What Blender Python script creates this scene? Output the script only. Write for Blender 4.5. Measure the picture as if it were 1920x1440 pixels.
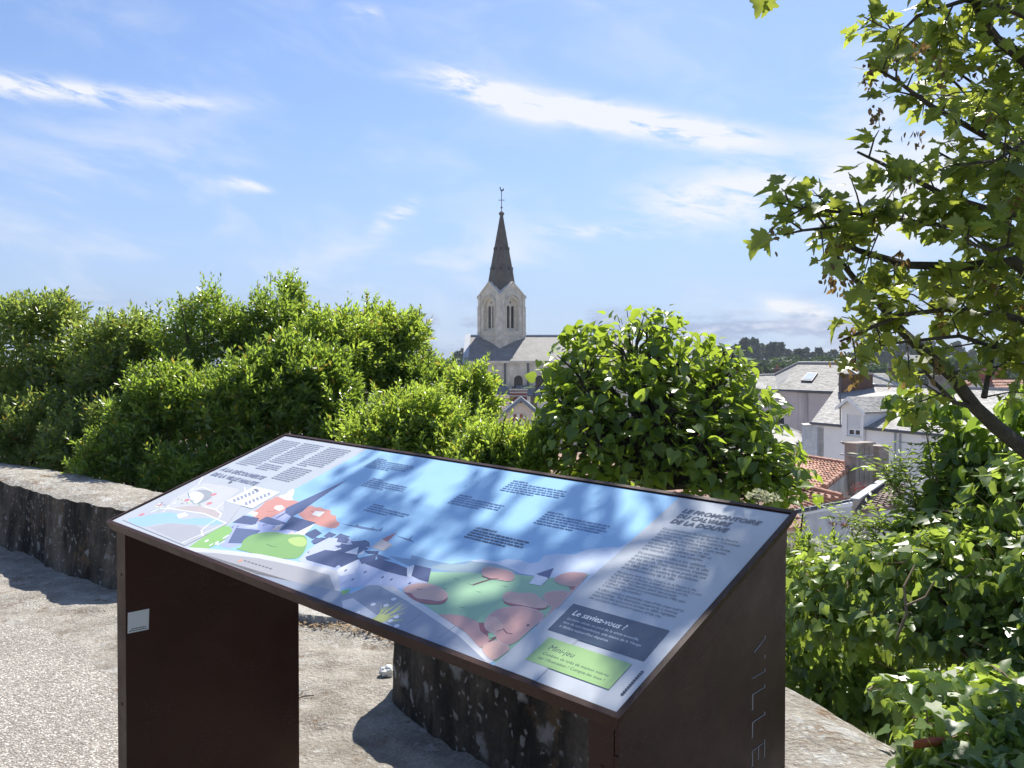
import bpy, bmesh, math, random
import numpy as np
from mathutils import Vector, Matrix
from mathutils.geometry import tessellate_polygon

for _o in list(bpy.data.objects):
    bpy.data.objects.remove(_o)
SC = bpy.context.scene
COL = SC.collection
RNG = np.random.default_rng(7)
random.seed(7)
R = math.radians

# ------------------------------------------------------------------ camera
H = 1.5            # eye height above the terrace
FPX = 1540.0       # focal length in pixels of a 1920 wide picture
PITCH = R(0.856)   # camera looks slightly down
cam_d = bpy.data.cameras.new('camera')
cam_d.sensor_width = 36.0
cam_d.lens = 36.0 * FPX / 1920.0
cam_d.clip_start = 0.05
cam_d.clip_end = 6000
cam = bpy.data.objects.new('camera', cam_d)
cam.location = (0, 0, H)
cam.rotation_euler = (math.pi / 2 - PITCH, 0, 0)
COL.objects.link(cam)
SC.camera = cam

# ------------------------------------------------------------------ sun, sky, exposure
SUN_EL, SUN_AZ = R(52), R(20)     # azimuth measured from the view direction to the right
SUN_STRENGTH, SKY_STRENGTH, EXPOSURE = 4.9, 0.083, 0.80
SUN_DIR = Vector((math.sin(SUN_AZ) * math.cos(SUN_EL), math.cos(SUN_AZ) * math.cos(SUN_EL), math.sin(SUN_EL)))
sun_d = bpy.data.lights.new('sun', 'SUN')
sun_d.energy = SUN_STRENGTH
sun_d.angle = R(0.53)
sun_d.color = (1.0, 0.95, 0.86)
sun = bpy.data.objects.new('sun', sun_d)
sun.rotation_euler = (-SUN_DIR).to_track_quat('-Z', 'Y').to_euler()
sun.location = (0, 0, 40)
COL.objects.link(sun)
SC.view_settings.view_transform = 'Standard'
SC.view_settings.look = 'None'
SC.view_settings.gamma = 1
SC.view_settings.use_curve_mapping = False
SC.view_settings.exposure = EXPOSURE
SC.cycles.max_bounces = 18
SC.cycles.diffuse_bounces = 12


def node(nt, typ, ins=None, **props):
    n = nt.nodes.new(typ)
    for k, v in props.items():
        setattr(n, k, v)
    for k, v in (ins or {}).items():
        if isinstance(v, bpy.types.NodeSocket):
            nt.links.new(v, n.inputs[k])
        else:
            n.inputs[k].default_value = v
    return n


def mth(nt, op, a, b=0.0, clamp=False):
    return node(nt, 'ShaderNodeMath', {0: a, 1: b}, operation=op, use_clamp=clamp).outputs[0]


def ramp(nt, fac, stops):
    n = node(nt, 'ShaderNodeValToRGB', {0: fac})
    el = n.color_ramp.elements
    while len(el) > len(stops):
        el.remove(el[-1])
    while len(el) < len(stops):
        el.new(0.5)
    for e, (p, c) in zip(el, stops):
        e.position = p
        e.color = (*c, 1) if len(c) == 3 else c
    return n.outputs[0]


def mix(nt, fac, a, b, blend='MIX'):
    n = nt.nodes.new('ShaderNodeMix')
    n.data_type = 'RGBA'
    n.blend_type = blend
    for idx, v in ((0, fac), (6, a), (7, b)):
        if isinstance(v, bpy.types.NodeSocket):
            nt.links.new(v, n.inputs[idx])
        elif idx == 0:
            n.inputs[idx].default_value = v
        else:
            n.inputs[idx].default_value = (*v, 1) if len(v) == 3 else v
    return n.outputs[2]


def cam_ray(px, py):
    x = (px - 960) / FPX
    u = -(py - 720) / FPX
    return Vector((x, math.cos(PITCH) + u * math.sin(PITCH), -math.sin(PITCH) + u * math.cos(PITCH)))


def P(px, py, d):
    """world point seen at a photograph pixel at distance d along +Y"""
    r = cam_ray(px, py)
    r = r * (d / r.y)
    return Vector((r.x, r.y, r.z + H))


def sky_angles(px, py):
    r = cam_ray(px, py).normalized()
    return math.atan2(r.x, r.y), math.asin(r.z)


def build_world():
    w = bpy.data.worlds.new('World')
    SC.world = w
    w.use_nodes = True
    nt = w.node_tree
    bg = nt.nodes['Background']
    bg.inputs['Strength'].default_value = SKY_STRENGTH
    sky = node(nt, 'ShaderNodeTexSky', sky_type='NISHITA', sun_disc=False, sun_elevation=SUN_EL,
               sun_rotation=SUN_AZ, altitude=30, air_density=1.0, dust_density=0.6, ozone_density=2.2)
    tc = node(nt, 'ShaderNodeTexCoord')
    sep = node(nt, 'ShaderNodeSeparateXYZ', {0: tc.outputs['Generated']})
    az = mth(nt, 'ARCTAN2', sep.outputs[0], sep.outputs[1])
    el = mth(nt, 'ARCSINE', sep.outputs[2])

    # shared noise fields: fine fibres combed along the wind, and a broad soft one
    th0 = R(-9)
    pp = mth(nt, 'ADD', mth(nt, 'MULTIPLY', az, math.cos(th0)), mth(nt, 'MULTIPLY', el, math.sin(th0)))
    qq = mth(nt, 'SUBTRACT', mth(nt, 'MULTIPLY', el, math.cos(th0)), mth(nt, 'MULTIPLY', az, math.sin(th0)))
    fv = node(nt, 'ShaderNodeCombineXYZ', {0: mth(nt, 'MULTIPLY', pp, 12.0), 1: mth(nt, 'MULTIPLY', qq, 48.0)}).outputs[0]
    fine = node(nt, 'ShaderNodeTexNoise', {'Vector': fv, 'Scale': 1.0, 'Detail': 6.0, 'Roughness': 0.62, 'Distortion': 0.25}, noise_dimensions='2D').outputs[0]
    bvv = node(nt, 'ShaderNodeCombineXYZ', {0: mth(nt, 'MULTIPLY', pp, 6.0), 1: mth(nt, 'MULTIPLY', qq, 15.0)}).outputs[0]
    broad = node(nt, 'ShaderNodeTexNoise', {'Vector': bvv, 'Scale': 1.0, 'Detail': 6.0, 'Roughness': 0.6, 'Distortion': 0.3}, noise_dimensions='2D').outputs[0]
    fb = mth(nt, 'SUBTRACT', broad, 0.5)

    def streak(p0, p1, width, gain, soft=False, lo=0.36, hi=0.66, wob=1.8):
        a0, e0 = sky_angles(*p0)
        a1, e1 = sky_angles(*p1)
        L = math.hypot(a1 - a0, e1 - e0) / 2
        th = math.atan2(e1 - e0, a1 - a0)
        da = mth(nt, 'SUBTRACT', az, (a0 + a1) / 2)
        de = mth(nt, 'SUBTRACT', el, (e0 + e1) / 2)
        p = mth(nt, 'ADD', mth(nt, 'MULTIPLY', da, math.cos(th) / L), mth(nt, 'MULTIPLY', de, math.sin(th) / L))
        q = mth(nt, 'SUBTRACT', mth(nt, 'MULTIPLY', de, math.cos(th) / width), mth(nt, 'MULTIPLY', da, math.sin(th) / width))
        q = mth(nt, 'ADD', q, mth(nt, 'MULTIPLY', fb, wob))
        pw = mth(nt, 'POWER', mth(nt, 'ABSOLUTE', p), 4.0)
        qw = mth(nt, 'MULTIPLY', q, q)
        m = mth(nt, 'EXPONENT', mth(nt, 'MULTIPLY', mth(nt, 'ADD', pw, qw), -1.0))
        rng = node(nt, 'ShaderNodeMapRange', {0: broad if soft else fine, 1: lo, 2: hi}, interpolation_type='SMOOTHSTEP').outputs[0]
        return mth(nt, 'MULTIPLY', mth(nt, 'MULTIPLY', m, rng), gain)

    S = [
        streak((815, 148), (1440, 268), 0.0150, 1.7, lo=0.24, hi=0.56, wob=1.3),
        streak((820, 132), (1010, 200), 0.013, 0.7),
        streak((-80, 150), (430, 196), 0.010, 0.8, wob=1.2),
        streak((-200, 140), (190, 178), 0.012, 0.6, wob=1.2),
        streak((410, 335), (515, 358), 0.006, 0.9, wob=0.8),
        streak((1200, 385), (1760, 330), 0.032, 1.1, lo=0.3, hi=0.6),
        streak((700, 428), (782, 380), 0.010, 0.9, wob=0.8),
        streak((1010, 432), (1240, 440), 0.007, 0.9),
        streak((1425, 566), (1560, 592), 0.009, 1.2, lo=0.3, hi=0.55, wob=0.8),
        streak((635, 20), (715, 26), 0.007, 0.6, wob=0.8),
        streak((60, 340), (470, 290), 0.06, 0.32, True, hi=0.8),
        streak((-80, 430), (300, 340), 0.09, 0.35, True, hi=0.8),
        streak((560, 470), (1100, 455), 0.035, 0.4, True),
        streak((1500, 330), (2100, 120), 0.12, 0.6, True),
    ]
    veil = node(nt, 'ShaderNodeMapRange', {0: broad, 1: 0.42, 2: 0.85, 4: 0.25}, interpolation_type='SMOOTHSTEP').outputs[0]
    S.append(veil)
    tot = S[0]
    for s in S[1:]:
        tot = mth(nt, 'ADD', tot, s)
    tot = mth(nt, 'MINIMUM', tot, 0.93)
    hz = mth(nt, 'EXPONENT', mth(nt, 'MULTIPLY', mth(nt, 'POWER', mth(nt, 'DIVIDE', mth(nt, 'ABSOLUTE', el), 0.21), 2.0), -1.0))
    # bank of small clouds low over the horizon
    bv = node(nt, 'ShaderNodeCombineXYZ', {0: mth(nt, 'MULTIPLY', az, 11.0), 1: mth(nt, 'MULTIPLY', el, 30.0), 2: 8.0}).outputs[0]
    bn = node(nt, 'ShaderNodeTexNoise', {'Vector': bv, 'Scale': 1.0, 'Detail': 6.0, 'Roughness': 0.58}, noise_dimensions='2D').outputs[0]
    band = mth(nt, 'EXPONENT', mth(nt, 'MULTIPLY', mth(nt, 'POWER', mth(nt, 'DIVIDE', mth(nt, 'SUBTRACT', el, 0.045), 0.032), 2.0), -1.0))
    bank = mth(nt, 'MULTIPLY', node(nt, 'ShaderNodeMapRange', {0: bn, 1: 0.44, 2: 0.6}, interpolation_type='SMOOTHSTEP').outputs[0], band)
    crest = mth(nt, 'MULTIPLY', node(nt, 'ShaderNodeMapRange', {0: bn, 1: 0.6, 2: 0.74}, interpolation_type='SMOOTHSTEP').outputs[0], band)
    k = 1.0 / SKY_STRENGTH / (2 ** EXPOSURE)
    skyc = mix(nt, 1.0, sky.outputs[0], (0.82, 0.92, 1.12), 'MULTIPLY')
    skyc = mix(nt, 0.10, skyc, (0.50 * k, 0.64 * k, 0.90 * k))
    c = mix(nt, mth(nt, 'MULTIPLY', hz, 0.80), skyc, (0.46 * k, 0.585 * k, 0.83 * k))
    c = mix(nt, mth(nt, 'MULTIPLY', bank, 0.75), c, (0.36 * k, 0.43 * k, 0.64 * k))
    c = mix(nt, mth(nt, 'MULTIPLY', crest, 0.6), c, (0.86 * k, 0.9 * k, 1.0 * k))
    c = mix(nt, tot, c, (0.93 * k, 0.95 * k, 1.0 * k))
    nt.links.new(c, bg.inputs['Color'])


build_world()

# ------------------------------------------------------------------ scene helpers


def worg(o):
    v = Vector((0, 0, 0))
    while o is not None:
        v += o.location
        o = o.parent
    return v


def tag(o, label=None, cat=None, group=None, kind=None):
    if label:
        o['label'] = label
    if cat:
        o['category'] = cat
    if group:
        o['group'] = group
    if kind:
        o['kind'] = kind
    return o


def thing(name, label, cat, loc, group=None):
    o = bpy.data.objects.new(name, None)
    o.empty_display_size = 0.1
    o.location = loc
    COL.objects.link(o)
    return tag(o, label, cat, group)


def mesh_from(name, V, F, smooth=False, mi=None):
    me = bpy.data.meshes.new(name)
    V = np.asarray(V, dtype=np.float32)
    if isinstance(F, np.ndarray):
        n, k = F.shape
        me.vertices.add(len(V))
        me.vertices.foreach_set('co', V.ravel())
        me.loops.add(n * k)
        me.loops.foreach_set('vertex_index', F.astype(np.int32).ravel())
        me.polygons.add(n)
        me.polygons.foreach_set('loop_start', np.arange(0, n * k, k, dtype=np.int32))
        me.update(calc_edges=True)
    else:
        me.from_pydata(V.tolist(), [], F)
    if mi is not None:
        me.polygons.foreach_set('material_index', np.asarray(mi, dtype=np.int32))
    if smooth:
        me.polygons.foreach_set('use_smooth', np.ones(len(me.polygons), dtype=bool))
    return me


def mk(name, V, F, mat, parent=None, smooth=False, mi=None, kind=None, org=None):
    """link one mesh object; V in world coordinates"""
    V = np.array([tuple(v) for v in V], dtype=np.float64) if not isinstance(V, np.ndarray) else V.astype(np.float64)
    if parent is None:
        if org is None:
            org = Vector(((V[:, 0].min() + V[:, 0].max()) / 2, (V[:, 1].min() + V[:, 1].max()) / 2, V[:, 2].min()))
        base = Vector(org)
    else:
        base = worg(parent)
    me = mesh_from(name, V - np.array(base), F, smooth, mi)
    for m in (mat if isinstance(mat, (list, tuple)) else [mat]):
        me.materials.append(m)
    o = bpy.data.objects.new(name, me)
    COL.objects.link(o)
    if parent is None:
        o.location = base
    else:
        o.parent = parent
    if kind:
        o['kind'] = kind
    return o


class G:
    """collects simple shapes for one mesh"""

    def __init__(s):
        s.V, s.F = [], []

    def add(s, V, F):
        o = len(s.V)
        s.V += [tuple(v) for v in V]
        s.F += [tuple(i + o for i in f) for f in F]
        return s

    def poly(s, *pts):
        return s.add(pts, [tuple(range(len(pts)))])

    def prism(s, pts, vec):
        """planar polygon extruded along vec"""
        vec = Vector(vec)
        n = len(pts)
        a = [Vector(p) for p in pts]
        b = [p + vec for p in a]
        F = [tuple(range(n - 1, -1, -1)), tuple(range(n, 2 * n))]
        F += [(i, (i + 1) % n, n + (i + 1) % n, n + i) for i in range(n)]
        return s.add(a + b, F)

    def box(s, c, size, rz=0.0):
        cx, cy, cz = c
        sx, sy, sz = size[0] / 2, size[1] / 2, size[2] / 2
        ca, sa = math.cos(rz), math.sin(rz)
        b = [(-sx, -sy), (sx, -sy), (sx, sy), (-sx, sy)]
        pts = [(cx + x * ca - y * sa, cy + x * sa + y * ca, cz - sz) for x, y in b]
        return s.prism(pts, (0, 0, 2 * sz))

    def tube(s, pts, rad, n=6, caps=True):
        pts = [Vector(p) for p in pts]
        if not isinstance(rad, (list, tuple)):
            rad = [rad] * len(pts)
        V, F = [], []
        up = Vector((0, 0, 1))
        last = None
        for i, p in enumerate(pts):
            t = (pts[min(i + 1, len(pts) - 1)] - pts[max(i - 1, 0)])
            if t.length < 1e-9:
                t = Vector((0, 0, 1))
            t.normalize()
            if last is None:
                a = t.cross(up if abs(t.z) < 0.9 else Vector((1, 0, 0))).normalized()
            else:
                a = (last - t * last.dot(t))
                a = a.normalized() if a.length > 1e-6 else t.cross(Vector((1, 0, 0))).normalized()
            last = a
            b = t.cross(a)
            for k in range(n):
                th = 2 * math.pi * k / n
                V.append(p + (a * math.cos(th) + b * math.sin(th)) * rad[i])
        for i in range(len(pts) - 1):
            for k in range(n):
                F.append((i * n + k, i * n + (k + 1) % n, (i + 1) * n + (k + 1) % n, (i + 1) * n + k))
        if caps:
            F.append(tuple(range(n - 1, -1, -1)))
            m = (len(pts) - 1) * n
            F.append(tuple(range(m, m + n)))
        return s.add(V, F)

    def mk(s, name, mat, parent=None, **kw):
        return mk(name, s.V, s.F, mat, parent, **kw)


def holed(outer, holes, to_world, thick_vec):
    """flat plate with holes; 2-D loops, to_world maps (a,b)->Vector"""
    loops = [outer] + holes
    tris = tessellate_polygon([[Vector((x, y, 0)) for x, y in lp] for lp in loops])
    flat = [p for lp in loops for p in lp]
    n = len(flat)
    A = [to_world(x, y) for x, y in flat]
    B = [p + Vector(thick_vec) for p in A]
    F = [tuple(t) for t in tris] + [tuple(i + n for i in reversed(t)) for t in tris]
    o = 0
    for lp in loops:
        m = len(lp)
        for i in range(m):
            j = (i + 1) % m
            F.append((o + i, o + j, n + o + j, n + o + i))
        o += m
    return A + B, F


def arch_loop(cx, z0, z1, hw, n=8):
    """round-headed opening: bottom z0, springing z1"""
    pts = [(cx - hw, z0), (cx + hw, z0)]
    for i in range(n + 1):
        a = math.pi * i / n
        pts.append((cx + hw * math.cos(a), z1 + hw * math.sin(a)))
    return pts


# lattice noise in numpy
def _hash(ix, iy, seed):
    h = (ix * 374761393 + iy * 668265263 + seed * 1442695041) & 0xFFFFFFFF
    h = ((h ^ (h >> 13)) * 1274126177) & 0xFFFFFFFF
    return ((h ^ (h >> 16)) & 0xFFFF) / 65535.0


def vnoise(x, y, seed=0):
    x = np.asarray(x, dtype=np.float64)
    y = np.asarray(y, dtype=np.float64)
    ix, iy = np.floor(x).astype(np.int64), np.floor(y).astype(np.int64)
    fx, fy = x - ix, y - iy
    fx, fy = fx * fx * (3 - 2 * fx), fy * fy * (3 - 2 * fy)
    a, b = _hash(ix, iy, seed), _hash(ix + 1, iy, seed)
    c, d = _hash(ix, iy + 1, seed), _hash(ix + 1, iy + 1, seed)
    return (a * (1 - fx) + b * fx) * (1 - fy) + (c * (1 - fx) + d * fx) * fy


def fbm(x, y, seed=0, octs=4):
    t, amp = 0.0, 0.5
    for i in range(octs):
        t = t + amp * (vnoise(x, y, seed + i) - 0.5) * 2
        x, y, amp = x * 2.03, y * 2.03, amp * 0.5
    return t


def grid_faces(nr, nc):
    i = np.arange(nr - 1)[:, None] * nc + np.arange(nc - 1)[None, :]
    return np.stack([i, i + 1, i + nc + 1, i + nc], -1).reshape(-1, 4)


# ------------------------------------------------------------------ materials
def new_mat(name):
    m = bpy.data.materials.new(name)
    m.use_nodes = True
    nt = m.node_tree
    return m, nt, nt.nodes['Principled BSDF']


def obj_coord(nt):
    # true position in the place, so neighbouring pieces differ
    return node(nt, 'ShaderNodeNewGeometry').outputs['Position']


def noise(nt, vec, scale, detail=5.0, rough=0.55, dist=0.0):
    return node(nt, 'ShaderNodeTexNoise', {'Vector': vec, 'Scale': scale, 'Detail': detail, 'Roughness': rough, 'Distortion': dist}).outputs[0]


def bump(nt, bsdf, height, dist=0.02, strength=1.0):
    b = node(nt, 'ShaderNodeBump', {'Height': height, 'Distance': dist, 'Strength': strength})
    nt.links.new(b.outputs[0], bsdf.inputs['Normal'])


def plain(name, col, rough=0.6, var=0.15, scale=6.0, metal=0.0, bmp=0.0, island=0.0, streak=False, spec=0.5):
    """one colour with uneven tone, optionally per-piece variation and rain streaks"""
    m, nt, b = new_mat(name)
    pos = obj_coord(nt)
    n = noise(nt, pos, scale, 6.0, 0.6)
    lo = tuple(c * (1 - var) for c in col)
    hi = tuple(min(1, c * (1 + var)) for c in col)
    c = ramp(nt, n, [(0.3, lo), (0.7, hi)])
    if island:
        g = node(nt, 'ShaderNodeNewGeometry').outputs['Random Per Island']
        v = ramp(nt, g, [(0.0, (1 - island,) * 3), (1.0, (1 + island,) * 3)])
        c = mix(nt, 1.0, c, v, 'MULTIPLY')
    if streak:
        mp = node(nt, 'ShaderNodeMapping', {'Vector': pos, 'Scale': (2.6, 2.6, 0.22)}).outputs[0]
        s = noise(nt, mp, 1.0, 6.0, 0.65)
        s = node(nt, 'ShaderNodeMapRange', {0: s, 1: 0.52, 2: 0.75}).outputs[0]
        c = mix(nt, mth(nt, 'MULTIPLY', s, 0.55), c, tuple(x * 0.35 for x in col))
    nt.links.new(c, b.inputs['Base Color'])
    b.inputs['Roughness'].default_value = rough
    b.inputs['Metallic'].default_value = metal
    b.inputs['Specular IOR Level'].default_value = spec
    if bmp:
        bump(nt, b, noise(nt, pos, scale * 6, 6.0, 0.6), bmp)
    return m


def leaf_mat(name, dark, light, trans, rough=0.42, per_object=False, tfac=0.45, yellow=0.0, spec=0.55):
    m, nt, b = new_mat(name)
    if per_object:
        r = node(nt, 'ShaderNodeObjectInfo').outputs['Random']
    else:
        r = node(nt, 'ShaderNodeNewGeometry').outputs['Random Per Island']
    st = [(0.0, dark), (0.75, light)]
    tt = [(0.0, tuple(c * 0.75 for c in trans)), (0.8, trans)]
    if yellow:
        st += [(0.93, light), (1.0, (0.30, 0.22, 0.03))]
        tt += [(0.93, trans), (1.0, (0.5, 0.38, 0.05))]
    col = ramp(nt, r, st)
    tcol = ramp(nt, r, tt)
    n = noise(nt, obj_coord(nt), 60.0, 3.0)
    col = mix(nt, 0.35, col, mix(nt, 1.0, col, ramp(nt, n, [(0.3, (0.5,) * 3), (0.7, (1.5,) * 3)]), 'MULTIPLY'))
    nt.links.new(col, b.inputs['Base Color'])
    b.inputs['Roughness'].default_value = rough
    b.inputs['Specular IOR Level'].default_value = spec
    tr = node(nt, 'ShaderNodeBsdfTranslucent', {'Color': tcol})
    ms = node(nt, 'ShaderNodeMixShader', {0: tfac, 1: b.outputs[0], 2: tr.outputs[0]})
    nt.links.new(ms.outputs[0], nt.nodes['Material Output'].inputs['Surface'])
    return m


def stone_mat(name, lo, hi, spots, spot_amt, scale=3.0, rust=None, bmp=0.02, algae=None):
    m, nt, b = new_mat(name)
    pos = obj_coord(nt)
    n1 = noise(nt, pos, scale, 8.0, 0.65)
    c = ramp(nt, n1, [(0.32, lo), (0.68, hi)])
    n2 = noise(nt, pos, scale * 14, 5.0, 0.7)
    c = mix(nt, 0.5, c, ramp(nt, n2, [(0.3, (0.45,) * 3), (0.7, (1.5,) * 3)]), 'MULTIPLY')
    if algae:
        mp = node(nt, 'ShaderNodeMapping', {'Vector': pos, 'Scale': (3.4, 3.4, 1.0)}).outputs[0]
        a = noise(nt, mp, 1.0, 7.0, 0.65)
        a = node(nt, 'ShaderNodeMapRange', {0: a, 1: 0.42, 2: 0.6}).outputs[0]
        c = mix(nt, a, c, algae)
    if rust:
        r = noise(nt, pos, scale * 1.7, 6.0, 0.7)
        r = node(nt, 'ShaderNodeMapRange', {0: r, 1: 0.56, 2: 0.66}).outputs[0]
        c = mix(nt, r, c, rust)
    if spot_amt:
        wv = node(nt, 'ShaderNodeVectorMath', {0: pos, 1: mix(nt, 1.0, (0, 0, 0), noise_vec(nt, pos, 13.0, 0.11))}, operation='ADD').outputs[0]
        for sc, amt in ((9.0, spot_amt * 0.7), (19.0, spot_amt), (38.0, spot_amt)):
            vo = node(nt, 'ShaderNodeTexVoronoi', {'Vector': wv, 'Scale': sc, 'Randomness': 1.0})
            d = vo.outputs['Distance']
            pick = node(nt, 'ShaderNodeSeparateColor', {0: vo.outputs['Color']}).outputs[0]
            on = mth(nt, 'LESS_THAN', pick, amt)
            edge = node(nt, 'ShaderNodeMapRange', {0: mth(nt, 'ADD', d, mth(nt, 'MULTIPLY', mth(nt, 'SUBTRACT', n2, 0.5), 0.5)), 1: 0.46, 2: 0.26}).outputs[0]
            f = mth(nt, 'MULTIPLY', mth(nt, 'MULTIPLY', on, edge), 0.85)
            c = mix(nt, f, c, mix(nt, 0.4, spots, ramp(nt, n2, [(0.3, (0.2,) * 3), (0.7, (0.6,) * 3)])))
    nt.links.new(c, b.inputs['Base Color'])
    b.inputs['Roughness'].default_value = 0.92
    b.inputs['Specular IOR Level'].default_value = 0.2
    h = mth(nt, 'ADD', n1, mth(nt, 'MULTIPLY', n2, 0.7))
    bump(nt, b, h, bmp)
    return m


def noise_vec(nt, vec, scale, amp):
    c = node(nt, 'ShaderNodeTexNoise', {'Vector': vec, 'Scale': scale, 'Detail': 3.0}).outputs[1]
    return mix(nt, 1.0, mix(nt, 1.0, c, (0.5, 0.5, 0.5), 'SUBTRACT'), (amp,) * 3, 'MULTIPLY')


def gravel_mat():
    m, nt, b = new_mat('gravel_asphalt')
    pos = obj_coord(nt)
    mp = node(nt, 'ShaderNodeMapping', {'Vector': pos, 'Scale': (1.0, 1.0, 1.0)}).outputs[0]
    wv = node(nt, 'ShaderNodeVectorMath', {0: mp, 1: noise_vec(nt, pos, 40.0, 0.012)}, operation='ADD').outputs[0]
    vo = node(nt, 'ShaderNodeTexVoronoi', {'Vector': wv, 'Scale': 95.0, 'Randomness': 1.0})
    pick = node(nt, 'ShaderNodeSeparateColor', {0: vo.outputs['Color']}).outputs[0]
    c = ramp(nt, pick, [(0.0, (0.20, 0.18, 0.155)), (0.4, (0.335, 0.305, 0.265)), (0.75, (0.47, 0.435, 0.39)), (1.0, (0.68, 0.65, 0.59))])
    gap = node(nt, 'ShaderNodeMapRange', {0: vo.outputs['Distance'], 1: 0.35, 2: 0.62}).outputs[0]
    c = mix(nt, mth(nt, 'MULTIPLY', gap, 0.6), c, (0.19, 0.17, 0.145))
    big = noise(nt, pos, 1.3, 4.0)
    c = mix(nt, 0.7, c, ramp(nt, big, [(0.3, (0.75,) * 3), (0.7, (1.25,) * 3)]), 'MULTIPLY')
    nt.links.new(c, b.inputs['Base Color'])
    b.inputs['Roughness'].default_value = 0.85
    hgt = mth(nt, 'ADD', mth(nt, 'MULTIPLY', vo.outputs['Distance'], -1.0), mth(nt, 'MULTIPLY', pick, 0.8))
    bump(nt, b, hgt, 0.008)
    return m


MAT = {}
MAT['steel'] = plain('painted_steel', (0.038, 0.0145, 0.0085), 0.48, 0.08, 30.0, bmp=0.0002, spec=0.25)


def steel_mat():
    m, nt, b = new_mat('painted_steel')
    pos = obj_coord(nt)
    big = noise(nt, pos, 3.5, 6.0, 0.65)
    c = ramp(nt, big, [(0.3, (0.030, 0.0105, 0.006)), (0.7, (0.046, 0.018, 0.0105))])
    fine = noise(nt, pos, 260.0, 2.0, 0.5)
    dust = node(nt, 'ShaderNodeMapRange', {0: fine, 1: 0.60, 2: 0.72}).outputs[0]
    patch = node(nt, 'ShaderNodeMapRange', {0: noise(nt, pos, 6.0, 5.0, 0.7), 1: 0.45, 2: 0.7}).outputs[0]
    c = mix(nt, mth(nt, 'MULTIPLY', mth(nt, 'MULTIPLY', dust, patch), 0.45), c, (0.22, 0.19, 0.16))
    mp = node(nt, 'ShaderNodeMapping', {'Vector': pos, 'Rotation': (0.3, 0.5, 0.2), 'Scale': (9, 9, 160)}).outputs[0]
    scr = node(nt, 'ShaderNodeMapRange', {0: noise(nt, mp, 1.0, 2.0), 1: 0.70, 2: 0.76}).outputs[0]
    c = mix(nt, mth(nt, 'MULTIPLY', scr, 0.14), c, (0.2, 0.16, 0.13))
    nt.links.new(c, b.inputs['Base Color'])
    r = ramp(nt, noise(nt, pos, 12.0, 6.0, 0.7), [(0.3, (0.38,) * 3), (0.7, (0.58,) * 3)])
    nt.links.new(r, b.inputs['Roughness'])
    b.inputs['Specular IOR Level'].default_value = 0.25
    bump(nt, b, noise(nt, pos, 420.0, 2.0), 0.00015)
    return m


MAT['steel'] = steel_mat()
MAT['steel_in'] = plain('painted_steel_inside', (0.045, 0.02, 0.013), 0.5, 0.08, 30.0)
MAT['gasket'] = plain('black_gasket', (0.02, 0.02, 0.025), 0.5)
MAT['gravel'] = gravel_mat()
MAT['rock'] = stone_mat('rock_paving', (0.30, 0.265, 0.22), (0.62, 0.58, 0.51), (0.72, 0.69, 0.62), 0.12, 4.5, bmp=0.05, rust=(0.28, 0.21, 0.15))
MAT['slab'] = stone_mat('stone_slab', (0.44, 0.42, 0.375), (0.66, 0.63, 0.57), (0.72, 0.69, 0.62), 0.05, 7.0, bmp=0.03)
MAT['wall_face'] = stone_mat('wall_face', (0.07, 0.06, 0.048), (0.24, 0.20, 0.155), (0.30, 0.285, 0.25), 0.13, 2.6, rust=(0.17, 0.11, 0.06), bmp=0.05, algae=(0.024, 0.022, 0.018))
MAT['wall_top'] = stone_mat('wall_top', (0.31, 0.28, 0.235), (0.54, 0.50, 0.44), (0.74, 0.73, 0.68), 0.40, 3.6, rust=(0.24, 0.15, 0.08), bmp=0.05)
MAT['earth'] = plain('earth_grass', (0.07, 0.085, 0.03), 0.95, 0.5, 0.8, bmp=0.05)
MAT['town'] = plain('pale_street', (0.30, 0.285, 0.26), 0.9, 0.3, 0.15)
MAT['litter'] = plain('dry_litter', (0.26, 0.18, 0.10), 0.9, 0.4, 40.0, island=0.5)
MAT['white'] = plain('white_paper', (0.75, 0.76, 0.74), 0.7, 0.03)
MAT['bark'] = plain('bark', (0.075, 0.062, 0.045), 0.9, 0.45, 25.0, bmp=0.01)
MAT['twig'] = plain('twig', (0.10, 0.075, 0.05), 0.85, 0.3, 40.0)
MAT['vine_stem'] = plain('vine_stem', (0.20, 0.15, 0.09), 0.85, 0.3, 40.0)
MAT['tufa'] = plain('pale_limestone', (0.66, 0.60, 0.50), 0.9, 0.22, 0.9, bmp=0.02, streak=True)
MAT['tufa_trim'] = plain('limestone_trim', (0.62, 0.56, 0.47), 0.9, 0.2, 1.4, bmp=0.02)
MAT['spire'] = plain('spire_stone', (0.12, 0.105, 0.09), 0.9, 0.3, 1.1, bmp=0.03, streak=True)
MAT['iron'] = plain('dark_iron', (0.03, 0.03, 0.032), 0.5)
MAT['louvre'] = plain('louvre', (0.032, 0.016, 0.015), 0.7)
MAT['slate'] = plain('slate', (0.20, 0.197, 0.19), 0.68, 0.22, 1.2, island=0.22)
MAT['slate_new'] = plain('church_slate', (0.21, 0.20, 0.19), 0.7, 0.15, 0.8, island=0.12)
MAT['slate_dark'] = plain('dark_slate', (0.13, 0.14, 0.16), 0.5, 0.2, 1.5, island=0.2)
MAT['lead'] = plain('zinc', (0.33, 0.36, 0.40), 0.45, 0.1, 2.0)
MAT['gutter'] = plain('dark_gutter', (0.075, 0.08, 0.095), 0.5, 0.1)
MAT['render_pink'] = plain('pinkish_render', (0.52, 0.45, 0.44), 0.9, 0.12, 0.5, streak=True)
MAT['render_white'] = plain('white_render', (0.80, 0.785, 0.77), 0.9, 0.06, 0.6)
MAT['render_grey'] = plain('grey_render', (0.52, 0.53, 0.56), 0.9, 0.22, 2.2, streak=True)
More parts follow.
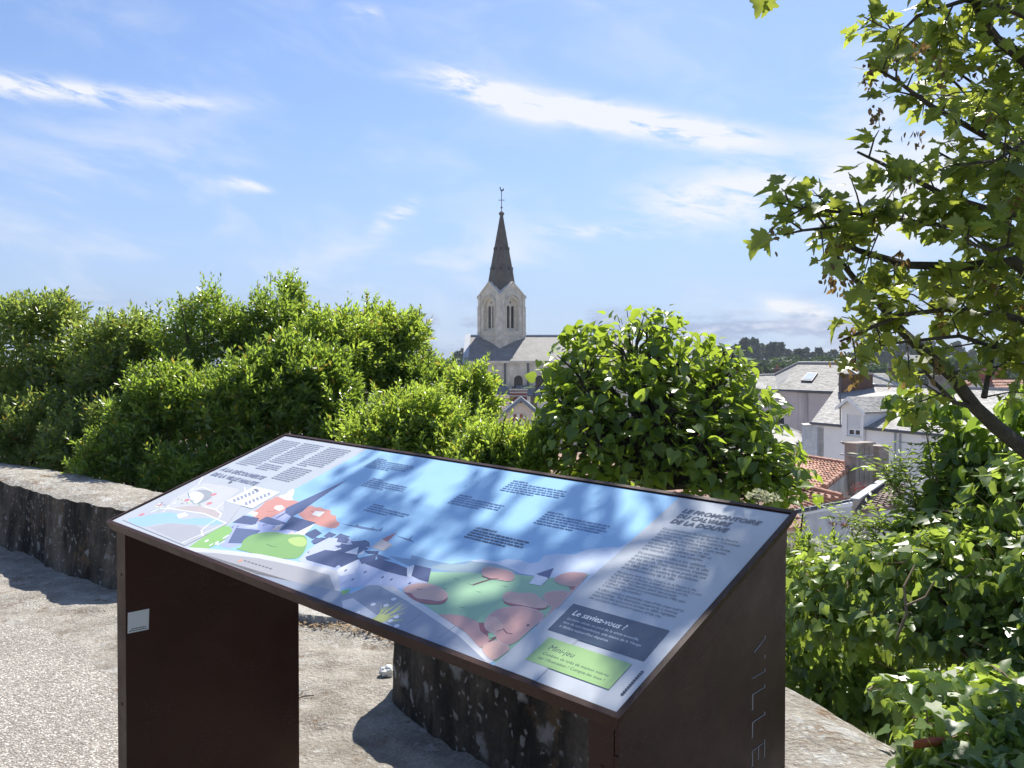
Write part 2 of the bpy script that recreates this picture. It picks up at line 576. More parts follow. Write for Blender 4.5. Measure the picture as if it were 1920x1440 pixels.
MAT['render_dirty'] = plain('weathered_render', (0.44, 0.41, 0.37), 0.9, 0.25, 1.6, streak=True)
MAT['render_cream'] = plain('cream_render', (0.66, 0.56, 0.47), 0.9, 0.08, 1.2)
MAT['concrete'] = plain('weathered_concrete', (0.30, 0.255, 0.22), 0.9, 0.3, 2.2, bmp=0.01, streak=True)
MAT['brick'] = plain('red_brick', (0.27, 0.085, 0.06), 0.85, 0.2, 3.0, island=0.25)
MAT['brick_old'] = plain('old_brick', (0.13, 0.075, 0.055), 0.9, 0.3, 3.0, island=0.35)
MAT['mortar'] = plain('mortar', (0.33, 0.28, 0.24), 0.9, 0.2)
MAT['quoin'] = plain('white_stone_block', (0.72, 0.68, 0.6), 0.9, 0.06)
MAT['tile'] = plain('clay_tile', (0.36, 0.185, 0.125), 0.8, 0.3, 3.0, island=0.3)
MAT['tile_pale'] = plain('pale_clay_tile', (0.38, 0.225, 0.165), 0.8, 0.3, 3.0, island=0.3)
MAT['tile_brown'] = plain('old_brown_tile', (0.17, 0.125, 0.10), 0.85, 0.3, 2.0, island=0.3)
MAT['pot'] = plain('clay_pot', (0.36, 0.15, 0.08), 0.8)
MAT['frame_white'] = plain('white_frame', (0.75, 0.76, 0.78), 0.5, 0.03)
MAT['shutter'] = plain('white_shutter', (0.68, 0.68, 0.70), 0.5, 0.03)


def glass_mat():
    m, nt, b = new_mat('window_glass')
    b.inputs['Base Color'].default_value = (0.02, 0.022, 0.028, 1)
    b.inputs['Roughness'].default_value = 0.08
    return m


MAT['glass'] = glass_mat()
MAT['lf_shrub'] = leaf_mat('shrub_leaf', (0.034, 0.074, 0.014), (0.105, 0.185, 0.032), (0.46, 0.64, 0.075), 0.28, tfac=0.46, yellow=0.4, spec=0.8)
MAT['lf_shrub2'] = leaf_mat('pale_shrub_leaf', (0.05, 0.10, 0.018), (0.14, 0.22, 0.04), (0.58, 0.76, 0.09), 0.30, tfac=0.48, yellow=0.2, spec=0.8)
MAT['lf_shrub3'] = leaf_mat('olive_shrub_leaf', (0.05, 0.085, 0.022), (0.12, 0.175, 0.05), (0.48, 0.62, 0.11), 0.30, tfac=0.46, yellow=0.5, spec=0.8)
MAT['lf_heart'] = leaf_mat('heart_leaf', (0.038, 0.085, 0.018), (0.11, 0.18, 0.036), (0.50, 0.66, 0.06), 0.34, spec=0.7, tfac=0.46)
MAT['lf_heart_o'] = leaf_mat('heart_leaf_single', (0.038, 0.085, 0.018), (0.11, 0.18, 0.036), (0.50, 0.66, 0.06), 0.34, True, spec=0.7, tfac=0.46)
MAT['lf_maple'] = leaf_mat('lobed_leaf', (0.04, 0.075, 0.018), (0.12, 0.165, 0.04), (0.54, 0.62, 0.08), 0.38, tfac=0.48, spec=0.6)
MAT['lf_maple_o'] = leaf_mat('lobed_leaf_single', (0.04, 0.075, 0.018), (0.12, 0.165, 0.04), (0.54, 0.62, 0.08), 0.38, True, tfac=0.48, spec=0.6)
MAT['lf_ivy'] = leaf_mat('ivy_leaf', (0.045, 0.095, 0.024), (0.14, 0.215, 0.06), (0.54, 0.70, 0.10), 0.33, tfac=0.44, spec=0.6)
MAT['lf_ivy_o'] = leaf_mat('ivy_leaf_single', (0.045, 0.095, 0.024), (0.14, 0.215, 0.06), (0.54, 0.70, 0.10), 0.33, True, tfac=0.44, spec=0.6)
MAT['lf_elder'] = leaf_mat('elder_leaf', (0.06, 0.115, 0.022), (0.12, 0.19, 0.04), (0.46, 0.62, 0.08), 0.4, tfac=0.5)
MAT['seed'] = leaf_mat('winged_seed', (0.10, 0.07, 0.03), (0.20, 0.13, 0.05), (0.35, 0.22, 0.07), 0.6, tfac=0.4)
MAT['lf_pine'] = leaf_mat('pine_needles', (0.018, 0.036, 0.016), (0.035, 0.06, 0.022), (0.05, 0.09, 0.02), 0.6, tfac=0.2)
MAT['lf_far'] = leaf_mat('far_leaf', (0.03, 0.06, 0.018), (0.06, 0.10, 0.028), (0.10, 0.17, 0.03), 0.6, tfac=0.25)
MAT['petal'] = leaf_mat('white_petal', (0.70, 0.70, 0.62), (0.80, 0.80, 0.74), (0.6, 0.6, 0.5), 0.6, tfac=0.35)
MAT['petal_red'] = leaf_mat('red_flower', (0.28, 0.05, 0.06), (0.38, 0.10, 0.10), (0.4, 0.1, 0.1), 0.6, tfac=0.35)
MAT['dry_leaf'] = plain('dry_leaf', (0.30, 0.10, 0.035), 0.6, 0.3, 60.0)
# ------------------------------------------------------------------ terrain
EDGE = [(-40, 16), (-12, 11.2), (-5, 8.6), (-2.5, 6.9), (-1.0, 6.3), (0.2, 4.2), (0.9, 3.2), (1.25, 2.3), (1.4, 0.5), (1.5, -6), (1.5, -60)]


def edge_dist(x, y):
    """signed distance to the terrace edge, positive = outside"""
    x, y = np.asarray(x, float), np.asarray(y, float)
    best = np.full(x.shape, 1e9)
    sgn = np.ones(x.shape)
    for (ax, ay), (bx, by) in zip(EDGE[:-1], EDGE[1:]):
        dx, dy = bx - ax, by - ay
        t = np.clip(((x - ax) * dx + (y - ay) * dy) / (dx * dx + dy * dy), 0, 1)
        qx, qy = ax + t * dx - x, ay + t * dy - y
        d = np.hypot(qx, qy)
        cr = dx * (y - ay) - dy * (x - ax)
        m = d < best
        best = np.where(m, d, best)
        sgn = np.where(m, np.where(cr > 0, 1.0, -1.0), sgn)
    return best * sgn


def terrain_z(x, y):
    s = edge_dist(x, y)
    r = np.hypot(x, y)
    z = np.interp(s, [-1e4, -0.3, 0.0, 0.5, 3, 8, 20, 45, 90, 1e4], [-0.08, -0.08, -0.1, -0.35, -1.2, -3.2, -6.5, -9.0, -11, -12])
    hill = np.interp(r, [0, 170, 240, 330, 420, 600, 1500, 5000], [-12, -12, -8, -1.6, 0.5, 0.0, -2, -6])
    z = np.where(s > 60, np.maximum(z, hill), z)
    bump_ = fbm(x / 30.0, y / 30.0, 5, 3) * np.interp(s, [2, 30, 200, 600], [0.0, 0.3, 1.0, 2.5])
    return z + bump_


def build_terrain():
    rr = np.concatenate([np.linspace(0.3, 12, 40), np.geomspace(12.5, 5000, 90)])
    th = np.linspace(-math.pi, math.pi, 181)
    rg, tg = np.meshgrid(rr, th, indexing='ij')
    x, y = rg * np.sin(tg), rg * np.cos(tg)
    V = np.stack([x, y, terrain_z(x, y)], -1).reshape(-1, 3)
    F = grid_faces(len(rr), len(th))
    c = V[F].mean(1)
    town = (np.hypot(c[:, 0], c[:, 1]) > 14) & (np.hypot(c[:, 0], c[:, 1]) < 175) & (edge_dist(c[:, 0], c[:, 1]) > 9)
    mk('terrain', V, F[~town], MAT['earth'], smooth=True, kind='structure', org=(0, 0, 0))
    mk('town_ground', V, F[town], MAT['town'], smooth=True, kind='structure', org=(0, 0, 0))


build_terrain()


def ground_sheet(name, x0, x1, y0, y1, step, zfun, keep, mat):
    xs, ys = np.arange(x0, x1, step), np.arange(y0, y1, step)
    xg, yg = np.meshgrid(xs, ys)
    V = np.stack([xg, yg, zfun(xg, yg)], -1).reshape(-1, 3)
    F = grid_faces(len(ys), len(xs))
    c = V[F].mean(1)
    F = F[keep(c[:, 0], c[:, 1])]
    used = np.unique(F)
    re = np.full(len(V), -1)
    re[used] = np.arange(len(used))
    return mk(name, V[used], re[F], mat, smooth=True, kind='structure', org=(0, 0, 0))


# line between gravel path (left) and rock paving (right, along the parapets)
def rock_side(x, y):
    ln = [(-30, 12.6), (-6, 6.45), (-3.2, 5.05), (-2.2, 4.45), (-1.45, 3.4), (-1.0, 1.8), (-0.9, -5)]
    best, sg = np.full(np.shape(x), 1e9), np.ones(np.shape(x))
    for (ax, ay), (bx, by) in zip(ln[:-1], ln[1:]):
        dx, dy = bx - ax, by - ay
        t = np.clip(((x - ax) * dx + (y - ay) * dy) / (dx * dx + dy * dy), 0, 1)
        d = np.hypot(ax + t * dx - x, ay + t * dy - y)
        cr = dx * (y - ay) - dy * (x - ax)
        m = d < best
        best, sg = np.where(m, d, best), np.where(m, np.where(cr > 0, 1.0, -1.0), sg)
    return best * sg + fbm(x * 2.2, y * 2.2, 3) * 0.16


gx = lambda x, y: 0.0 + fbm(x * 1.5, y * 1.5, 11, 3) * 0.008
ground_sheet('gravel_path', -13, 1.5, -5, 12, 0.08, gx,
             lambda x, y: (edge_dist(x, y) < -0.05) & (rock_side(x, y) < 0.12), MAT['gravel'])


def rock_z(x, y):
    s = rock_side(x, y)
    base = gx(x, y) + 0.002 + np.clip(s, -0.2, 0.5) * 0.05
    k = np.clip((s - 0.02) / 0.35, 0, 1)
    k = k * k * (3 - 2 * k)
    lay = fbm(x * 2.4 + 0.8 * y, y * 5.5, 21, 5)
    ledge = np.abs(fbm(x * 1.3, y * 2.6, 27, 4))
    return base + k * (lay * 0.024 + ledge * 0.045 + fbm(x * 9 + 2 * y, y * 16, 31, 4) * 0.014)


# the slab landing between the two parapets lies a step higher
SLAB = [(-1.62, 5.02), (-0.95, 4.72), (-0.3, 4.36), (-0.05, 4.6), (-0.6, 6.1), (-1.0, 6.25), (-2.3, 6.0), (-2.2, 5.4)]


def in_poly(x, y, poly):
    c = np.zeros(np.shape(x), bool)
    n = len(poly)
    for i in range(n):
        (ax, ay), (bx, by) = poly[i], poly[(i + 1) % n]
        hit = ((ay > y) != (by > y)) & (x < (bx - ax) * (y - ay) / (by - ay + 1e-12) + ax)
        c ^= hit
    return c


ground_sheet('rock_paving', -13, 1.3, -2, 12, 0.03, rock_z,
             lambda x, y: (edge_dist(x, y) < 0.02) & (rock_side(x, y) > -0.13) & ~in_poly(x, y, SLAB) & (np.hypot(x, y) < 11), MAT['rock'])


def build_slab():
    step = 0.025
    xs, ys = np.arange(-2.6, 0.3, step), np.arange(4.2, 6.6, step)
    xg, yg = np.meshgrid(xs, ys)
    z = 0.075 + fbm(xg * 3 + yg, yg * 12, 41, 5) * 0.016
    V = np.stack([xg, yg, z], -1).reshape(-1, 3)
    F = grid_faces(len(ys), len(xs))
    c = V[F].mean(1)
    wob = fbm(c[:, 0] * 5, c[:, 1] * 5, 8, 3) * 0.05
    F = F[in_poly(c[:, 0] + wob, c[:, 1] + wob, SLAB)]
    # skirt round the rim
    e = np.concatenate([F[:, [0, 1]], F[:, [1, 2]], F[:, [2, 3]], F[:, [3, 0]]])
    key = np.sort(e, 1)
    u, idx, cnt = np.unique(key, axis=0, return_index=True, return_counts=True)
    rim = e[idx[cnt == 1]]
    n = len(V)
    V2 = V.copy()
    V2[:, 2] = -0.05
    sk = np.stack([rim[:, 1], rim[:, 0], rim[:, 0] + n, rim[:, 1] + n], 1)
    allF = np.concatenate([F, sk])
    VV = np.concatenate([V, V2])
    used = np.unique(allF)
    re = np.full(len(VV), -1)
    re[used] = np.arange(len(used))
    mk('stone_landing', VV[used], re[allF], MAT['slab'], smooth=False, kind='structure', org=(-1, 5.2, 0))


build_slab()


def build_litter():
    # dead leaves and needles caught in the joint below the landing
    g = G()
    rng = random.Random(3)
    for i in range(1000):
        t = rng.random()
        a, b = (Vector((-1.66, 5.0, 0)), Vector((-0.95, 4.70, 0))) if t < 0.5 else (Vector((-0.95, 4.70, 0)), Vector((-0.34, 4.36, 0)))
        p = a.lerp(b, rng.random()) + Vector((rng.gauss(-0.01, 0.028), rng.gauss(-0.045, 0.03), 0))
        p.z = float(rock_z(p.x, p.y)) + 0.004 + rng.random() * 0.022
        an, L, w = rng.random() * 6.3, rng.uniform(0.006, 0.024), rng.uniform(0.0015, 0.005)
        d = Vector((math.cos(an), math.sin(an), rng.uniform(-0.3, 0.3))) * L
        s = Vector((-math.sin(an), math.cos(an), 0.3)) * w
        g.poly(p - d, p + s, p + d, p - s)
    o = g.mk('leaf_litter', MAT['litter'])
    tag(o, 'dry brown leaf litter caught in the joint of the rock paving', 'leaf litter', kind='stuff')


build_litter()


def build_paper():
    rng = random.Random(12)
    bm = bmesh.new()
    bmesh.ops.create_icosphere(bm, subdivisions=3, radius=0.03)
    for v in bm.verts:
        n = v.co.normalized()
        k = 0.55 + 0.75 * float(vnoise(n.x * 2.2 + 5, n.y * 2.2 + n.z * 3, 4)) + 0.25 * float(vnoise(n.x * 6, n.y * 6 + n.z * 5, 9))
        v.co = Vector((n.x * 1.15, n.y * 0.9, n.z * 0.85)) * 0.03 * k
    zmin = min(v.co.z for v in bm.verts)
    for v in bm.verts:
        v.co.z -= zmin
    me = bpy.data.meshes.new('paper_scrap')
    bm.to_mesh(me)
    bm.free()
    me.materials.append(MAT['white'])
    o = bpy.data.objects.new('paper_scrap', me)
    o.location = (-0.60, 3.92, float(rock_z(-0.60, 3.92)) - 0.003)
    COL.objects.link(o)
    tag(o, 'small crumpled white scrap of paper lying on the rock paving beside the rounded wall end', 'litter')


build_paper()


def build_twigs():
    spots = [((-0.98, 3.62), 0.5, 0.20), ((-1.12, 3.30), 0.25, 0.17), ((-1.30, 4.05), 0.15, 0.14)]
    words = ['longest forked dry twig lying on the rock paving near the wall end', 'thin dry twig on the rock paving nearest the camera',
             'short dry twig on the rock paving close to the dark left leg']
    for (c, a, L), w in zip(spots, words):
        g = G()
        d = Vector((math.cos(a), math.sin(a), 0))
        s = Vector((-d.y, d.x, 0))
        pts = []
        for k in range(6):
            t = k / 5 - 0.5
            p = Vector((c[0], c[1], 0)) + d * L * t + s * 0.012 * math.sin(k * 2.1)
            p.z = float(rock_z(p.x, p.y)) + 0.008
            pts.append(p)
        g.tube(pts, [0.003, 0.004, 0.0036, 0.0034, 0.003, 0.002], 5)
        if L > 0.18:
            q = pts[3] + (d * 0.05 + s * 0.05) + Vector((0, 0, 0.01))
            g.tube([pts[3], q], [0.0028, 0.0016], 5)
        tag(g.mk('twig', MAT['twig']), w, 'twig', 'dry twigs on the rock paving')


build_twigs()


# ------------------------------------------------------------------ parapet walls
def wall(label, spine, hw, height, seed, z_tilt=0.0, top_slope=0.0):
    """thick rounded-end parapet: a thing with a face and a top"""
    sp = [Vector((x, y, 0)) for x, y in spine]
    # resample with a smooth curve
    pts = []
    for i in range(len(sp) - 1):
        p0, p1, p2, p3 = sp[max(i - 1, 0)], sp[i], sp[i + 1], sp[min(i + 2, len(sp) - 1)]
        for k in range(24):
            t = k / 24
            pts.append(0.5 * ((2 * p1) + (p2 - p0) * t + (2 * p0 - 5 * p1 + 4 * p2 - p3) * t * t + (3 * p1 - p0 - 3 * p2 + p3) * t ** 3))
    pts.append(sp[-1])
    d0 = (pts[0] - pts[1]).normalized()
    d1 = (pts[-1] - pts[-2]).normalized()
    st, w = [], []
    nc = 12
    for k in range(nc):
        a = math.pi / 2 * (1 - k / nc)
        st.append(pts[0] + d0 * hw * math.sin(a))
        w.append(max(0.02, hw * math.cos(a)))
    st += pts
    w += [hw] * len(pts)
    for k in range(nc):
        a = math.pi / 2 * (k + 1) / nc
        st.append(pts[-1] + d1 * hw * math.sin(a))
        w.append(max(0.02, hw * math.cos(a)))
    # resample to about 3 cm
    L = [0.0]
    for a, b in zip(st[:-1], st[1:]):
        L.append(L[-1] + (b - a).length)
    n = max(20, int(L[-1] / 0.03))
    ss = np.linspace(0, L[-1], n)
    X = np.interp(ss, L, [p.x for p in st])
    Y = np.interp(ss, L, [p.y for p in st])
    Wd = np.interp(ss, L, w)
    tx, ty = np.gradient(X), np.gradient(Y)
    tl = np.hypot(tx, ty)
    nx, ny = -ty / tl, tx / tl
    nt_ = 17
    tt = np.linspace(-1, 1, nt_)
    # top: crowned, worn at its edges
    tx_ = X[:, None] + nx[:, None] * Wd[:, None] * tt
    ty_ = Y[:, None] + ny[:, None] * Wd[:, None] * tt
    edge = np.abs(tt)[None, :] ** 8
    crown = height - 0.02 * tt[None, :] ** 2 - 0.022 * edge + tt[None, :] * top_slope
    tz = crown + fbm(tx_ * 5, ty_ * 5, seed, 5) * 0.020 + fbm(tx_ * 1.1, ty_ * 1.1, seed + 9, 2) * 0.02
    rough = fbm(tx_ * 6 + 3, ty_ * 6, seed + 4, 3) * 0.014 * edge
    sx_, sy_ = tx_.copy(), ty_.copy()
    tx_ = tx_ + nx[:, None] * rough * np.sign(tt)
    ty_ = ty_ + ny[:, None] * rough * np.sign(tt)
    root_loc = Vector((float(X[n // 2]), float(Y[n // 2]), 0))
    root = thing('parapet_wall', label, 'wall', root_loc)
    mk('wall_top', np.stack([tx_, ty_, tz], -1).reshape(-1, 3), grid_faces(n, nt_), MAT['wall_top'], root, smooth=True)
    # faces: from the rim down into the ground
    nz = 22
    V, F, off = [], [], 0
    for side in (0, -1):
        ex, ey, ez = tx_[:, side], ty_[:, side], tz[:, side]
        sgn = 1 if side == -1 else -1
        fr = np.linspace(0, 1, nz)
        z = ez[:, None] * (1 - fr) + (-0.45) * fr
        u = ss[:, None]
        bulge = fbm(u * 2.2 + seed, z * 3.5, seed + 2, 6) * 0.016 + fbm(u * 18, z * 18, seed + 6, 3) * 0.007
        fade = np.minimum(1, fr * 8)[None, :]
        lean = 0.05 * fr[None, :]
        off_ = (bulge * fade + lean) * sgn * np.minimum(1, Wd / hw)[:, None]
        bl_ = np.clip(fr * 7, 0, 1)[None, :]
        px = ex[:, None] * (1 - bl_) + sx_[:, side][:, None] * bl_ + nx[:, None] * off_
        py = ey[:, None] * (1 - bl_) + sy_[:, side][:, None] * bl_ + ny[:, None] * off_
        f = grid_faces(n, nz) + off
        V.append(np.stack([px, py, z], -1).reshape(-1, 3))
        F.append(f if side == 0 else f[:, ::-1])
        off += n * nz
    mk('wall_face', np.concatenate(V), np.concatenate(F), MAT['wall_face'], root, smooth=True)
    return root


wall('long curved lichen spotted stone parapet in front of the green shrubs',
     [(-13, 13.2), (-8.5, 10.2), (-6.4, 8.86), (-4.84, 7.73), (-3.78, 6.9), (-3.15, 6.3), (-2.55, 5.85)], 0.31, 0.60, 5)
wall('dark streaked stone parapet with a rounded end and pale lichen top behind the information desk',
     [(-0.28, 3.72), (0.0, 3.33), (0.36, 2.93), (0.62, 2.58), (0.80, 2.12), (0.88, 1.5), (0.92, 0.4), (0.92, -1.5)], 0.25, 0.52, 14, top_slope=0.0)

# ------------------------------------------------------------------ information desk
FLc, FRc, BLc = P(198, 977, 2.6), P(1160, 1348, 1.26630), P(536, 812.5, 3.07189)
PW, PD = (FRc - FLc).length, (BLc - FLc).length
E1 = (FRc - FLc).normalized()
PN = E1.cross((BLc - FLc)).normalized()
E2 = PN.cross(E1).normalized()
EYE = Vector((0, 0, H))


def W3(u, v, h=0.0):
    return FLc + E1 * u + E2 * v + PN * h


def plane_hit(px, py, o, n):
    r = cam_ray(px, py)
    return EYE + r * ((o - EYE).dot(n) / r.dot(n))


def UV(px, py):
    p = plane_hit(px, py, FLc, PN) - FLc
    return p.dot(E1), p.dot(E2)


def c3(*pts):
    return [UV(200 + x * .26042, 800 + y * .26042) for x, y in pts]


def c4(*pts):
    return [UV(640 + x * .2917, 830 + y * .2917) for x, y in pts]


def c5(*pts):
    return [UV(1000 + x * .3055, 900 + y * .3055) for x, y in pts]


desk = thing('information_desk', 'sloping brown steel information desk printed with an illustrated town view and French text', 'information desk',
             Vector((*W3(PW / 2, PD / 2).xy, 0)))
RIM, REC, TH = 0.011, 0.0035, 0.028


def build_desk():
    BEV = 0.014
    g = G()
    out = [(0, 0), (PW, 0), (PW, PD), (0, PD)]
    inn = [(RIM, RIM), (PW - RIM, RIM), (PW - RIM, PD - RIM), (RIM, PD - RIM)]
    low = [(BEV, 0.002), (PW - BEV, 0.002), (PW - BEV, PD - BEV), (BEV, PD - BEV)]
    A = [W3(u, v, 0) for u, v in out]
    B = [W3(u, v, 0) for u, v in inn]
    C = [W3(u, v, -REC - 0.002) for u, v in inn]
    Dn = [W3(u, v, -TH) for u, v in low]
    V = A + B + C + Dn
    F = []
    for i in range(4):
        j = (i + 1) % 4
        F += [(i, j, 4 + j, 4 + i), (4 + i, 4 + j, 8 + j, 8 + i), (i, 12 + i, 12 + j, j)]
    F.append((12, 15, 14, 13))
    mk('frame', V, F, MAT['steel'], desk)
    # black gasket line between frame and printed sheet
    g = G()
    q = [(RIM + 0.0035, RIM + 0.0035), (PW - RIM - 0.0035, RIM + 0.0035), (PW - RIM - 0.0035, PD - RIM - 0.0035), (RIM + 0.0035, PD - RIM - 0.0035)]
    for i in range(4):
        j = (i + 1) % 4
        g.poly(W3(*inn[i], -REC - 0.0005), W3(*inn[j], -REC - 0.0005), W3(*q[j], -REC - 0.0005), W3(*q[i], -REC - 0.0005))
    g.mk('gasket', MAT['gasket'], desk)

    def under(u, v):
        return W3(u, v, -TH)

    def down(u, v, z):
        p = W3(u, v, -TH)
        return Vector((p.x, p.y, z))
    v0, v1 = 0.016, PD - 0.014

    def leg(u0, u1, holes=False):
        g = G()
        V = [under(u0, v0), under(u1, v0), under(u1, v1), under(u0, v1)]
        V = [p + PN * 0.002 for p in V]
        V += [Vector((p.x, p.y, -0.02)) for p in V]
        g.add(V, [(0, 3, 2, 1), (4, 5, 6, 7), (0, 1, 5, 4), (1, 2, 6, 5), (2, 3, 7, 6), (3, 0, 4, 7)])
        return g.mk('leg', MAT['steel'], desk)
    left = leg(0.024, 0.088)
    right = leg(PW - 0.076, PW - 0.026)

    # thin outer cheek of the right leg: cut-out letters and a fold line under the tray
    e1h = Vector((E1.x, E1.y, 0)).normalized()
    e2h = Vector((-e1h.y, e1h.x, 0))
    o = W3(PW - 0.018, v0, -TH)
    zf, zb = W3(PW - 0.018, v0, -TH).z, W3(PW - 0.018, v1, -TH).z
    wid = (W3(PW, v1) - W3(PW, v0)).dot(e2h)
    base = Vector((o.x, o.y, 0))

    def tw(a, b):
        return base + e2h * a + Vector((0, 0, b))

    def loc2(px, py):
        p = plane_hit(px, py, base, e1h) - base
        return p.dot(e2h), p.z
    k = (zb - zf) / wid
    gap = 0.055
    top_f, top_b = zf - gap, zb - gap
    # letters read downwards: their feet point left, towards the front edge
    xb, _ = loc2(1410, 1240)
    xt, _ = loc2(1435, 1240)
    zz = {}
    for nm, py in (('V0', 1191), ('V1', 1234.5), ('I0', 1253), ('L0', 1283), ('M0', 1334), ('E0', 1386)):
        zz[nm] = loc2(1435, py)[1]
    st = 0.006
    hgt = xt - xb
    wl = 0.036

    def V_(z0, z1):
        zm = (z0 + z1) / 2
        return [(xt, z0), (xt, z0 - st * 1.2), (xb + 0.012, zm), (xt, z1 + st * 1.2), (xt, z1), (xb, zm - st * 0.55), (xb, zm + st * 0.55)]

    def I_(z0):
        return [(xb, z0), (xb, z0 - st), (xt, z0 - st), (xt, z0)]

    def L_(z0):
        return [(xt, z0), (xb, z0), (xb, z0 - wl), (xb + st, z0 - wl), (xb + st, z0 - st), (xt, z0 - st)]

    def E_(z0):
        m = (xt + xb) / 2
        return [(xt, z0), (xb, z0), (xb, z0 - wl), (xb + st, z0 - wl), (xb + st, z0 - st), (m - st / 2, z0 - st), (m - st / 2, z0 - wl * 0.85),
                (m + st / 2, z0 - wl * 0.85), (m + st / 2, z0 - st), (xt - st, z0 - st), (xt - st, z0 - wl), (xt, z0 - wl)]
    holes = [V_(zz['V0'], zz['V1']), I_(zz['I0']), L_(zz['L0']), L_(zz['M0']), E_(zz['E0'])]
    outer = [(0, -0.02), (wid, -0.02), (wid, top_b), (0, top_f)]
    V, F = holed(outer, holes, tw, -e1h * 0.0078)
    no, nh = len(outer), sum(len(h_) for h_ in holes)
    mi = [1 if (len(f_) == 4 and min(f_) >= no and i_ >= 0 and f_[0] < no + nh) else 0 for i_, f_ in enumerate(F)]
    ck = mk('cheek_plate', V, F, [MAT['steel'], MAT['lit_edge']], desk, mi=mi)
    ck['label'] = 'right side plate with the letters VILLE cut out of it reading downwards'
    V, F = holed([(0, top_f + 0.003), (wid, top_b + 0.003), (wid, zb), (0, zf)], [], lambda a, b: tw(a, b) + e1h * 0.002, -e1h * 0.008)
    mk('cheek_flange', V, F, MAT['steel'], desk)

    # bolts on the front strips of the two legs
    for u in (0.056, PW - 0.05):
        for z in (0.86, 0.45):
            p = W3(u, v0, -TH)
            c = Vector((p.x, p.y, z))
            g = G()
            g.tube([c + e2h * 0.002, c - e2h * 0.0025], [0.005, 0.0046], 10)
            g.mk('bolt', MAT['steel'], desk)

    # white sticker inside the left leg (left blank)
    po = W3(0.0885, v0, -TH)
    q = [plane_hit(px, py, po, e1h) + e1h * 0.0006 for px, py in ((239, 1188), (278.5, 1180), (279.5, 1141), (239.5, 1149))]
    g = G()
    g.prism(q, e1h * 0.0004)
    stk = g.mk('sticker', MAT['sticker'], desk)
    g = G()
    for t0, t1, s0, s1 in ((0.16, 0.20, 0.15, 0.85), (0.07, 0.11, 0.06, 0.92)):
        a, b = q[0].lerp(q[3], t0), q[1].lerp(q[2], t0)
        c, d = q[0].lerp(q[3], t1), q[1].lerp(q[2], t1)
        x = s0
        while x < s1:
            w = min(0.07 + 0.05 * random.random(), s1 - x)
            g.poly(*[pt + e1h * 0.0006 for pt in (a.lerp(b, x), a.lerp(b, x + w), c.lerp(d, x + w), c.lerp(d, x))])
            x += w + 0.02
    g.mk('small_print', MAT['gasket'], stk)


MAT['lit_edge'] = plain('cut_edge_painted_light', (0.62, 0.62, 0.58), 0.5, 0.1)  # pale colour stands in for light caught on the letters' cut edges
MAT['sticker'] = plain('white_sticker', (0.62, 0.66, 0.64), 0.5, 0.03)


def print_mat():
    m, nt, b = new_mat('printed_sheet')
    a = node(nt, 'ShaderNodeVertexColor', layer_name='print')
    nz = noise(nt, obj_coord(nt), 9.0, 6.0, 0.7)
    c = mix(nt, 1.0, a.outputs[0], ramp(nt, nz, [(0.3, (0.86,) * 3), (0.7, (0.93,) * 3)]), 'MULTIPLY')
    nt.links.new(c, b.inputs['Base Color'])
    # dusty film and wiping marks: gloss varies
    r = ramp(nt, noise(nt, obj_coord(nt), 5.0, 7.0, 0.7, 1.5), [(0.3, (0.10,) * 3), (0.75, (0.24,) * 3)])
    nt.links.new(r, b.inputs['Roughness'])
    b.inputs['Specular IOR Level'].default_value = 0.6
    # dust-like sheen added for the pale wash of glare over the sheet
    b.inputs['Sheen Weight'].default_value = 0.25
    b.inputs['Sheen Roughness'].default_value = 0.45
    return m


MAT['print'] = print_mat()


def lin(r, g, b):
    f = lambda c: ((c / 255 + 0.055) / 1.055) ** 2.4 if c > 10 else c / 255 / 12.92
    return f(r), f(g), f(b)


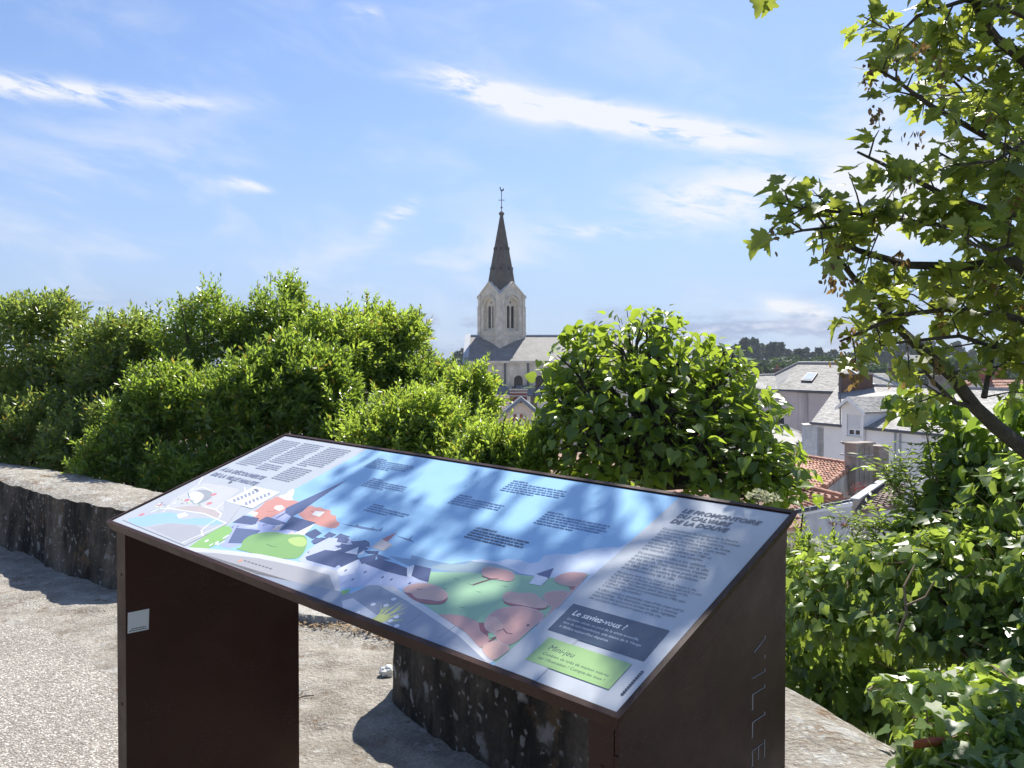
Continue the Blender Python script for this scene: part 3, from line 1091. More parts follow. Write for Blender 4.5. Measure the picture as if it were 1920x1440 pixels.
class Print:
    """flat polygons printed on the sheet, each a hair above the one before"""
    layer = 0

    def __init__(s):
        s.V, s.F, s.C = [], [], []

    def poly(s, uv, col, step=True):
        if step:
            Print.layer += 1
        h = -REC + Print.layer * 0.000005
        lo, hiu, hiv = RIM + 0.0036, PW - RIM - 0.0036, PD - RIM - 0.0036
        uv = [(min(max(u, lo), hiu), min(max(v, lo), hiv)) for u, v in uv]
        o = len(s.V)
        s.V += [W3(u, v, h) for u, v in uv]
        s.C += [(*col, 1)] * len(uv)
        s.F.append(tuple(range(o, o + len(uv))))

    def raw(s, V2, F, col):
        h = -REC + Print.layer * 0.000005
        o = len(s.V)
        s.V += [W3(u, v, h) for u, v in V2]
        s.C += [(*col, 1)] * len(V2)
        s.F += [tuple(i + o for i in f) for f in F]

    def line(s, uv, w, col):
        Print.layer += 1
        for (a, b), (c, d) in zip(uv[:-1], uv[1:]):
            dx, dy = c - a, d - b
            L = math.hypot(dx, dy) or 1
            nx, ny = -dy / L * w / 2, dx / L * w / 2
            ex, ey = dx / L * w * 0.3, dy / L * w * 0.3
            s.poly([(a + nx - ex, b + ny - ey), (a - nx - ex, b - ny - ey), (c - nx + ex, d - ny + ey), (c + nx + ex, d + ny + ey)], col, False)

    def blob(s, c, ru, rv, col, n=18, rot=0.0):
        Print.layer += 1
        s.poly([(c[0] + ru * math.cos(t) * math.cos(rot) - rv * math.sin(t) * math.sin(rot),
                 c[1] + ru * math.cos(t) * math.sin(rot) + rv * math.sin(t) * math.cos(rot)) for t in [2 * math.pi * i / n for i in range(n)]], col, False)

    def rounded(s, uv, col, it=2, outline=None):
        for _ in range(it):
            q = []
            for i in range(len(uv)):
                (a, b), (c, d) = uv[i], uv[(i + 1) % len(uv)]
                q += [(a * .75 + c * .25, b * .75 + d * .25), (a * .25 + c * .75, b * .25 + d * .75)]
            uv = q
        s.poly(uv, col)
        if outline:
            s.line(uv + uv[:1], 0.0022, outline)

    def mk(s, name, label=None, parent=None):
        o = mk(name, s.V, s.F, MAT['print'], parent or desk)
        at = o.data.color_attributes.new('print', 'FLOAT_COLOR', 'POINT')
        at.data.foreach_set('color', np.array(s.C, dtype=np.float32).ravel())
        if label:
            o['label'] = label
        return o


TEXTQ = []


def text(pr, s, u, v, size, col, width=None, bold=0.0, shear=0.0):
    TEXTQ.append((pr, s, u, v, size, col, width, bold, shear))


def flush_text():
    tmp = []
    for i, (pr, s, u, v, size, col, width, bold, shear) in enumerate(TEXTQ):
        cu = bpy.data.curves.new('t', 'FONT')
        cu.body = s
        cu.size = 1.0
        cu.offset = bold
        cu.shear = shear
        cu.resolution_u = 2
        o = bpy.data.objects.new('t', cu)
        COL.objects.link(o)
        tmp.append(o)
    bpy.context.view_layer.update()
    dg = bpy.context.evaluated_depsgraph_get()
    for o, (pr, s, u, v, size, col, width, bold, shear) in zip(tmp, TEXTQ):
        me = bpy.data.meshes.new_from_object(o.evaluated_get(dg))
        V = [(p.co.x, p.co.y) for p in me.vertices]
        F = [tuple(p.vertices) for p in me.polygons]
        x0, x1 = min(p[0] for p in V), max(p[0] for p in V)
        sx = size if width is None else width / (x1 - x0)
        pr.raw([(u + (x - x0) * sx, v + y * size) for x, y in V], F, col)
        bpy.data.meshes.remove(me)
    for o in tmp:
        cu = o.data
        bpy.data.objects.remove(o)
        bpy.data.curves.remove(cu)


def greek(pr, u0, u1, v, lines, sp, col, rng, h=0.0042, last=0.6, head=None):
    """lines too small to read: word-long dashes"""
    for i in range(lines):
        x = u0
        end = u1 if i < lines - 1 else u0 + (u1 - u0) * last
        end -= rng.random() * 0.012
        while x < end - 0.003:
            w = min(rng.uniform(0.006, 0.022), end - x)
            pr.poly([(x, v), (x + w, v), (x + w, v + h), (x, v + h)], col, False)
            x += w + 0.0026
        v -= sp
    return v


build_desk()


def build_print():
    rng = random.Random(21)
    ink = lin(52, 60, 78)
    grey = lin(190, 195, 200)
    sky = lin(154, 203, 240)
    # paper
    pr = Print()
    pr.poly([(0, 0), (PW, 0), (PW, PD), (0, PD)], grey)
    pr.mk('printed_sheet')
    # ---------------- illustration
    pr = Print()
    L, Rr = 0.5125, 1.692
    pr.poly([(L, 0), (Rr, 0), (Rr, PD), (L, PD)], sky)
    cloud = lin(205, 218, 238)
    pr.poly(c4((830, 748), (900, 740), (1000, 755), (1060, 740), (1150, 745), (1200, 765), (1262, 762), (1300, 718), (1380, 705), (1500, 710), (1570, 680), (1640, 668))
            + c5((380, 412), (450, 404), (528, 404)) + [(Rr, 0.47), (Rr, 0.2)] + c4((1300, 900), (900, 850)), cloud)
    pr.rounded(c3((1240, 520), (1235, 490), (1290, 480), (1310, 455), (1350, 435), (1345, 480), (1330, 500), (1350, 530)), lin(232, 238, 245))
    # sea, far shore, headland
    pr.poly(c3((1480, 705), (1560, 688)) + c4((0, 512), (120, 545), (300, 590), (460, 640), (640, 690), (840, 745), (830, 790), (560, 850), (300, 770), (100, 700), (-60, 640)), lin(160, 205, 240))
    sh = lin(92, 118, 158)
    pr.poly(c4((-2, 510), (60, 525), (92, 528), (100, 513), (110, 533), (180, 548), (210, 545), (240, 553), (268, 533), (252, 562), (120, 545)), sh)
    pr.poly(c4((345, 588), (400, 602), (428, 610), (462, 584), (442, 614), (466, 632), (420, 620)), sh)
    pr.poly(c3((1680, 688), (1790, 705), (1800, 690), (1812, 706), (1900, 722), (1920, 712), (1920, 742), (1780, 715)), sh)
    pr.poly(c4((300, 720), (440, 740), (450, 712), (560, 745), (700, 770), (820, 752), (905, 760), (1000, 772), (1070, 795), (1150, 832), (1245, 846), (1100, 860), (560, 850)), lin(128, 160, 192))
    pr.poly(c4((560, 795), (640, 772), (800, 770), (830, 752), (910, 762), (1010, 778), (1080, 800), (1120, 830), (800, 835)), lin(150, 172, 182))
    # green field
    grn = lin(156, 198, 158)
    pr.poly(c4((500, 850), (575, 822), (900, 828), (1120, 838), (1235, 850), (1420, 862), (1600, 835)) + [(Rr, 0.05), (Rr, 0.022)] + c4((960, 1400), (620, 1095), (390, 935)), grn)
    for x, y in ((735, 862), (830, 897), (880, 945), (775, 1045), (1050, 910), (660, 925)):
        a = c4((x - 26, y - 4), (x, y + 4), (x + 26, y + 6), (x, y + 9))
        pr.poly(a, lin(95, 140, 100))
    # orange clumps behind the spire
    org = lin(216, 146, 126)
    pr.rounded(c3((1060, 665), (1045, 610), (1110, 570), (1140, 530), (1190, 515), (1210, 495), (1245, 500), (1290, 525), (1350, 520), (1400, 545), (1310, 610), (1200, 650), (1110, 680)), org)
    pr.rounded(c3((1370, 600), (1400, 575), (1440, 575), (1470, 555), (1500, 575), (1540, 570), (1570, 590), (1615, 590), (1605, 625), (1655, 632), (1645, 665), (1685, 690), (1640, 728), (1570, 715), (1500, 695), (1390, 645)), org)
    dk = lin(190, 108, 96)
    pr.line(c3((1150, 600), (1190, 605), (1215, 590)), 0.003, dk)
    pr.line(c3((1470, 600), (1500, 612), (1530, 606)), 0.003, dk)
    lil, lil2, white_, navy, navy2, cream = lin(172, 180, 222), lin(196, 204, 232), lin(236, 238, 245), lin(70, 82, 122), lin(84, 98, 138), lin(222, 208, 200)
    pr.poly(c3((1200, 580), (1215, 562), (1260, 558), (1280, 580), (1240, 600)), white_)
    pr.poly(c3((1475, 625), (1500, 600), (1570, 605), (1530, 640)), white_)
    # church with long spire
    pr.poly(c3((1160, 660), (1290, 590), (1430, 590), (1320, 650), (1240, 700)), lil)
    pr.poly(c3((1728, 376), (1288, 578), (1280, 612), (1330, 642), (1410, 600), (1440, 572)), lin(76, 90, 134))
    pr.poly(c3((1728, 376), (1330, 642), (1410, 600), (1440, 572)), lin(62, 74, 116))
    for i in range(3):
        pr.poly(c3((1215 + 20 * i, 650 - 12 * i), (1250 + 20 * i, 632 - 12 * i), (1254 + 20 * i, 636 - 12 * i), (1220 + 20 * i, 655 - 12 * i)), navy, i == 0)
    # upper town walls and roofs
    pr.poly(c3((885, 705), (1000, 660), (1100, 675), (1200, 690), (1330, 700), (1420, 770), (1300, 800), (1080, 770), (1000, 830), (880, 870), (810, 850)), lil)
    pr.poly(c3((1010, 620), (1040, 600), (1090, 612), (1070, 640)), white_)
    for q in (((905, 682), (985, 632), (1095, 652), (1062, 702), (1000, 694)), ((1090, 672), (1150, 640), (1305, 690), (1200, 702)),
              ((930, 722), (1105, 740), (1000, 832), (872, 830)), ((1240, 742), (1330, 638), (1505, 685), (1395, 748), (1300, 730)),
              ((1420, 765), (1500, 728), (1545, 760), (1480, 800)), ((1560, 780), (1600, 750), (1650, 770), (1600, 800)), ((1640, 790), (1680, 762), (1750, 785), (1700, 808)),
              ((1480, 835), (1540, 790), (1640, 800), (1580, 850))):
        pr.poly(c3(*q), navy if rng.random() < 0.6 else navy2)
        pr.line(c3(*q, q[0]), 0.0012, lin(48, 56, 92))
    pr.poly(c3((1335, 768), (1420, 772), (1498, 688)), white_)
    pr.poly(c3((975, 715), (1085, 728), (1090, 690)), lil2)
    pr.poly(c3((1180, 735), (1260, 690), (1240, 740)), cream)
    pr.poly(c3((1290, 770), (1340, 740), (1345, 765)), cream)
    # lower town: walls first
    pr.poly(c3((1380, 950), (1450, 880), (1500, 840), (1600, 790), (1750, 800), (1900, 860)) + c4((0, 690), (110, 740), (420, 830), (570, 830), (555, 890), (430, 935), (170, 912), (-40, 930), (-200, 880)), lil2)
    for q, c in ((((1430, 930), (1570, 880), (1770, 902), (1640, 1006), (1440, 952)), navy), (((1640, 850), (1800, 838), (1880, 870), (1800, 918), (1740, 895)), navy2),
                 (((1770, 820), (1860, 810), (1890, 830), (1870, 850)), navy), (((1500, 790), (1560, 800), (1500, 832), (1470, 822)), navy2)):
        pr.poly(c3(*q), c)
        pr.line(c3(*q, q[0]), 0.0012, lin(48, 56, 92))
    for q, c in ((((0, 698), (80, 700), (112, 740), (60, 762), (0, 792), (-40, 760)), navy), (((-20, 600), (50, 612), (30, 640), (-30, 630)), navy2), (((60, 628), (170, 628), (180, 660), (90, 668)), navy2),
                 (((110, 735), (222, 708), (212, 752), (130, 772)), navy2), (((150, 770), (240, 738), (342, 768), (420, 800), (418, 852), (280, 818)), navy),
                 (((222, 706), (312, 742), (235, 742)), navy2), (((440, 842), (470, 778), (574, 802), (555, 887), (500, 872)), navy), (((0, 640), (70, 660), (20, 700), (-40, 690)), navy2),
                 (((150, 690), (240, 690), (230, 706), (170, 706)), navy)):
        pr.poly(c4(*q), c)
        pr.line(c4(*q, q[0]), 0.0012, lin(48, 56, 92))
    pr.poly(c4((0, 792), (100, 745), (112, 782), (80, 832), (0, 850), (-60, 830)), white_)
    pr.poly(c4((420, 790), (468, 778), (446, 855), (420, 852)), white_)
    pr.poly(c4((20, 700), (110, 662), (98, 712)), white_)
    pr.poly(c4((100, 712), (150, 680), (140, 712)), white_)
    for x, y in ((25, 812), (150, 822), (262, 856), (318, 870), (436, 894), (70, 870)):
        pr.poly(c4((x - 10, y + 5), (x + 6, y - 7), (x + 12, y - 3), (x - 3, y + 10)), lin(70, 82, 128))
    for x, y in ((905, 715), (940, 710), (1130, 700), (1150, 695), (1450, 895), (1200, 712)):
        pr.poly(c3((x - 8, y + 4), (x + 5, y - 6), (x + 9, y - 3), (x - 3, y + 8)), lin(80, 90, 140))
    pr.poly(c3((1620, 880), (1680, 862), (1690, 872), (1640, 888)), white_)
    # small church with a red spire
    pr.poly(c4((188, 666), (262, 610), (292, 628), (330, 650), (270, 690)), cream)
    pr.poly(c4((356, 569), (258, 612), (292, 630)), lin(188, 108, 104))
    # green bushes left
    pr.rounded(c3((965, 865), (975, 810), (1050, 765), (1200, 745), (1290, 770), (1410, 765), (1450, 810), (1420, 900), (1360, 950), (1200, 935), (1010, 895), (915, 870)), lin(132, 178, 92))
    pr.rounded(c3((1285, 800), (1400, 780), (1445, 812), (1425, 860), (1340, 850)), lin(186, 212, 118))
    pr.line(c3((1150, 838), (1185, 855), (1220, 860)), 0.0025, lin(80, 130, 60))
    pr.poly(c3((588, 862), (700, 785), (760, 745), (840, 705), (890, 712), (902, 745), (850, 805), (770, 850), (660, 902), (610, 890)), lin(142, 194, 92))
    for i in range(9):
        x, y = 700 + rng.random() * 150, 850 - rng.random() * 90
        pr.poly(c3((x, y), (x + 26, y - 14), (x + 30, y - 8), (x + 6, y + 6)), white_)
    # terrace kerb and wall in front
    pr.poly(c3((588, 862), (700, 868), (860, 882), (1100, 910), (1380, 965), (1660, 1030)) + c4((0, 992), (60, 960), (180, 905), (330, 915), (620, 1095), (800, 1215), (980, 1396)) + [(Rr - 0.01, 0), (L, 0)], lin(214, 214, 216))
    pr.poly(c3((640, 895), (800, 905), (1090, 940), (1380, 1000), (1600, 1060)) + c4((0, 1040), (60, 1000)) + [(0.85, 0.0), (0.53, 0.0)], lin(172, 170, 172))
    pr.poly(c4((60, 962), (180, 908), (235, 908), (420, 1010), (600, 1130), (760, 1240), (930, 1400)) + [(1.60, 0), (0.86, 0)], lin(150, 158, 174))
    pr.poly(c4((0, 1010), (70, 990), (330, 1180), (300, 1190), (0, 1060)), lin(206, 210, 220))
    pr.poly(c4((0, 940), (60, 935), (30, 965), (0, 972)), lin(150, 200, 110))
    pr.line(c4((620, 1250), (760, 1150)), 0.0015, lin(110, 118, 136))
    pr.line(c4((420, 1160), (510, 1090)), 0.0015, lin(110, 118, 136))
    # tuft of yellow grass
    yel = lin(222, 226, 130)
    for i in range(26):
        tx, ty = rng.uniform(250, 430), rng.uniform(990, 1140)
        bx, by = 170 + rng.random() * 60, 1140 + rng.random() * 20
        pr.poly(c4((bx, by), (tx, ty), (bx + 14, by + 6)), yel)
    for x, y in ((202, 1032), (285, 1038), (335, 998), (352, 1112), (313, 1137), (354, 1170), (105, 1085)):
        pr.blob(c4((x, y))[0], 0.0065, 0.0055, white_)
    # rounded pink bushes
    pk, pkl, shd = lin(206, 160, 152), lin(216, 176, 162), lin(162, 96, 98)
    ln_ = lin(128, 80, 88)
    pr.line(c4((846, 905), (905, 885), (962, 868)), 0.004, ln_)
    pr.rounded(c4((900, 805), (935, 788), (1010, 800), (1090, 818), (1118, 858), (1085, 886), (1010, 872), (960, 868), (905, 845)), pk, 2, lin(216, 186, 180))
    pr.line(c4((905, 850), (960, 868), (1005, 868)), 0.003, ln_)
    pr.poly(c4((1204, 898), (1250, 840), (1332, 862), (1282, 912)), white_)
    pr.poly(c4((1364, 798), (1252, 836), (1332, 864)), lin(84, 96, 140))
    pr.rounded(c4((1358, 862), (1440, 826), (1530, 826), (1600, 838)) + [(Rr, 0.19), (Rr, 0.165)] + c4((1505, 918), (1440, 912), (1380, 892)), pk, 2, lin(216, 186, 180))
    pr.poly(c4((1460, 915), (1505, 915), (1490, 940), (1470, 935)), shd)
    pr.rounded(c4((388, 940), (440, 905), (520, 895), (600, 910), (662, 945), (688, 985), (662, 1026), (590, 1034), (500, 1022), (438, 990)), shd)
    pr.rounded(c4((388, 938), (440, 905), (520, 893), (600, 908), (662, 943), (690, 980), (640, 1012), (560, 1000), (470, 990), (455, 955), (410, 955)), pkl, 2, lin(216, 186, 180))
    pr.line(c4((485, 932), (500, 938), (520, 932)), 0.002, ln_)
    pr.rounded(c4((1285, 965), (1370, 942), (1500, 950)) + [(Rr, 0.115)] + c4((1370, 1052), (1320, 1035)), pk, 2, lin(216, 186, 180))
    pr.rounded(c4((1035, 1000), (1045, 965), (1085, 950), (1150, 965), (1230, 958), (1285, 1000), (1340, 1050), (1270, 1070), (1160, 1052), (1050, 1032)), shd)
    pr.rounded(c4((1035, 990), (1045, 960), (1085, 948), (1150, 962), (1230, 955), (1290, 1000), (1335, 1050), (1250, 1055), (1160, 1035), (1050, 1015)), pkl, 2, lin(216, 186, 180))
    pr.poly(c4((620, 1097), (700, 1095), (780, 1105), (870, 1140), (940, 1200), (952, 1268), (890, 1312), (800, 1212)), pk)
    pr.rounded(c4((890, 1312), (950, 1270), (1020, 1262), (1090, 1310), (1040, 1350), (968, 1402)), pkl, 2, lin(216, 186, 180))
    pr.poly(c4((880, 1150), (935, 1150), (960, 1215), (940, 1240), (890, 1200)), shd)
    pr.poly(c4((940, 1215), (985, 1210), (990, 1240), (945, 1250)), grn)
    pr.rounded(c4((915, 1150), (955, 1090), (1030, 1052), (1160, 1042), (1330, 1090), (1215, 1190), (1090, 1300), (1005, 1275), (985, 1215), (930, 1200)), pk, 2, lin(216, 186, 180))
    pr.rounded(c4((918, 1165), (950, 1100), (1010, 1130), (1040, 1180), (1000, 1215), (940, 1205)), pkl, 2, lin(216, 186, 180))
    pr.line(c4((1000, 1205), (1040, 1190), (1060, 1215), (1095, 1222)), 0.0025, ln_)
    pr.line(c4((950, 1270), (990, 1242)), 0.005, ln_)
    pr.blob(c4((1198, 1166))[0], 0.003, 0.003, lin(70, 45, 50))
    pr.poly([(Rr, 0), (Rr + 0.1, 0), (Rr + 0.1, 0.2), (Rr, 0.2)], grey)
    # little logo and line at the bottom
    pr.blob(c3((960, 958))[0], 0.006, 0.006, lin(238, 160, 120))
    pr.mk('illustration', 'printed picture of a blue sky over slate roofs, a church spire and rounded pink bushes')

    # ---------------- street map
    pr = Print()
    mg = lin(190, 192, 196)
    pr.poly(c3((690, 352), (860, 392), (990, 430), (1000, 520), (870, 690), (720, 770), (560, 850), (110, 665)), mg)
    pr.poly(c3((620, 440), (700, 400), (850, 420), (960, 450), (840, 540), (840, 600), (700, 570), (560, 600), (420, 590), (470, 520)), lin(206, 205, 204))
    pr.poly(c3((300, 720), (450, 690), (640, 705), (700, 740), (640, 800), (540, 830)), lin(178, 178, 182))
    pr.rounded(c3((440, 585), (620, 560), (760, 580), (825, 610), (820, 650), (740, 640), (600, 600)), lin(196, 182, 176))
    pr.rounded(c3((122, 662), (250, 640), (400, 612), (480, 612), (525, 625), (500, 650), (540, 665), (640, 650), (770, 655), (850, 682), (800, 702), (690, 705), (560, 695), (450, 686), (340, 700), (250, 722)), lin(158, 198, 238), 1)
    wl = lin(240, 241, 243)
    for pts, w in (((( 690, 360), (660, 410), (600, 450)), .004), (((400, 610), (440, 580), (560, 600), (700, 620), (790, 660), (860, 690)), .004),
                   (((700, 570), (780, 590), (822, 620), (810, 650), (740, 690), (680, 740), (690, 780)), .005), (((860, 690), (700, 760), (540, 830)), .004),
                   (((610, 450), (690, 430), (760, 460)), .004), (((320, 610), (380, 585), (440, 580)), .006), (((990, 432), (1000, 470)), .004), (((840, 540), (780, 590)), .003)):
        pr.line(c3(*pts), w, wl)
    pr.rounded(c3((592, 470), (680, 445), (765, 460), (750, 515), (640, 560), (600, 520)), lin(158, 162, 164))
    pr.rounded(c3((582, 480), (640, 455), (702, 482), (690, 515), (635, 558), (605, 520)), lin(240, 241, 238))
    pr.line(c3((582, 470), (600, 520), (630, 552), (660, 545), (755, 505)), .003, lin(120, 140, 150))
    for x, y in ((770, 483), (577, 523), (737, 547), (375, 560), (250, 628)):
        pr.blob(c3((x, y))[0], .011, .009, lin(218, 120, 124))
    for i in range(26):
        t = i / 25
        x, y = 330 + 330 * t + rng.uniform(-25, 25), 590 - 60 * math.sin(t * 2.2) + rng.uniform(-22, 22)
        pr.poly(c3((x, y), (x + 16, y - 6), (x + 20, y), (x + 4, y + 7)), rng.choice([wl, lin(226, 226, 190), lin(150, 150, 156), lin(160, 180, 150)]))
    pr.poly(c3((500, 630), (560, 612), (590, 632), (520, 655)), wl)
    pr.poly(c3((870, 400), (895, 385), (905, 392), (880, 407)), ink)
    pr.mk('street_map', 'printed grey street map with a blue river mouth and red dots')
    pr = Print()
    pr.poly(c3((1062, 424), (1246, 468), (1046, 584), (858, 530)), lin(242, 244, 248))
    for r in range(2):
        for i in range(7):
            x, y = 905 + 27 * i + 85 * r, 527 - 11.5 * i + 22 * r
            pr.poly(c3((x, y - 8), (x + 18, y - 14), (x + 26, y + 8), (x + 8, y + 14)), lin(150, 154, 170), i == 0)
    pr.poly(c3((1050, 448), (1075, 440), (1100, 458), (1075, 462)), lin(110, 110, 128))
    pr.mk('map_key')

    # ---------------- text
    Print.layer += 1
    pr_t = Print()
    head = lin(112, 118, 146)
    text(pr_t, 'À LA DÉCOUVERTE', 0.036, 0.389, 0.030, head, 0.275, 0.028, 0.12)
    text(pr_t, 'DE LA VILLE HAUTE', 0.040, 0.3515, 0.030, head, 0.287, 0.028, 0.12)
    pr_h = Print()
    hd2 = lin(84, 92, 112)
    text(pr_h, 'LE PROMONTOIRE', 1.7345, 0.6150, 0.0235, hd2, 0.187, 0.026, 0.2)
    text(pr_h, 'DU CALVAIRE', 1.7335, 0.5905, 0.0235, hd2, 0.1315, 0.026, 0.2)
    text(pr_h, 'DE LA DOUVE', 1.7325, 0.5660, 0.0235, hd2, 0.138, 0.026, 0.2)
    pr_b = Print()
    body = lin(84, 90, 106)
    v = 0.5360
    for para, sz, sp in (((
            'Le promontoire du Calvaire de la Douve', 'est le point culminant de Pornic. Constitué', 'de terre et de roche, il est construit', "vers 1680 par l'ancienne abbaye de Seine,",
            'maîtresse de Pornic comtal. Cette butte,', 'qui accueille alors un calvaire, est', 'exhaussée et consolidée en 1785 et', 'une nouvelle croix y est installée.'), 0.0108, 0.01235),
            (('Ce promontoire offre à ses visiteurs', 'un point de vue remarquable sur la ville', 'et ses abords. Cette illustration, inspirée', "d'un dessin réalisé du même point de vue",
              'en 1803, met en lumière les évolutions', 'et transformations de la ville.'), 0.0108, 0.01235),
            (('The promontory of the Calvaire de la Douve is the', 'highest point in Pornic. A knoll of earth and rock, it was', 'built in 1680 on the old normal permanent of the', 'castle town. This mound, which was around',
              'a calvary, was raised and consolidated in 1785, and', 'a new cross was installed.'), 0.0088, 0.0103),
            (('It offers visitors a remarkable view of the town and its', 'surroundings. This illustration, inspired by a drawing', 'made from the same point of view in 1803, highlights', 'the evolutions and transformations of the city.'), 0.0088, 0.0103)):
        for s in para:
            text(pr_b, s, 1.7325, v, sz, body, None, 0.002, 0.0)
            v -= sp
        v -= 0.0052
    # three columns on the left sheet
    tc = lin(120, 128, 150)
    greek(pr_b, 0.046, 0.172, 0.6430, 17, 0.0122, tc, rng)
    greek(pr_b, 0.183, 0.307, 0.6450, 13, 0.0122, tc, rng, last=0.8)
    greek(pr_b, 0.183, 0.300, 0.4785, 4, 0.0115, tc, rng, last=0.7)
    greek(pr_b, 0.336, 0.470, 0.6440, 12, 0.0122, tc, rng, last=0.5)
    greek(pr_b, 0.336, 0.455, 0.4900, 8, 0.0115, tc, rng, last=0.9)
    # captions in the printed sky
    cc = lin(92, 124, 168)
    for u, v, n, w in ((0.622, 0.625, 6, 0.20), (0.735, 0.512, 5, 0.18), (0.885, 0.391, 4, 0.17), (1.108, 0.514, 5, 0.185), (1.206, 0.628, 6, 0.205), (1.418, 0.515, 6, 0.20)):
        greek(pr_b, u, u + 0.07, v, 1, 0.0112, cc, rng, 0.0048, 0.8)
        greek(pr_b, u, u + w, v - 0.0112, n - 1, 0.0108, cc, rng, 0.0045, 0.62)
    text(pr_b, 'LES REMPARTS', 1.290, 0.3905, 0.0098, lin(50, 62, 92), 0.068, 0.03)
    greek(pr_b, 1.290, 1.475, 0.3795, 4, 0.0108, lin(56, 72, 104), rng, 0.0048, 0.75)
    # tiny credit on the right border
    for i in range(11):
        pr_b.poly([(1.944, 0.05 + i * 0.006), (1.949, 0.05 + i * 0.006), (1.949, 0.0545 + i * 0.006), (1.944, 0.0545 + i * 0.006)], ink, False)
    for i in range(8):
        u, v = c3((985 + i * 26, 958 + i * 8))[0]
        pr_b.poly([(u, v), (u + .010, v), (u + .010, v + .003), (u, v + .003)], lin(120, 122, 130), False)
    # fact box and game box
    pr_1, pr_2 = Print(), Print()
    pr_1.poly(c5((245, 752), (835, 917), (675, 1103), (85, 912)), lin(62, 80, 102))
    Print.layer += 1
    text(pr_1, 'Le saviez-vous ?', 1.7345, 0.1955, 0.0225, lin(232, 236, 240), 0.121, 0.012, 0.1)
    for i, s in enumerate(('La niche située au pied de la croix accueille,', 'lors de son installation, une statue de la Vierge', "à l'Enfant aujourd'hui disparue.")):
        text(pr_1, s, 1.7345, 0.1800 - i * 0.0125, 0.0092, lin(190, 200, 212), None, 0.005)
    pr_2.poly([(1.737, 0.0515), (1.920, 0.0515), (1.920, 0.1215), (1.737, 0.1215)], lin(156, 192, 126))
    Print.layer += 1
    text(pr_2, 'Mini-jeu', 1.7575, 0.0915, 0.0205, lin(48, 62, 72), 0.057, 0.0, 0.12)
    for i, s in enumerate(('Combien de toits de maison vois-tu', "sur l'illustration ? Compte-les tous !")):
        text(pr_2, s, 1.7565, 0.0765 - i * 0.0125, 0.0100, lin(56, 74, 66), None, 0.008)
    flush_text()
    pr_t.mk('heading_text', 'heading À LA DÉCOUVERTE DE LA VILLE HAUTE on the left sheet')
    pr_h.mk('heading_text', 'heading LE PROMONTOIRE DU CALVAIRE DE LA DOUVE on the right sheet')
    pr_b.mk('body_text')
    pr_1.mk('fact_box', 'dark blue printed box headed Le saviez-vous ?')
    pr_2.mk('game_box', 'pale green printed box headed Mini-jeu')


build_print()

# ------------------------------------------------------------------ roofs


def lerp4(q, s, t):
    a, b, c, d = q
    return (a.lerp(b, s)).lerp(d.lerp(c, s), t)


def roof_slab(g, quad, th=0.12):
    """solid sheet under the tiles; quad = eave left, eave right, ridge right, ridge left"""
    n = (quad[1] - quad[0]).cross(quad[3] - quad[0]).normalized()
    if n.z < 0:
        n = -n
    g.prism(list(quad), -n * th)
    return n


def slates(name, quad, size, mat, parent, rng, under=None, lift=0.02):
    """every slate a thin leaf of its own, courses staggered"""
    g = G()
    n = roof_slab(g, quad, 0.10)
    g.mk('roof', under or mat, parent)
    wb = max((quad[1] - quad[0]).length, (quad[2] - quad[3]).length)
    hb = max((quad[3] - quad[0]).length, (quad[2] - quad[1]).length)
    rows, cols = max(2, int(hb / (size * 0.8))), max(2, int(wb / size))
    V, F = [], []
    for r in range(rows):
        t0, t1 = r / rows, min(1.0, (r + 1.12) / rows)
        wr = (quad[0].lerp(quad[3], t0) - quad[1].lerp(quad[2], t0)).length
        nc = max(1, int(cols * wr / wb))
        off = 0.5 if r % 2 else 0.0
        for c in range(-1, nc + 1):
            s0, s1 = max(0.0, (c + off) / nc), min(1.0, (c + off + 0.96) / nc)
            if s1 - s0 < 0.15 / nc:
                continue
            o = len(V)
            a, b = lerp4(quad, s0, t0), lerp4(quad, s1, t0)
            d, e = lerp4(quad, s0, t1), lerp4(quad, s1, t1)
            lo = n * (lift + rng.uniform(-0.3, 0.5) * lift)
            lo2 = n * (lift + rng.uniform(-0.3, 0.5) * lift)
            hi = n * lift * 0.3
            V += [a + lo, b + lo2, e + hi, d + hi, a + n * 0.001, b + n * 0.001]
            F += [(o, o + 1, o + 2, o + 3), (o, o + 4, o + 5, o + 1)]
    return mk(name, V, F, mat, parent, kind='stuff')


def tiles(name, quad, size, mat, parent, rng, wave=0.05, lift=0.05):
    """interlocking clay tiles: each tile a waved strip, courses stepped"""
    g = G()
    n = roof_slab(g, quad, 0.10)
    g.mk('roof', mat, parent)
    wb = max((quad[1] - quad[0]).length, (quad[2] - quad[3]).length)
    hb = max((quad[3] - quad[0]).length, (quad[2] - quad[1]).length)
    rows, cols = max(2, int(hb / (size * 1.45))), max(2, int(wb / size))
    V, F = [], []
    prof = [(0.0, 0.2), (0.25, 1.0), (0.5, 0.35), (0.78, 0.0), (1.0, 0.2)]
    for r in range(rows):
        t0, t1 = r / rows, min(1.0, (r + 1.06) / rows)
        wr = (quad[0].lerp(quad[3], t0) - quad[1].lerp(quad[2], t0)).length
        nc = max(1, int(cols * wr / wb))
        for c in range(nc):
            o = len(V)
            j = rng.uniform(-0.012, 0.012)
            for (x, h) in prof:
                s = (c + x) / nc
                a, d = lerp4(quad, s, t0), lerp4(quad, s, t1)
                V += [a + n * (lift + h * wave + j), d + n * (h * wave * 0.8 + 0.005), a + n * 0.002]
            for k in range(4):
                i = o + k * 3
                F += [(i, i + 3, i + 4, i + 1), (i, i + 2, i + 5, i + 3)]
    return mk(name, V, F, mat, parent, kind='stuff')


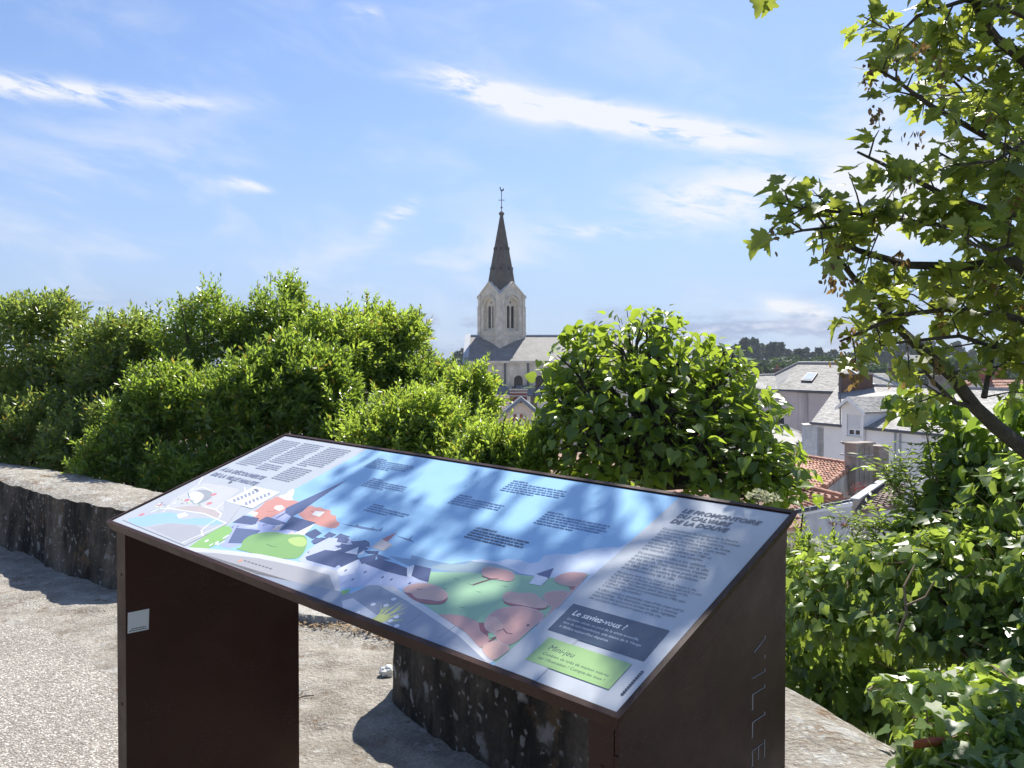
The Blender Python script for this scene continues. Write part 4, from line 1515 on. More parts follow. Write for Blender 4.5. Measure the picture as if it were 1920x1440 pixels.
def ridge_tiles(parent, a, b, mat, n=10, r=0.13):
    for i in range(n):
        p, q = a.lerp(b, i / n), a.lerp(b, (i + 0.94) / n)
        g = G()
        g.tube([p, q], [r * 1.12, r * 0.92], 8)
        o = g.mk('ridge_tile', mat, parent)


def downpipe(parent, top, bottom, mat, r=0.05):
    g = G()
    g.tube([top, bottom], r, 6)
    return g.mk('downpipe', mat, parent)


def gutter(parent, a, b, mat, r=0.08):
    g = G()
    g.tube([a, b], r, 6)
    return g.mk('gutter', mat, parent)


def chimney(parent, c, sx, sy, z0, z1, rz, mat, cap=0.12, pots=2, capm=None, name='chimney', potm=None):
    g = G()
    g.box((c[0], c[1], (z0 + z1 - cap) / 2), (sx, sy, z1 - cap - z0), rz)
    ch = g.mk(name, mat, parent)
    g = G()
    g.box((c[0], c[1], z1 - cap / 2), (sx + 0.14, sy + 0.14, cap), rz)
    g.mk('chimney_cap', capm or MAT['concrete'], ch)
    for i in range(pots):
        t = (i + 0.5) / pots - 0.5
        p = Vector((c[0] + math.cos(rz) * sx * t * 0.85, c[1] + math.sin(rz) * sx * t * 0.85, z1))
        g = G()
        g.tube([p, p + Vector((0, 0, 0.22)), p + Vector((0, 0, 0.42))], [0.14, 0.11, 0.13], 8)
        g.mk('chimney_pot', potm or MAT['pot'], ch)
    return ch


def window(parent, c, ex, w, h, fr=0.06, shutter=None, sill=True, panes=2, depth=0.10, fm=None):
    """framed window standing on a wall; ex = unit vector along the wall, outward normal to its right-hand side"""
    ez = Vector((0, 0, 1))
    nrm = ex.cross(ez).normalized()
    g = G()

    def rect(x0, x1, z0, z1, d0, d1):
        q = [c + ex * x0 + ez * z0 + nrm * d0, c + ex * x1 + ez * z0 + nrm * d0, c + ex * x1 + ez * z1 + nrm * d0, c + ex * x0 + ez * z1 + nrm * d0]
        g.prism(q, nrm * (d1 - d0))
    rect(-w / 2, -w / 2 + fr, -h / 2, h / 2, 0.0, depth)
    rect(w / 2 - fr, w / 2, -h / 2, h / 2, 0.0, depth)
    rect(-w / 2 + fr, w / 2 - fr, h / 2 - fr, h / 2, 0.0, depth)
    rect(-w / 2 + fr, w / 2 - fr, -h / 2, -h / 2 + fr, 0.0, depth)
    for k in range(1, panes):
        x = -w / 2 + w * k / panes
        rect(x - fr / 2, x + fr / 2, -h / 2 + fr, h / 2 - fr, 0.0, depth * 0.8)
    f = g.mk('window', fm or MAT['frame_white'], parent)
    g = G()
    rect(-w / 2 + fr, w / 2 - fr, -h / 2 + fr, h / 2 - fr, 0.02, 0.035)
    g.mk('pane', MAT['glass'], f)
    if sill:
        g = G()
        rect(-w / 2 - 0.08, w / 2 + 0.08, -h / 2 - 0.09, -h / 2 - 0.005, 0.0, depth + 0.1)
        g.mk('sill', MAT['quoin'], f)
    return f


def wall_quad(g, a, b, zb, th, nrm):
    """vertical wall under edge a-b down to zb"""
    a2, b2 = Vector((a.x, a.y, zb)), Vector((b.x, b.y, zb))
    g.prism([a, b, b2, a2], -nrm * th)


def hnorm(a, b):
    """horizontal normal of edge a-b that faces the camera"""
    d = (b - a)
    n = Vector((d.y, -d.x, 0)).normalized()
    mid = (a + b) / 2
    return n if n.dot(Vector((-mid.x, -mid.y, 0))) > 0 else -n


# ------------------------------------------------------------------ church
def build_church():
    rng = random.Random(5)
    ct = Vector((P(940.5, 690, 123.2).x, 123.2, 0))
    ch = thing('church', 'pale stone church with a tall dark spire rising over the green treetops', 'church', Vector((ct.x, ct.y, -11)))
    half = 2.42
    a45 = R(45 - 3.5)
    zs, zc, zg = 6.55, 12.75, 14.75        # string course, cornice, gable peak
    # four faces, each a plate with an arched opening
    for k in range(4):
        th = a45 + k * math.pi / 2
        nrm = Vector((math.sin(th), -math.cos(th), 0))   # outward
        ex = Vector((math.cos(th), math.sin(th), 0))
        fc = ct + nrm * half

        def tw(x, z, fc=fc, ex=ex):
            return fc + ex * x + Vector((0, 0, z))
        w = half - 0.001
        arch = arch_loop(0, 7.55, 11.3, 1.12, 10)
        V, F = holed([(-w, zs), (w, zs), (w, zc), (0.12, zg), (-0.12, zg), (-w, zc)], [arch], tw, -nrm * 0.45)
        face = mk('tower_face', V, F, MAT['tufa'], ch)
        # inner plate with twin lancets and a small round light
        rose = [(0.19 * math.cos(t), 11.75 + 0.19 * math.sin(t)) for t in [2 * math.pi * i / 8 for i in range(8)]]
        V, F = holed([(-1.2, 7.5), (1.2, 7.5), (1.2, 12.6), (-1.2, 12.6)],
                     [arch_loop(-0.46, 7.95, 10.95, 0.33, 8), arch_loop(0.46, 7.95, 10.95, 0.33, 8), rose], lambda x, z: tw(x, z) - nrm * 0.42, -nrm * 0.25)
        mk('tracery', V, F, MAT['tufa_trim'], face)
        for s in (-0.46, 0.46):
            g = G()
            for i in range(21):
                z = 7.92 + i * 0.16
                g.prism([tw(s - 0.3, z) - nrm * 0.62, tw(s + 0.3, z) - nrm * 0.62, tw(s + 0.3, z + 0.13) - nrm * 0.82, tw(s - 0.3, z + 0.13) - nrm * 0.82], Vector((0, 0, 0.03)))
            g.mk('louvre', MAT['louvre'], face)
        g = G()
        g.prism([tw(-0.9, 7.7) - nrm * 0.95, tw(0.9, 7.7) - nrm * 0.95, tw(0.9, 12.0) - nrm * 0.95, tw(-0.9, 12.0) - nrm * 0.95], -nrm * 0.05)
        g.mk('belfry_back', MAT['iron'], face)
        # projecting arch mouldings
        for rr, wd, pr in ((1.16, 0.16, 0.14), (1.46, 0.12, 0.20)):
            g = G()
            pts = [(rr * math.cos(t), 11.3 + rr * math.sin(t)) for t in [math.pi * i / 14 for i in range(15)]]
            out = [((rr + wd) * math.cos(t), 11.3 + (rr + wd) * math.sin(t)) for t in [math.pi * i / 14 for i in range(15)]]
            V, F = holed([(rr, 7.6 if rr < 1.3 else 11.15)] + pts + [(-rr, 7.6 if rr < 1.3 else 11.15), (-rr - wd, 7.6 if rr < 1.3 else 11.15)] + out[::-1] + [(rr + wd, 7.6 if rr < 1.3 else 11.15)],
                         [], lambda x, z: tw(x, z) + nrm * pr, -nrm * (pr + 0.02))
            mk('arch_moulding', V, F, MAT['tufa_trim'], face)
        # gable coping
        for s in (-1, 1):
            g = G()
            q = [tw(s * (w + 0.25), zc - 0.05), tw(0, zg + 0.1), tw(0, zg - 0.18), tw(s * (w + 0.25), zc - 0.33)]
            g.prism([p + nrm * 0.17 for p in q], -nrm * 0.75)
            g.mk('gable_coping', MAT['tufa_trim'], face)
        g = G()
        g.prism([tw(-1.25, 7.2), tw(1.25, 7.2), tw(1.25, 7.5), tw(-1.25, 7.5)], nrm * 0.18)
        for i in range(9):
            x = -1.9 + i * 0.475
            g.prism([tw(x - 0.12, 6.72), tw(x + 0.12, 6.72), tw(x + 0.12, 6.95), tw(x - 0.12, 6.95)], nrm * 0.12)
        g.mk('sill_band', MAT['tufa_trim'], face)
    # corner buttress shafts and bands
    for k in range(4):
        th = a45 + math.pi / 4 + k * math.pi / 2
        d = Vector((math.sin(th), -math.cos(th), 0))
        c = ct + d * (half * math.sqrt(2) - 0.22)
        g = G()
        g.box((c.x, c.y, (zs + 11.0) / 2), (0.62, 0.62, 11.0 - zs), a45)
        g.box((c.x, c.y, 11.06), (0.74, 0.74, 0.14), a45)
        g.box((c.x, c.y, 11.9), (0.5, 0.5, 1.54), a45)
        g.box((c.x, c.y, 12.78), (0.72, 0.72, 0.22), a45)
        g.box((c.x, c.y, 7.3), (0.76, 0.76, 0.18), a45)
        g.mk('corner_shaft', MAT['tufa_trim'], ch)
    g = G()
    g.box((ct.x, ct.y, (zs - 0.6 - 10) / 2 + 0.0), (half * 2 - 0.1, half * 2 - 0.1, zs - 0.6 + 10), a45)
    g.box((ct.x, ct.y, zs - 0.15), (half * 2 + 0.36, half * 2 + 0.36, 0.3), a45)
    g.box((ct.x, ct.y, zs - 0.45), (half * 2 + 0.12, half * 2 + 0.12, 0.3), a45)
    g.mk('tower_base', MAT['tufa'], ch)
    # little roofs between gables, then the octagonal spire
    g = G()
    for k in range(4):
        th = a45 + k * math.pi / 2
        nrm = Vector((math.sin(th), -math.cos(th), 0))
        ex = Vector((math.cos(th), math.sin(th), 0))
        a = ct + nrm * (half - 0.2) + Vector((0, 0, zg - 0.1))
        for s in (-1, 1):
            b = ct + nrm * (half - 0.2) + ex * s * (half - 0.15) + Vector((0, 0, zc - 0.1))
            g.poly(a, b, ct + Vector((0, 0, zg + 0.1)))
    g.mk('valley_roof', MAT['slate_dark'], ch)
    n = 8
    levels = [(12.9, 2.36), (16.5, 1.74), (20.0, 1.08), (23.4, 0.46), (24.9, 0.20)]
    V, F = [], []
    for z, r in levels:
        for i in range(n):
            t = a45 + math.pi / 8 + 2 * math.pi * i / n
            V.append(ct + Vector((r * math.cos(t), r * math.sin(t), z)))
    for j in range(len(levels) - 1):
        for i in range(n):
            F.append((j * n + i, j * n + (i + 1) % n, (j + 1) * n + (i + 1) % n, (j + 1) * n + i))
    sp = mk('spire', V, F, MAT['spire'], ch)
    for i in range(n):   # ribs on the arrises
        t = a45 + math.pi / 8 + 2 * math.pi * i / n
        g = G()
        g.tube([ct + Vector((r * math.cos(t), r * math.sin(t), z)) for z, r in levels], [0.085, 0.08, 0.07, 0.05, 0.04], 5)
        g.mk('rib', MAT['spire'], sp)
    for z, r in ((16.6, 1.73), (19.6, 1.16)):
        for i in range(n):
            t = a45 + 2 * math.pi * (i + 1) / n
            rr = r * math.cos(math.pi / 8)
            c = ct + Vector((rr * math.cos(t), rr * math.sin(t), z))
            d = Vector((math.cos(t), math.sin(t), 0))
            e = Vector((-d.y, d.x, 0))
            g = G()
            g.prism([c + e * 0.16, c - e * 0.16, c - e * 0.16 + Vector((0, 0, 0.3)), c + Vector((0, 0, 0.52)), c + e * 0.16 + Vector((0, 0, 0.3))], d * 0.12)
            g.mk('spire_light', MAT['iron'], sp)
    g = G()
    g.tube([ct + Vector((0, 0, z)) for z in (24.8, 25.0, 25.2, 25.35, 25.5)], [0.2, 0.40, 0.44, 0.30, 0.12], 10)
    g.mk('finial', MAT['spire'], sp)
    g = G()
    g.tube([ct + Vector((0, 0, 25.4)), ct + Vector((0, 0, 28.5))], 0.06, 6)
    g.box((ct.x, ct.y, 27.15), (0.92, 0.08, 0.08))
    g.box((ct.x, ct.y, 26.05), (0.3, 0.3, 0.16))
    cr = g.mk('cross', MAT['iron'], ch)
    # weathercock: cut silhouette with thickness
    cock = [(-0.30, 0.05), (-0.36, 0.42), (-0.22, 0.34), (-0.12, 0.20), (0.05, 0.20), (0.13, 0.42), (0.10, 0.52), (0.17, 0.60), (0.24, 0.52), (0.33, 0.46),
            (0.25, 0.42), (0.22, 0.2), (0.10, 0.02), (0.02, -0.1), (-0.06, -0.1), (-0.1, 0.0)]
    V, F = holed(cock, [], lambda x, z: ct + Vector((-x * 1.05, 0.04, 28.5 + z * 1.05)), Vector((0, -0.08, 0)))
    mk('weathercock', V, F, MAT['iron'], ch)

    # nave: ridge runs to the right
    ze, zr, yf, yr = 3.05, 6.85, 117.0, 123.2
    x0, x1 = P(870, 690, yf).x, 18.0
    quad = (Vector((x0, yf - 0.35, ze)), Vector((x1, yf - 0.35, ze)), Vector((x1, yr, zr)), Vector((x0, yr, zr)))
    slates('nave_slates', quad, 0.42, MAT['slate_new'], ch, rng, lift=0.012)
    quad = (Vector((x1, 129.4, ze)), Vector((x0, 129.4, ze)), Vector((x0, yr, zr)), Vector((x1, yr, zr)))
    g = G()
    roof_slab(g, quad, 0.1)
    g.mk('roof', MAT['slate_new'], ch)
    g = G()
    g.tube([Vector((x0, yr, zr + 0.05)), Vector((x1, yr, zr + 0.05))], 0.16, 6)
    g.mk('ridge', MAT['lead'], ch)
    # left gable with its coping
    g = G()
    a, b, c = Vector((x0 - 0.05, yf, ze)), Vector((x0 - 0.05, yr, zr)), Vector((x0 - 0.05, 129.4, ze))
    g.prism([Vector((a.x, a.y, -10)), a, b, c, Vector((c.x, c.y, -10))], Vector((0.6, 0, 0)))
    g.mk('gable_wall', MAT['tufa'], ch)
    g = G()
    g.prism([a + Vector((-0.12, -0.7, -0.25)), b + Vector((-0.12, 0, 0.28)), b + Vector((-0.12, 0, 0.02)), a + Vector((-0.12, -0.5, -0.5))], Vector((0.8, 0, 0)))
    g.mk('gable_coping', MAT['lead'], ch)
    # front wall with arched windows
    bays = [897.5, 933, 972, 1012, 1052, 1092]
    bx = [P(p, 690, yf).x for p in bays]
    holes = [arch_loop(x, -2.2, 0.35, 0.62, 8) for x in bx]
    V, F = holed([(x0 + 0.01, -10), (x1, -10), (x1, ze - 0.02), (x0 + 0.01, ze - 0.02)], holes, lambda x, z: Vector((x, yf, z)), Vector((0, 0.6, 0)))
    fw = mk('front_wall', V, F, MAT['tufa'], ch)
    g = G()
    g.box(((x0 + x1) / 2, yf - 0.18, ze - 0.16), (x1 - x0, 0.35, 0.3))
    g.mk('cornice', MAT['tufa_trim'], ch)
    g = G()
    x = x0 + 0.5
    while x < x1 - 0.3:     # corbel table of small arches
        g.box((x, yf - 0.07, ze - 0.58), (0.16, 0.12, 0.46))
        x += 0.42
    g.box(((x0 + x1) / 2, yf - 0.085, ze - 0.33), (x1 - x0, 0.15, 0.06))
    o = g.mk('corbel_table', MAT['tufa_trim'], ch, kind='stuff')
    for x in bx:
        g = G()
        g.box((x, yf + 0.5, -0.5), (1.4, 0.06, 3.6))
        g.mk('church_window', MAT['glass'], fw)
        for rr, wd, pr in ((0.66, 0.2, 0.1), (1.0, 0.16, 0.16)):
            pts = [(x + rr * math.cos(t), 0.35 + rr * math.sin(t)) for t in [math.pi * i / 12 for i in range(13)]]
            out = [(x + (rr + wd) * math.cos(t), 0.35 + (rr + wd) * math.sin(t)) for t in [math.pi * i / 12 for i in range(13)]]
            zz = -2.1 if rr < 0.8 else -0.4
            V, F = holed([(x + rr, zz)] + pts + [(x - rr, zz), (x - rr - wd, zz)] + out[::-1] + [(x + rr + wd, zz)], [], lambda a_, z_: Vector((a_, yf - pr, z_)), Vector((0, pr + 0.02, 0)))
            mk('arch_moulding', V, F, MAT['tufa_trim'], fw)
    for p in (907, 947, 990, 1030, 1070):
        x = P(p, 690, yf).x
        downpipe(ch, Vector((x, yf - 0.22, ze - 0.3)), Vector((x, yf - 0.22, -1.6)), MAT['gutter'], 0.15)
    # low side chapels with slate caps in front of the wall
    for i, p in enumerate((898, 936, 979, 1022, 1065)):
        x = P(p, 715, yf - 2).x
        zt, zb = -0.55, -1.75
        g = G()
        for s in (-1, 1):
            g.box((x, yf - 1.55, -5.9), (2.3, 1.9, 8.2))
            break
        g.mk('chapel_wall', MAT['tufa'], ch)
        q = [Vector((x - 1.6, yf - 2.75, zb)), Vector((x + 1.6, yf - 2.75, zb)), Vector((x + 1.6, yf - 0.3, zb)), Vector((x - 1.6, yf - 0.3, zb))]
        t = [Vector((x - 0.75, yf - 1.0, zt + 0.1)), Vector((x + 0.95, yf - 1.0, zt + 0.1)), Vector((x + 0.95, yf - 0.3, zt + 0.1)), Vector((x - 0.75, yf - 0.3, zt + 0.1))]
        g = G()
        g.add(q + t, [(0, 1, 5, 4), (1, 2, 6, 5), (2, 3, 7, 6), (3, 0, 4, 7), (4, 5, 6, 7), (3, 2, 1, 0)])
        cap = g.mk('chapel_roof', MAT['slate_dark'], ch)
        g = G()
        g.box((x, yf - 2.72, zb - 0.08), (3.4, 0.18, 0.16))
        g.mk('gutter', MAT['gutter'], cap)
    # aisle roof low down
    quad = (Vector((x0, yf - 6, -6.5)), Vector((x1, yf - 6, -6.5)), Vector((x1, yf - 2.4, -4.6)), Vector((x0, yf - 2.4, -4.6)))
    slates('aisle_slates', quad, 0.5, MAT['slate_new'], ch, rng, lift=0.012)


build_church()


# ------------------------------------------------------------------ houses of the town
def build_pink_house():
    rng = random.Random(8)
    d = 72.0
    ap, le, ri = P(977, 744, d), P(935, 779.5, d), P(1018, 779, d)
    zb = -14.0
    hs = thing('gabled_house', 'cream gabled house with brick window surround and red brick chimney below the church', 'house', Vector((ap.x, d + 3, zb)))
    L = 7.0
    wl, wr = P(933.5, 790, d), P(1013, 790, d)
    back = Vector((0, L, 0))
    ex = Vector((1, 0, 0))
    # front wall with a window hole
    wc = P(971.5, 800, d)
    ww, wh = 0.62, 1.5
    zt = P(971, 784.5, d).z
    hole = [(wc.x - ww / 2, zt - wh), (wc.x + ww / 2, zt - wh), (wc.x + ww / 2, zt), (wc.x - ww / 2, zt)]
    V, F = holed([(wl.x, zb), (wr.x, zb), (wr.x, ri.z + 0.15), (ap.x, ap.z - 0.25), (wl.x, le.z + 0.1)], [hole], lambda x, z: Vector((x, d, z)), Vector((0, 0.3, 0)))
    mk('front_wall', V, F, MAT['render_cream'], hs)
    g = G()
    g.prism([Vector((wl.x + 0.01, d + 0.3, zb)), Vector((wl.x + 0.01, d + 0.3, le.z)), Vector((wl.x + 0.01, d + L, le.z)), Vector((wl.x + 0.01, d + L, zb))], ex * 0.3)
    g.prism([Vector((wr.x - 0.31, d + 0.3, zb)), Vector((wr.x - 0.31, d + 0.3, le.z)), Vector((wr.x - 0.31, d + L, le.z)), Vector((wr.x - 0.31, d + L, zb))], ex * 0.3)
    g.mk('side_walls', MAT['brick'], hs)
    g = G()
    fv = Vector((0, -0.45, 0))
    for e, s in ((le, -1), (ri, 1)):
        q = [ap + fv, e + fv, e + back, ap + back]
        n = roof_slab(g, [q[1], q[2], q[3], q[0]], 0.16)
    rf = g.mk('roof', MAT['slate_dark'], hs)
    for e in (le, ri):       # slate blue barge boards
        g = G()
        g.prism([ap + fv, e + fv, e + fv + Vector((0, 0, -0.34)), ap + fv + Vector((0, 0, -0.34))], Vector((0, -0.06, 0)))
        g.mk('barge_board', MAT['barge'], rf)
    g = G()
    g.box((ap.x - 0.05, d - 0.2, ap.z - 0.42), (0.3, 0.5, 0.2))
    g.mk('purlin_end', MAT['bark'], hs)
    # brick and white stone surround
    for i in range(5):
        x = wc.x + (i - 2) * 0.275
        g = G()
        g.box((x, d - 0.03, zt + 0.18 + (0.03 if i == 2 else 0)), (0.272, 0.1, 0.36 if i % 2 else 0.38))
        g.mk('lintel_block', MAT['quoin'] if i % 2 == 0 else MAT['brick'], hs)
    for s in (-1, 1):
        for k in range(6):
            g = G()
            g.box((wc.x + s * (ww / 2 + 0.17), d - 0.025, zt - 0.125 - k * 0.25), (0.32, 0.09, 0.246))
            g.mk('brick_quoin', MAT['brick'], hs)
    window(hs, Vector((wc.x, d + 0.16, zt - wh / 2)), ex, ww, wh, 0.06, sill=False, panes=2, depth=0.06)
    c0, c1 = P(956, 728, d + 5), P(988, 760, d + 5)
    ch = chimney(hs, ((c0.x + c1.x) / 2, d + 5, 0), c1.x - c0.x, 0.9, -4.5, c0.z - 0.1, 0, MAT['brick'], cap=0.22, pots=0, capm=MAT['concrete'])
    for z in (P(970, 736, d + 5).z, P(970, 742, d + 5).z):
        g = G()
        g.box(((c0.x + c1.x) / 2, d + 5, z), (c1.x - c0.x + 0.05, 0.95, 0.08))
        g.mk('stone_band', MAT['quoin'], ch)
    for px in (962, 981):
        p = P(px, 727.5, d + 5)
        g = G()
        g.tube([p, p + Vector((0, 0, 0.16))], 0.12, 8)
        g.mk('chimney_pot', MAT['iron'], ch)
    # old brown tiled roof behind, to the left
    h2 = thing('tiled_house', 'old brown tiled roof half hidden behind the cream gabled house', 'house', Vector((P(930, 760, 78).x, 79, zb)))
    q = (P(880, 776, 77), P(962, 772, 77), P(962, 742, 81), P(880, 738, 81))
    tiles('roof_tiles', q, 0.3, MAT['tile_brown'], h2, rng)
    g = G()
    wall_quad(g, P(882, 778, 77.3), P(961, 774, 77.3), zb, 0.3, Vector((0, -1, 0)))
    g.mk('wall', MAT['render_dirty'], h2)


MAT['barge'] = plain('slate_blue_paint', (0.14, 0.17, 0.21), 0.5, 0.05)
build_pink_house()


def build_hip_building():
    rng = random.Random(9)
    zb = -14
    hb = thing('slate_hall', 'large building with a hipped grey slate roof and streaked pinkish wall', 'building', Vector((24, 64, zb)))
    z = 0.0
    def at(px, py, zz):
        r = cam_ray(px, py)
        return EYE + r * ((zz - H) / r.z)
    Ea, Em, Eb = P(1372, 729, 67), P(1458, 731, 64.5), P(1662, 742, 58)
    for p in (Ea, Em, Eb):
        p.z = 0.06 if p is not Eb else -0.1
    R1, R2 = P(1497, 682, 69), P(1575, 682.5, 66)
    Er = P(1700, 730, 70)
    Rw = P(1448, 706, 69.5)
    Rl = P(1360, 706, 72)
    V1 = P(1453, 704, 70)
    # main front slope, hip end, left wing
    slates('front_slates', (Em, Eb, R2, R1), 0.30, MAT['slate'], hb, rng)
    slates('hip_slates', (Eb, Er, R2 + Vector((0.02, 0.02, 0)), R2), 0.30, MAT['slate'], hb, rng)
    slates('wing_slates', (Ea, Em, V1, Rl), 0.30, MAT['slate'], hb, rng)
    g = G()
    g.poly(V1, Em + Vector((0, 0.1, 0.0)), R1)
    g.poly(V1, R1, P(1500, 700, 78))
    g.mk('left_hip', MAT['slate'], hb)
    for a, b in ((R1, R2), (R2, Eb), (R2, Er), (R1, V1)):
        ridge_tiles(hb, a + Vector((0, 0, 0.08)), b + Vector((0, 0, 0.08)), MAT['lead'] if a is R2 else MAT['pot_grey'], 12, 0.11)
    ridge_tiles(hb, V1 + Vector((0, 0, 0.05)), Rl + Vector((0, 0, 0.05)), MAT['pot_grey'], 10, 0.10)
    n = hnorm(Ea, Eb)
    g = G()
    wall_quad(g, Ea + Vector((0, 0, -0.15)) - n * 0.25, Em + Vector((0, 0, -0.15)) - n * 0.25, zb, 0.4, n)
    wall_quad(g, Em + Vector((0, 0, -0.15)) - n * 0.25, Eb + Vector((0, 0, -0.15)) - n * 0.25, zb, 0.4, n)
    n2 = hnorm(Eb, Er)
    wall_quad(g, Eb + Vector((0, 0.3, -0.15)) , Er + Vector((0, 0, -0.15)), zb, 0.4, n2)
    g.mk('wall', MAT['render_pink'], hb)
    # dark weather streaks on the wall: narrow stains with their own shape
    gutter(hb, Ea + n * 0.08, Em + n * 0.08, MAT['gutter'], 0.09)
    gutter(hb, Em + n * 0.08, Eb + n * 0.08, MAT['gutter'], 0.09)
    # skylight
    q = [P(1503, 716.5, 66.3), P(1522, 717.5, 65.6), P(1534, 702.5, 66.9), P(1515, 702.5, 67.5)]
    nn = (R1 - Em).cross(Eb - Em).normalized()
    if nn.z < 0:
        nn = -nn
    def onroof(px, py, lift):
        return plane_hit(px, py, Em, nn) + nn * lift
    q = [onroof(px, py, 0.06) for px, py in ((1502, 716.5), (1523, 717.5), (1534, 702.5), (1515, 702))]
    g = G()
    g.prism(q, nn * 0.12)
    fr = g.mk('skylight', MAT['gutter'], hb)
    c = sum(q, Vector()) / 4
    g = G()
    g.prism([c + (p - c) * 0.82 + nn * 0.125 for p in q], nn * 0.02)
    g.mk('pane', MAT['lightglass'], fr)


MAT['pot_grey'] = plain('grey_ridge', (0.36, 0.35, 0.34), 0.7)
_m, _nt, _b = new_mat('skylight_glass')
_b.inputs['Base Color'].default_value = (0.45, 0.5, 0.56, 1)
_b.inputs['Roughness'].default_value = 0.12
MAT['lightglass'] = _m


def stain_mat():
    m, nt, b = new_mat('streaked_render')
    pos = obj_coord(nt)
    n = noise(nt, pos, 0.7, 6.0, 0.6)
    c = ramp(nt, n, [(0.3, (0.46, 0.40, 0.40)), (0.7, (0.58, 0.51, 0.50))])
    mp = node(nt, 'ShaderNodeMapping', {'Vector': pos, 'Scale': (1.3, 1.3, 0.06)}).outputs[0]
    s = noise(nt, mp, 1.0, 5.0, 0.6)
    s = node(nt, 'ShaderNodeMapRange', {0: s, 1: 0.55, 2: 0.68}).outputs[0]
    c = mix(nt, mth(nt, 'MULTIPLY', s, 0.75), c, (0.12, 0.11, 0.105))
    nt.links.new(c, b.inputs['Base Color'])
    b.inputs['Roughness'].default_value = 0.9
    return m


MAT['render_pink'] = stain_mat()
build_hip_building()


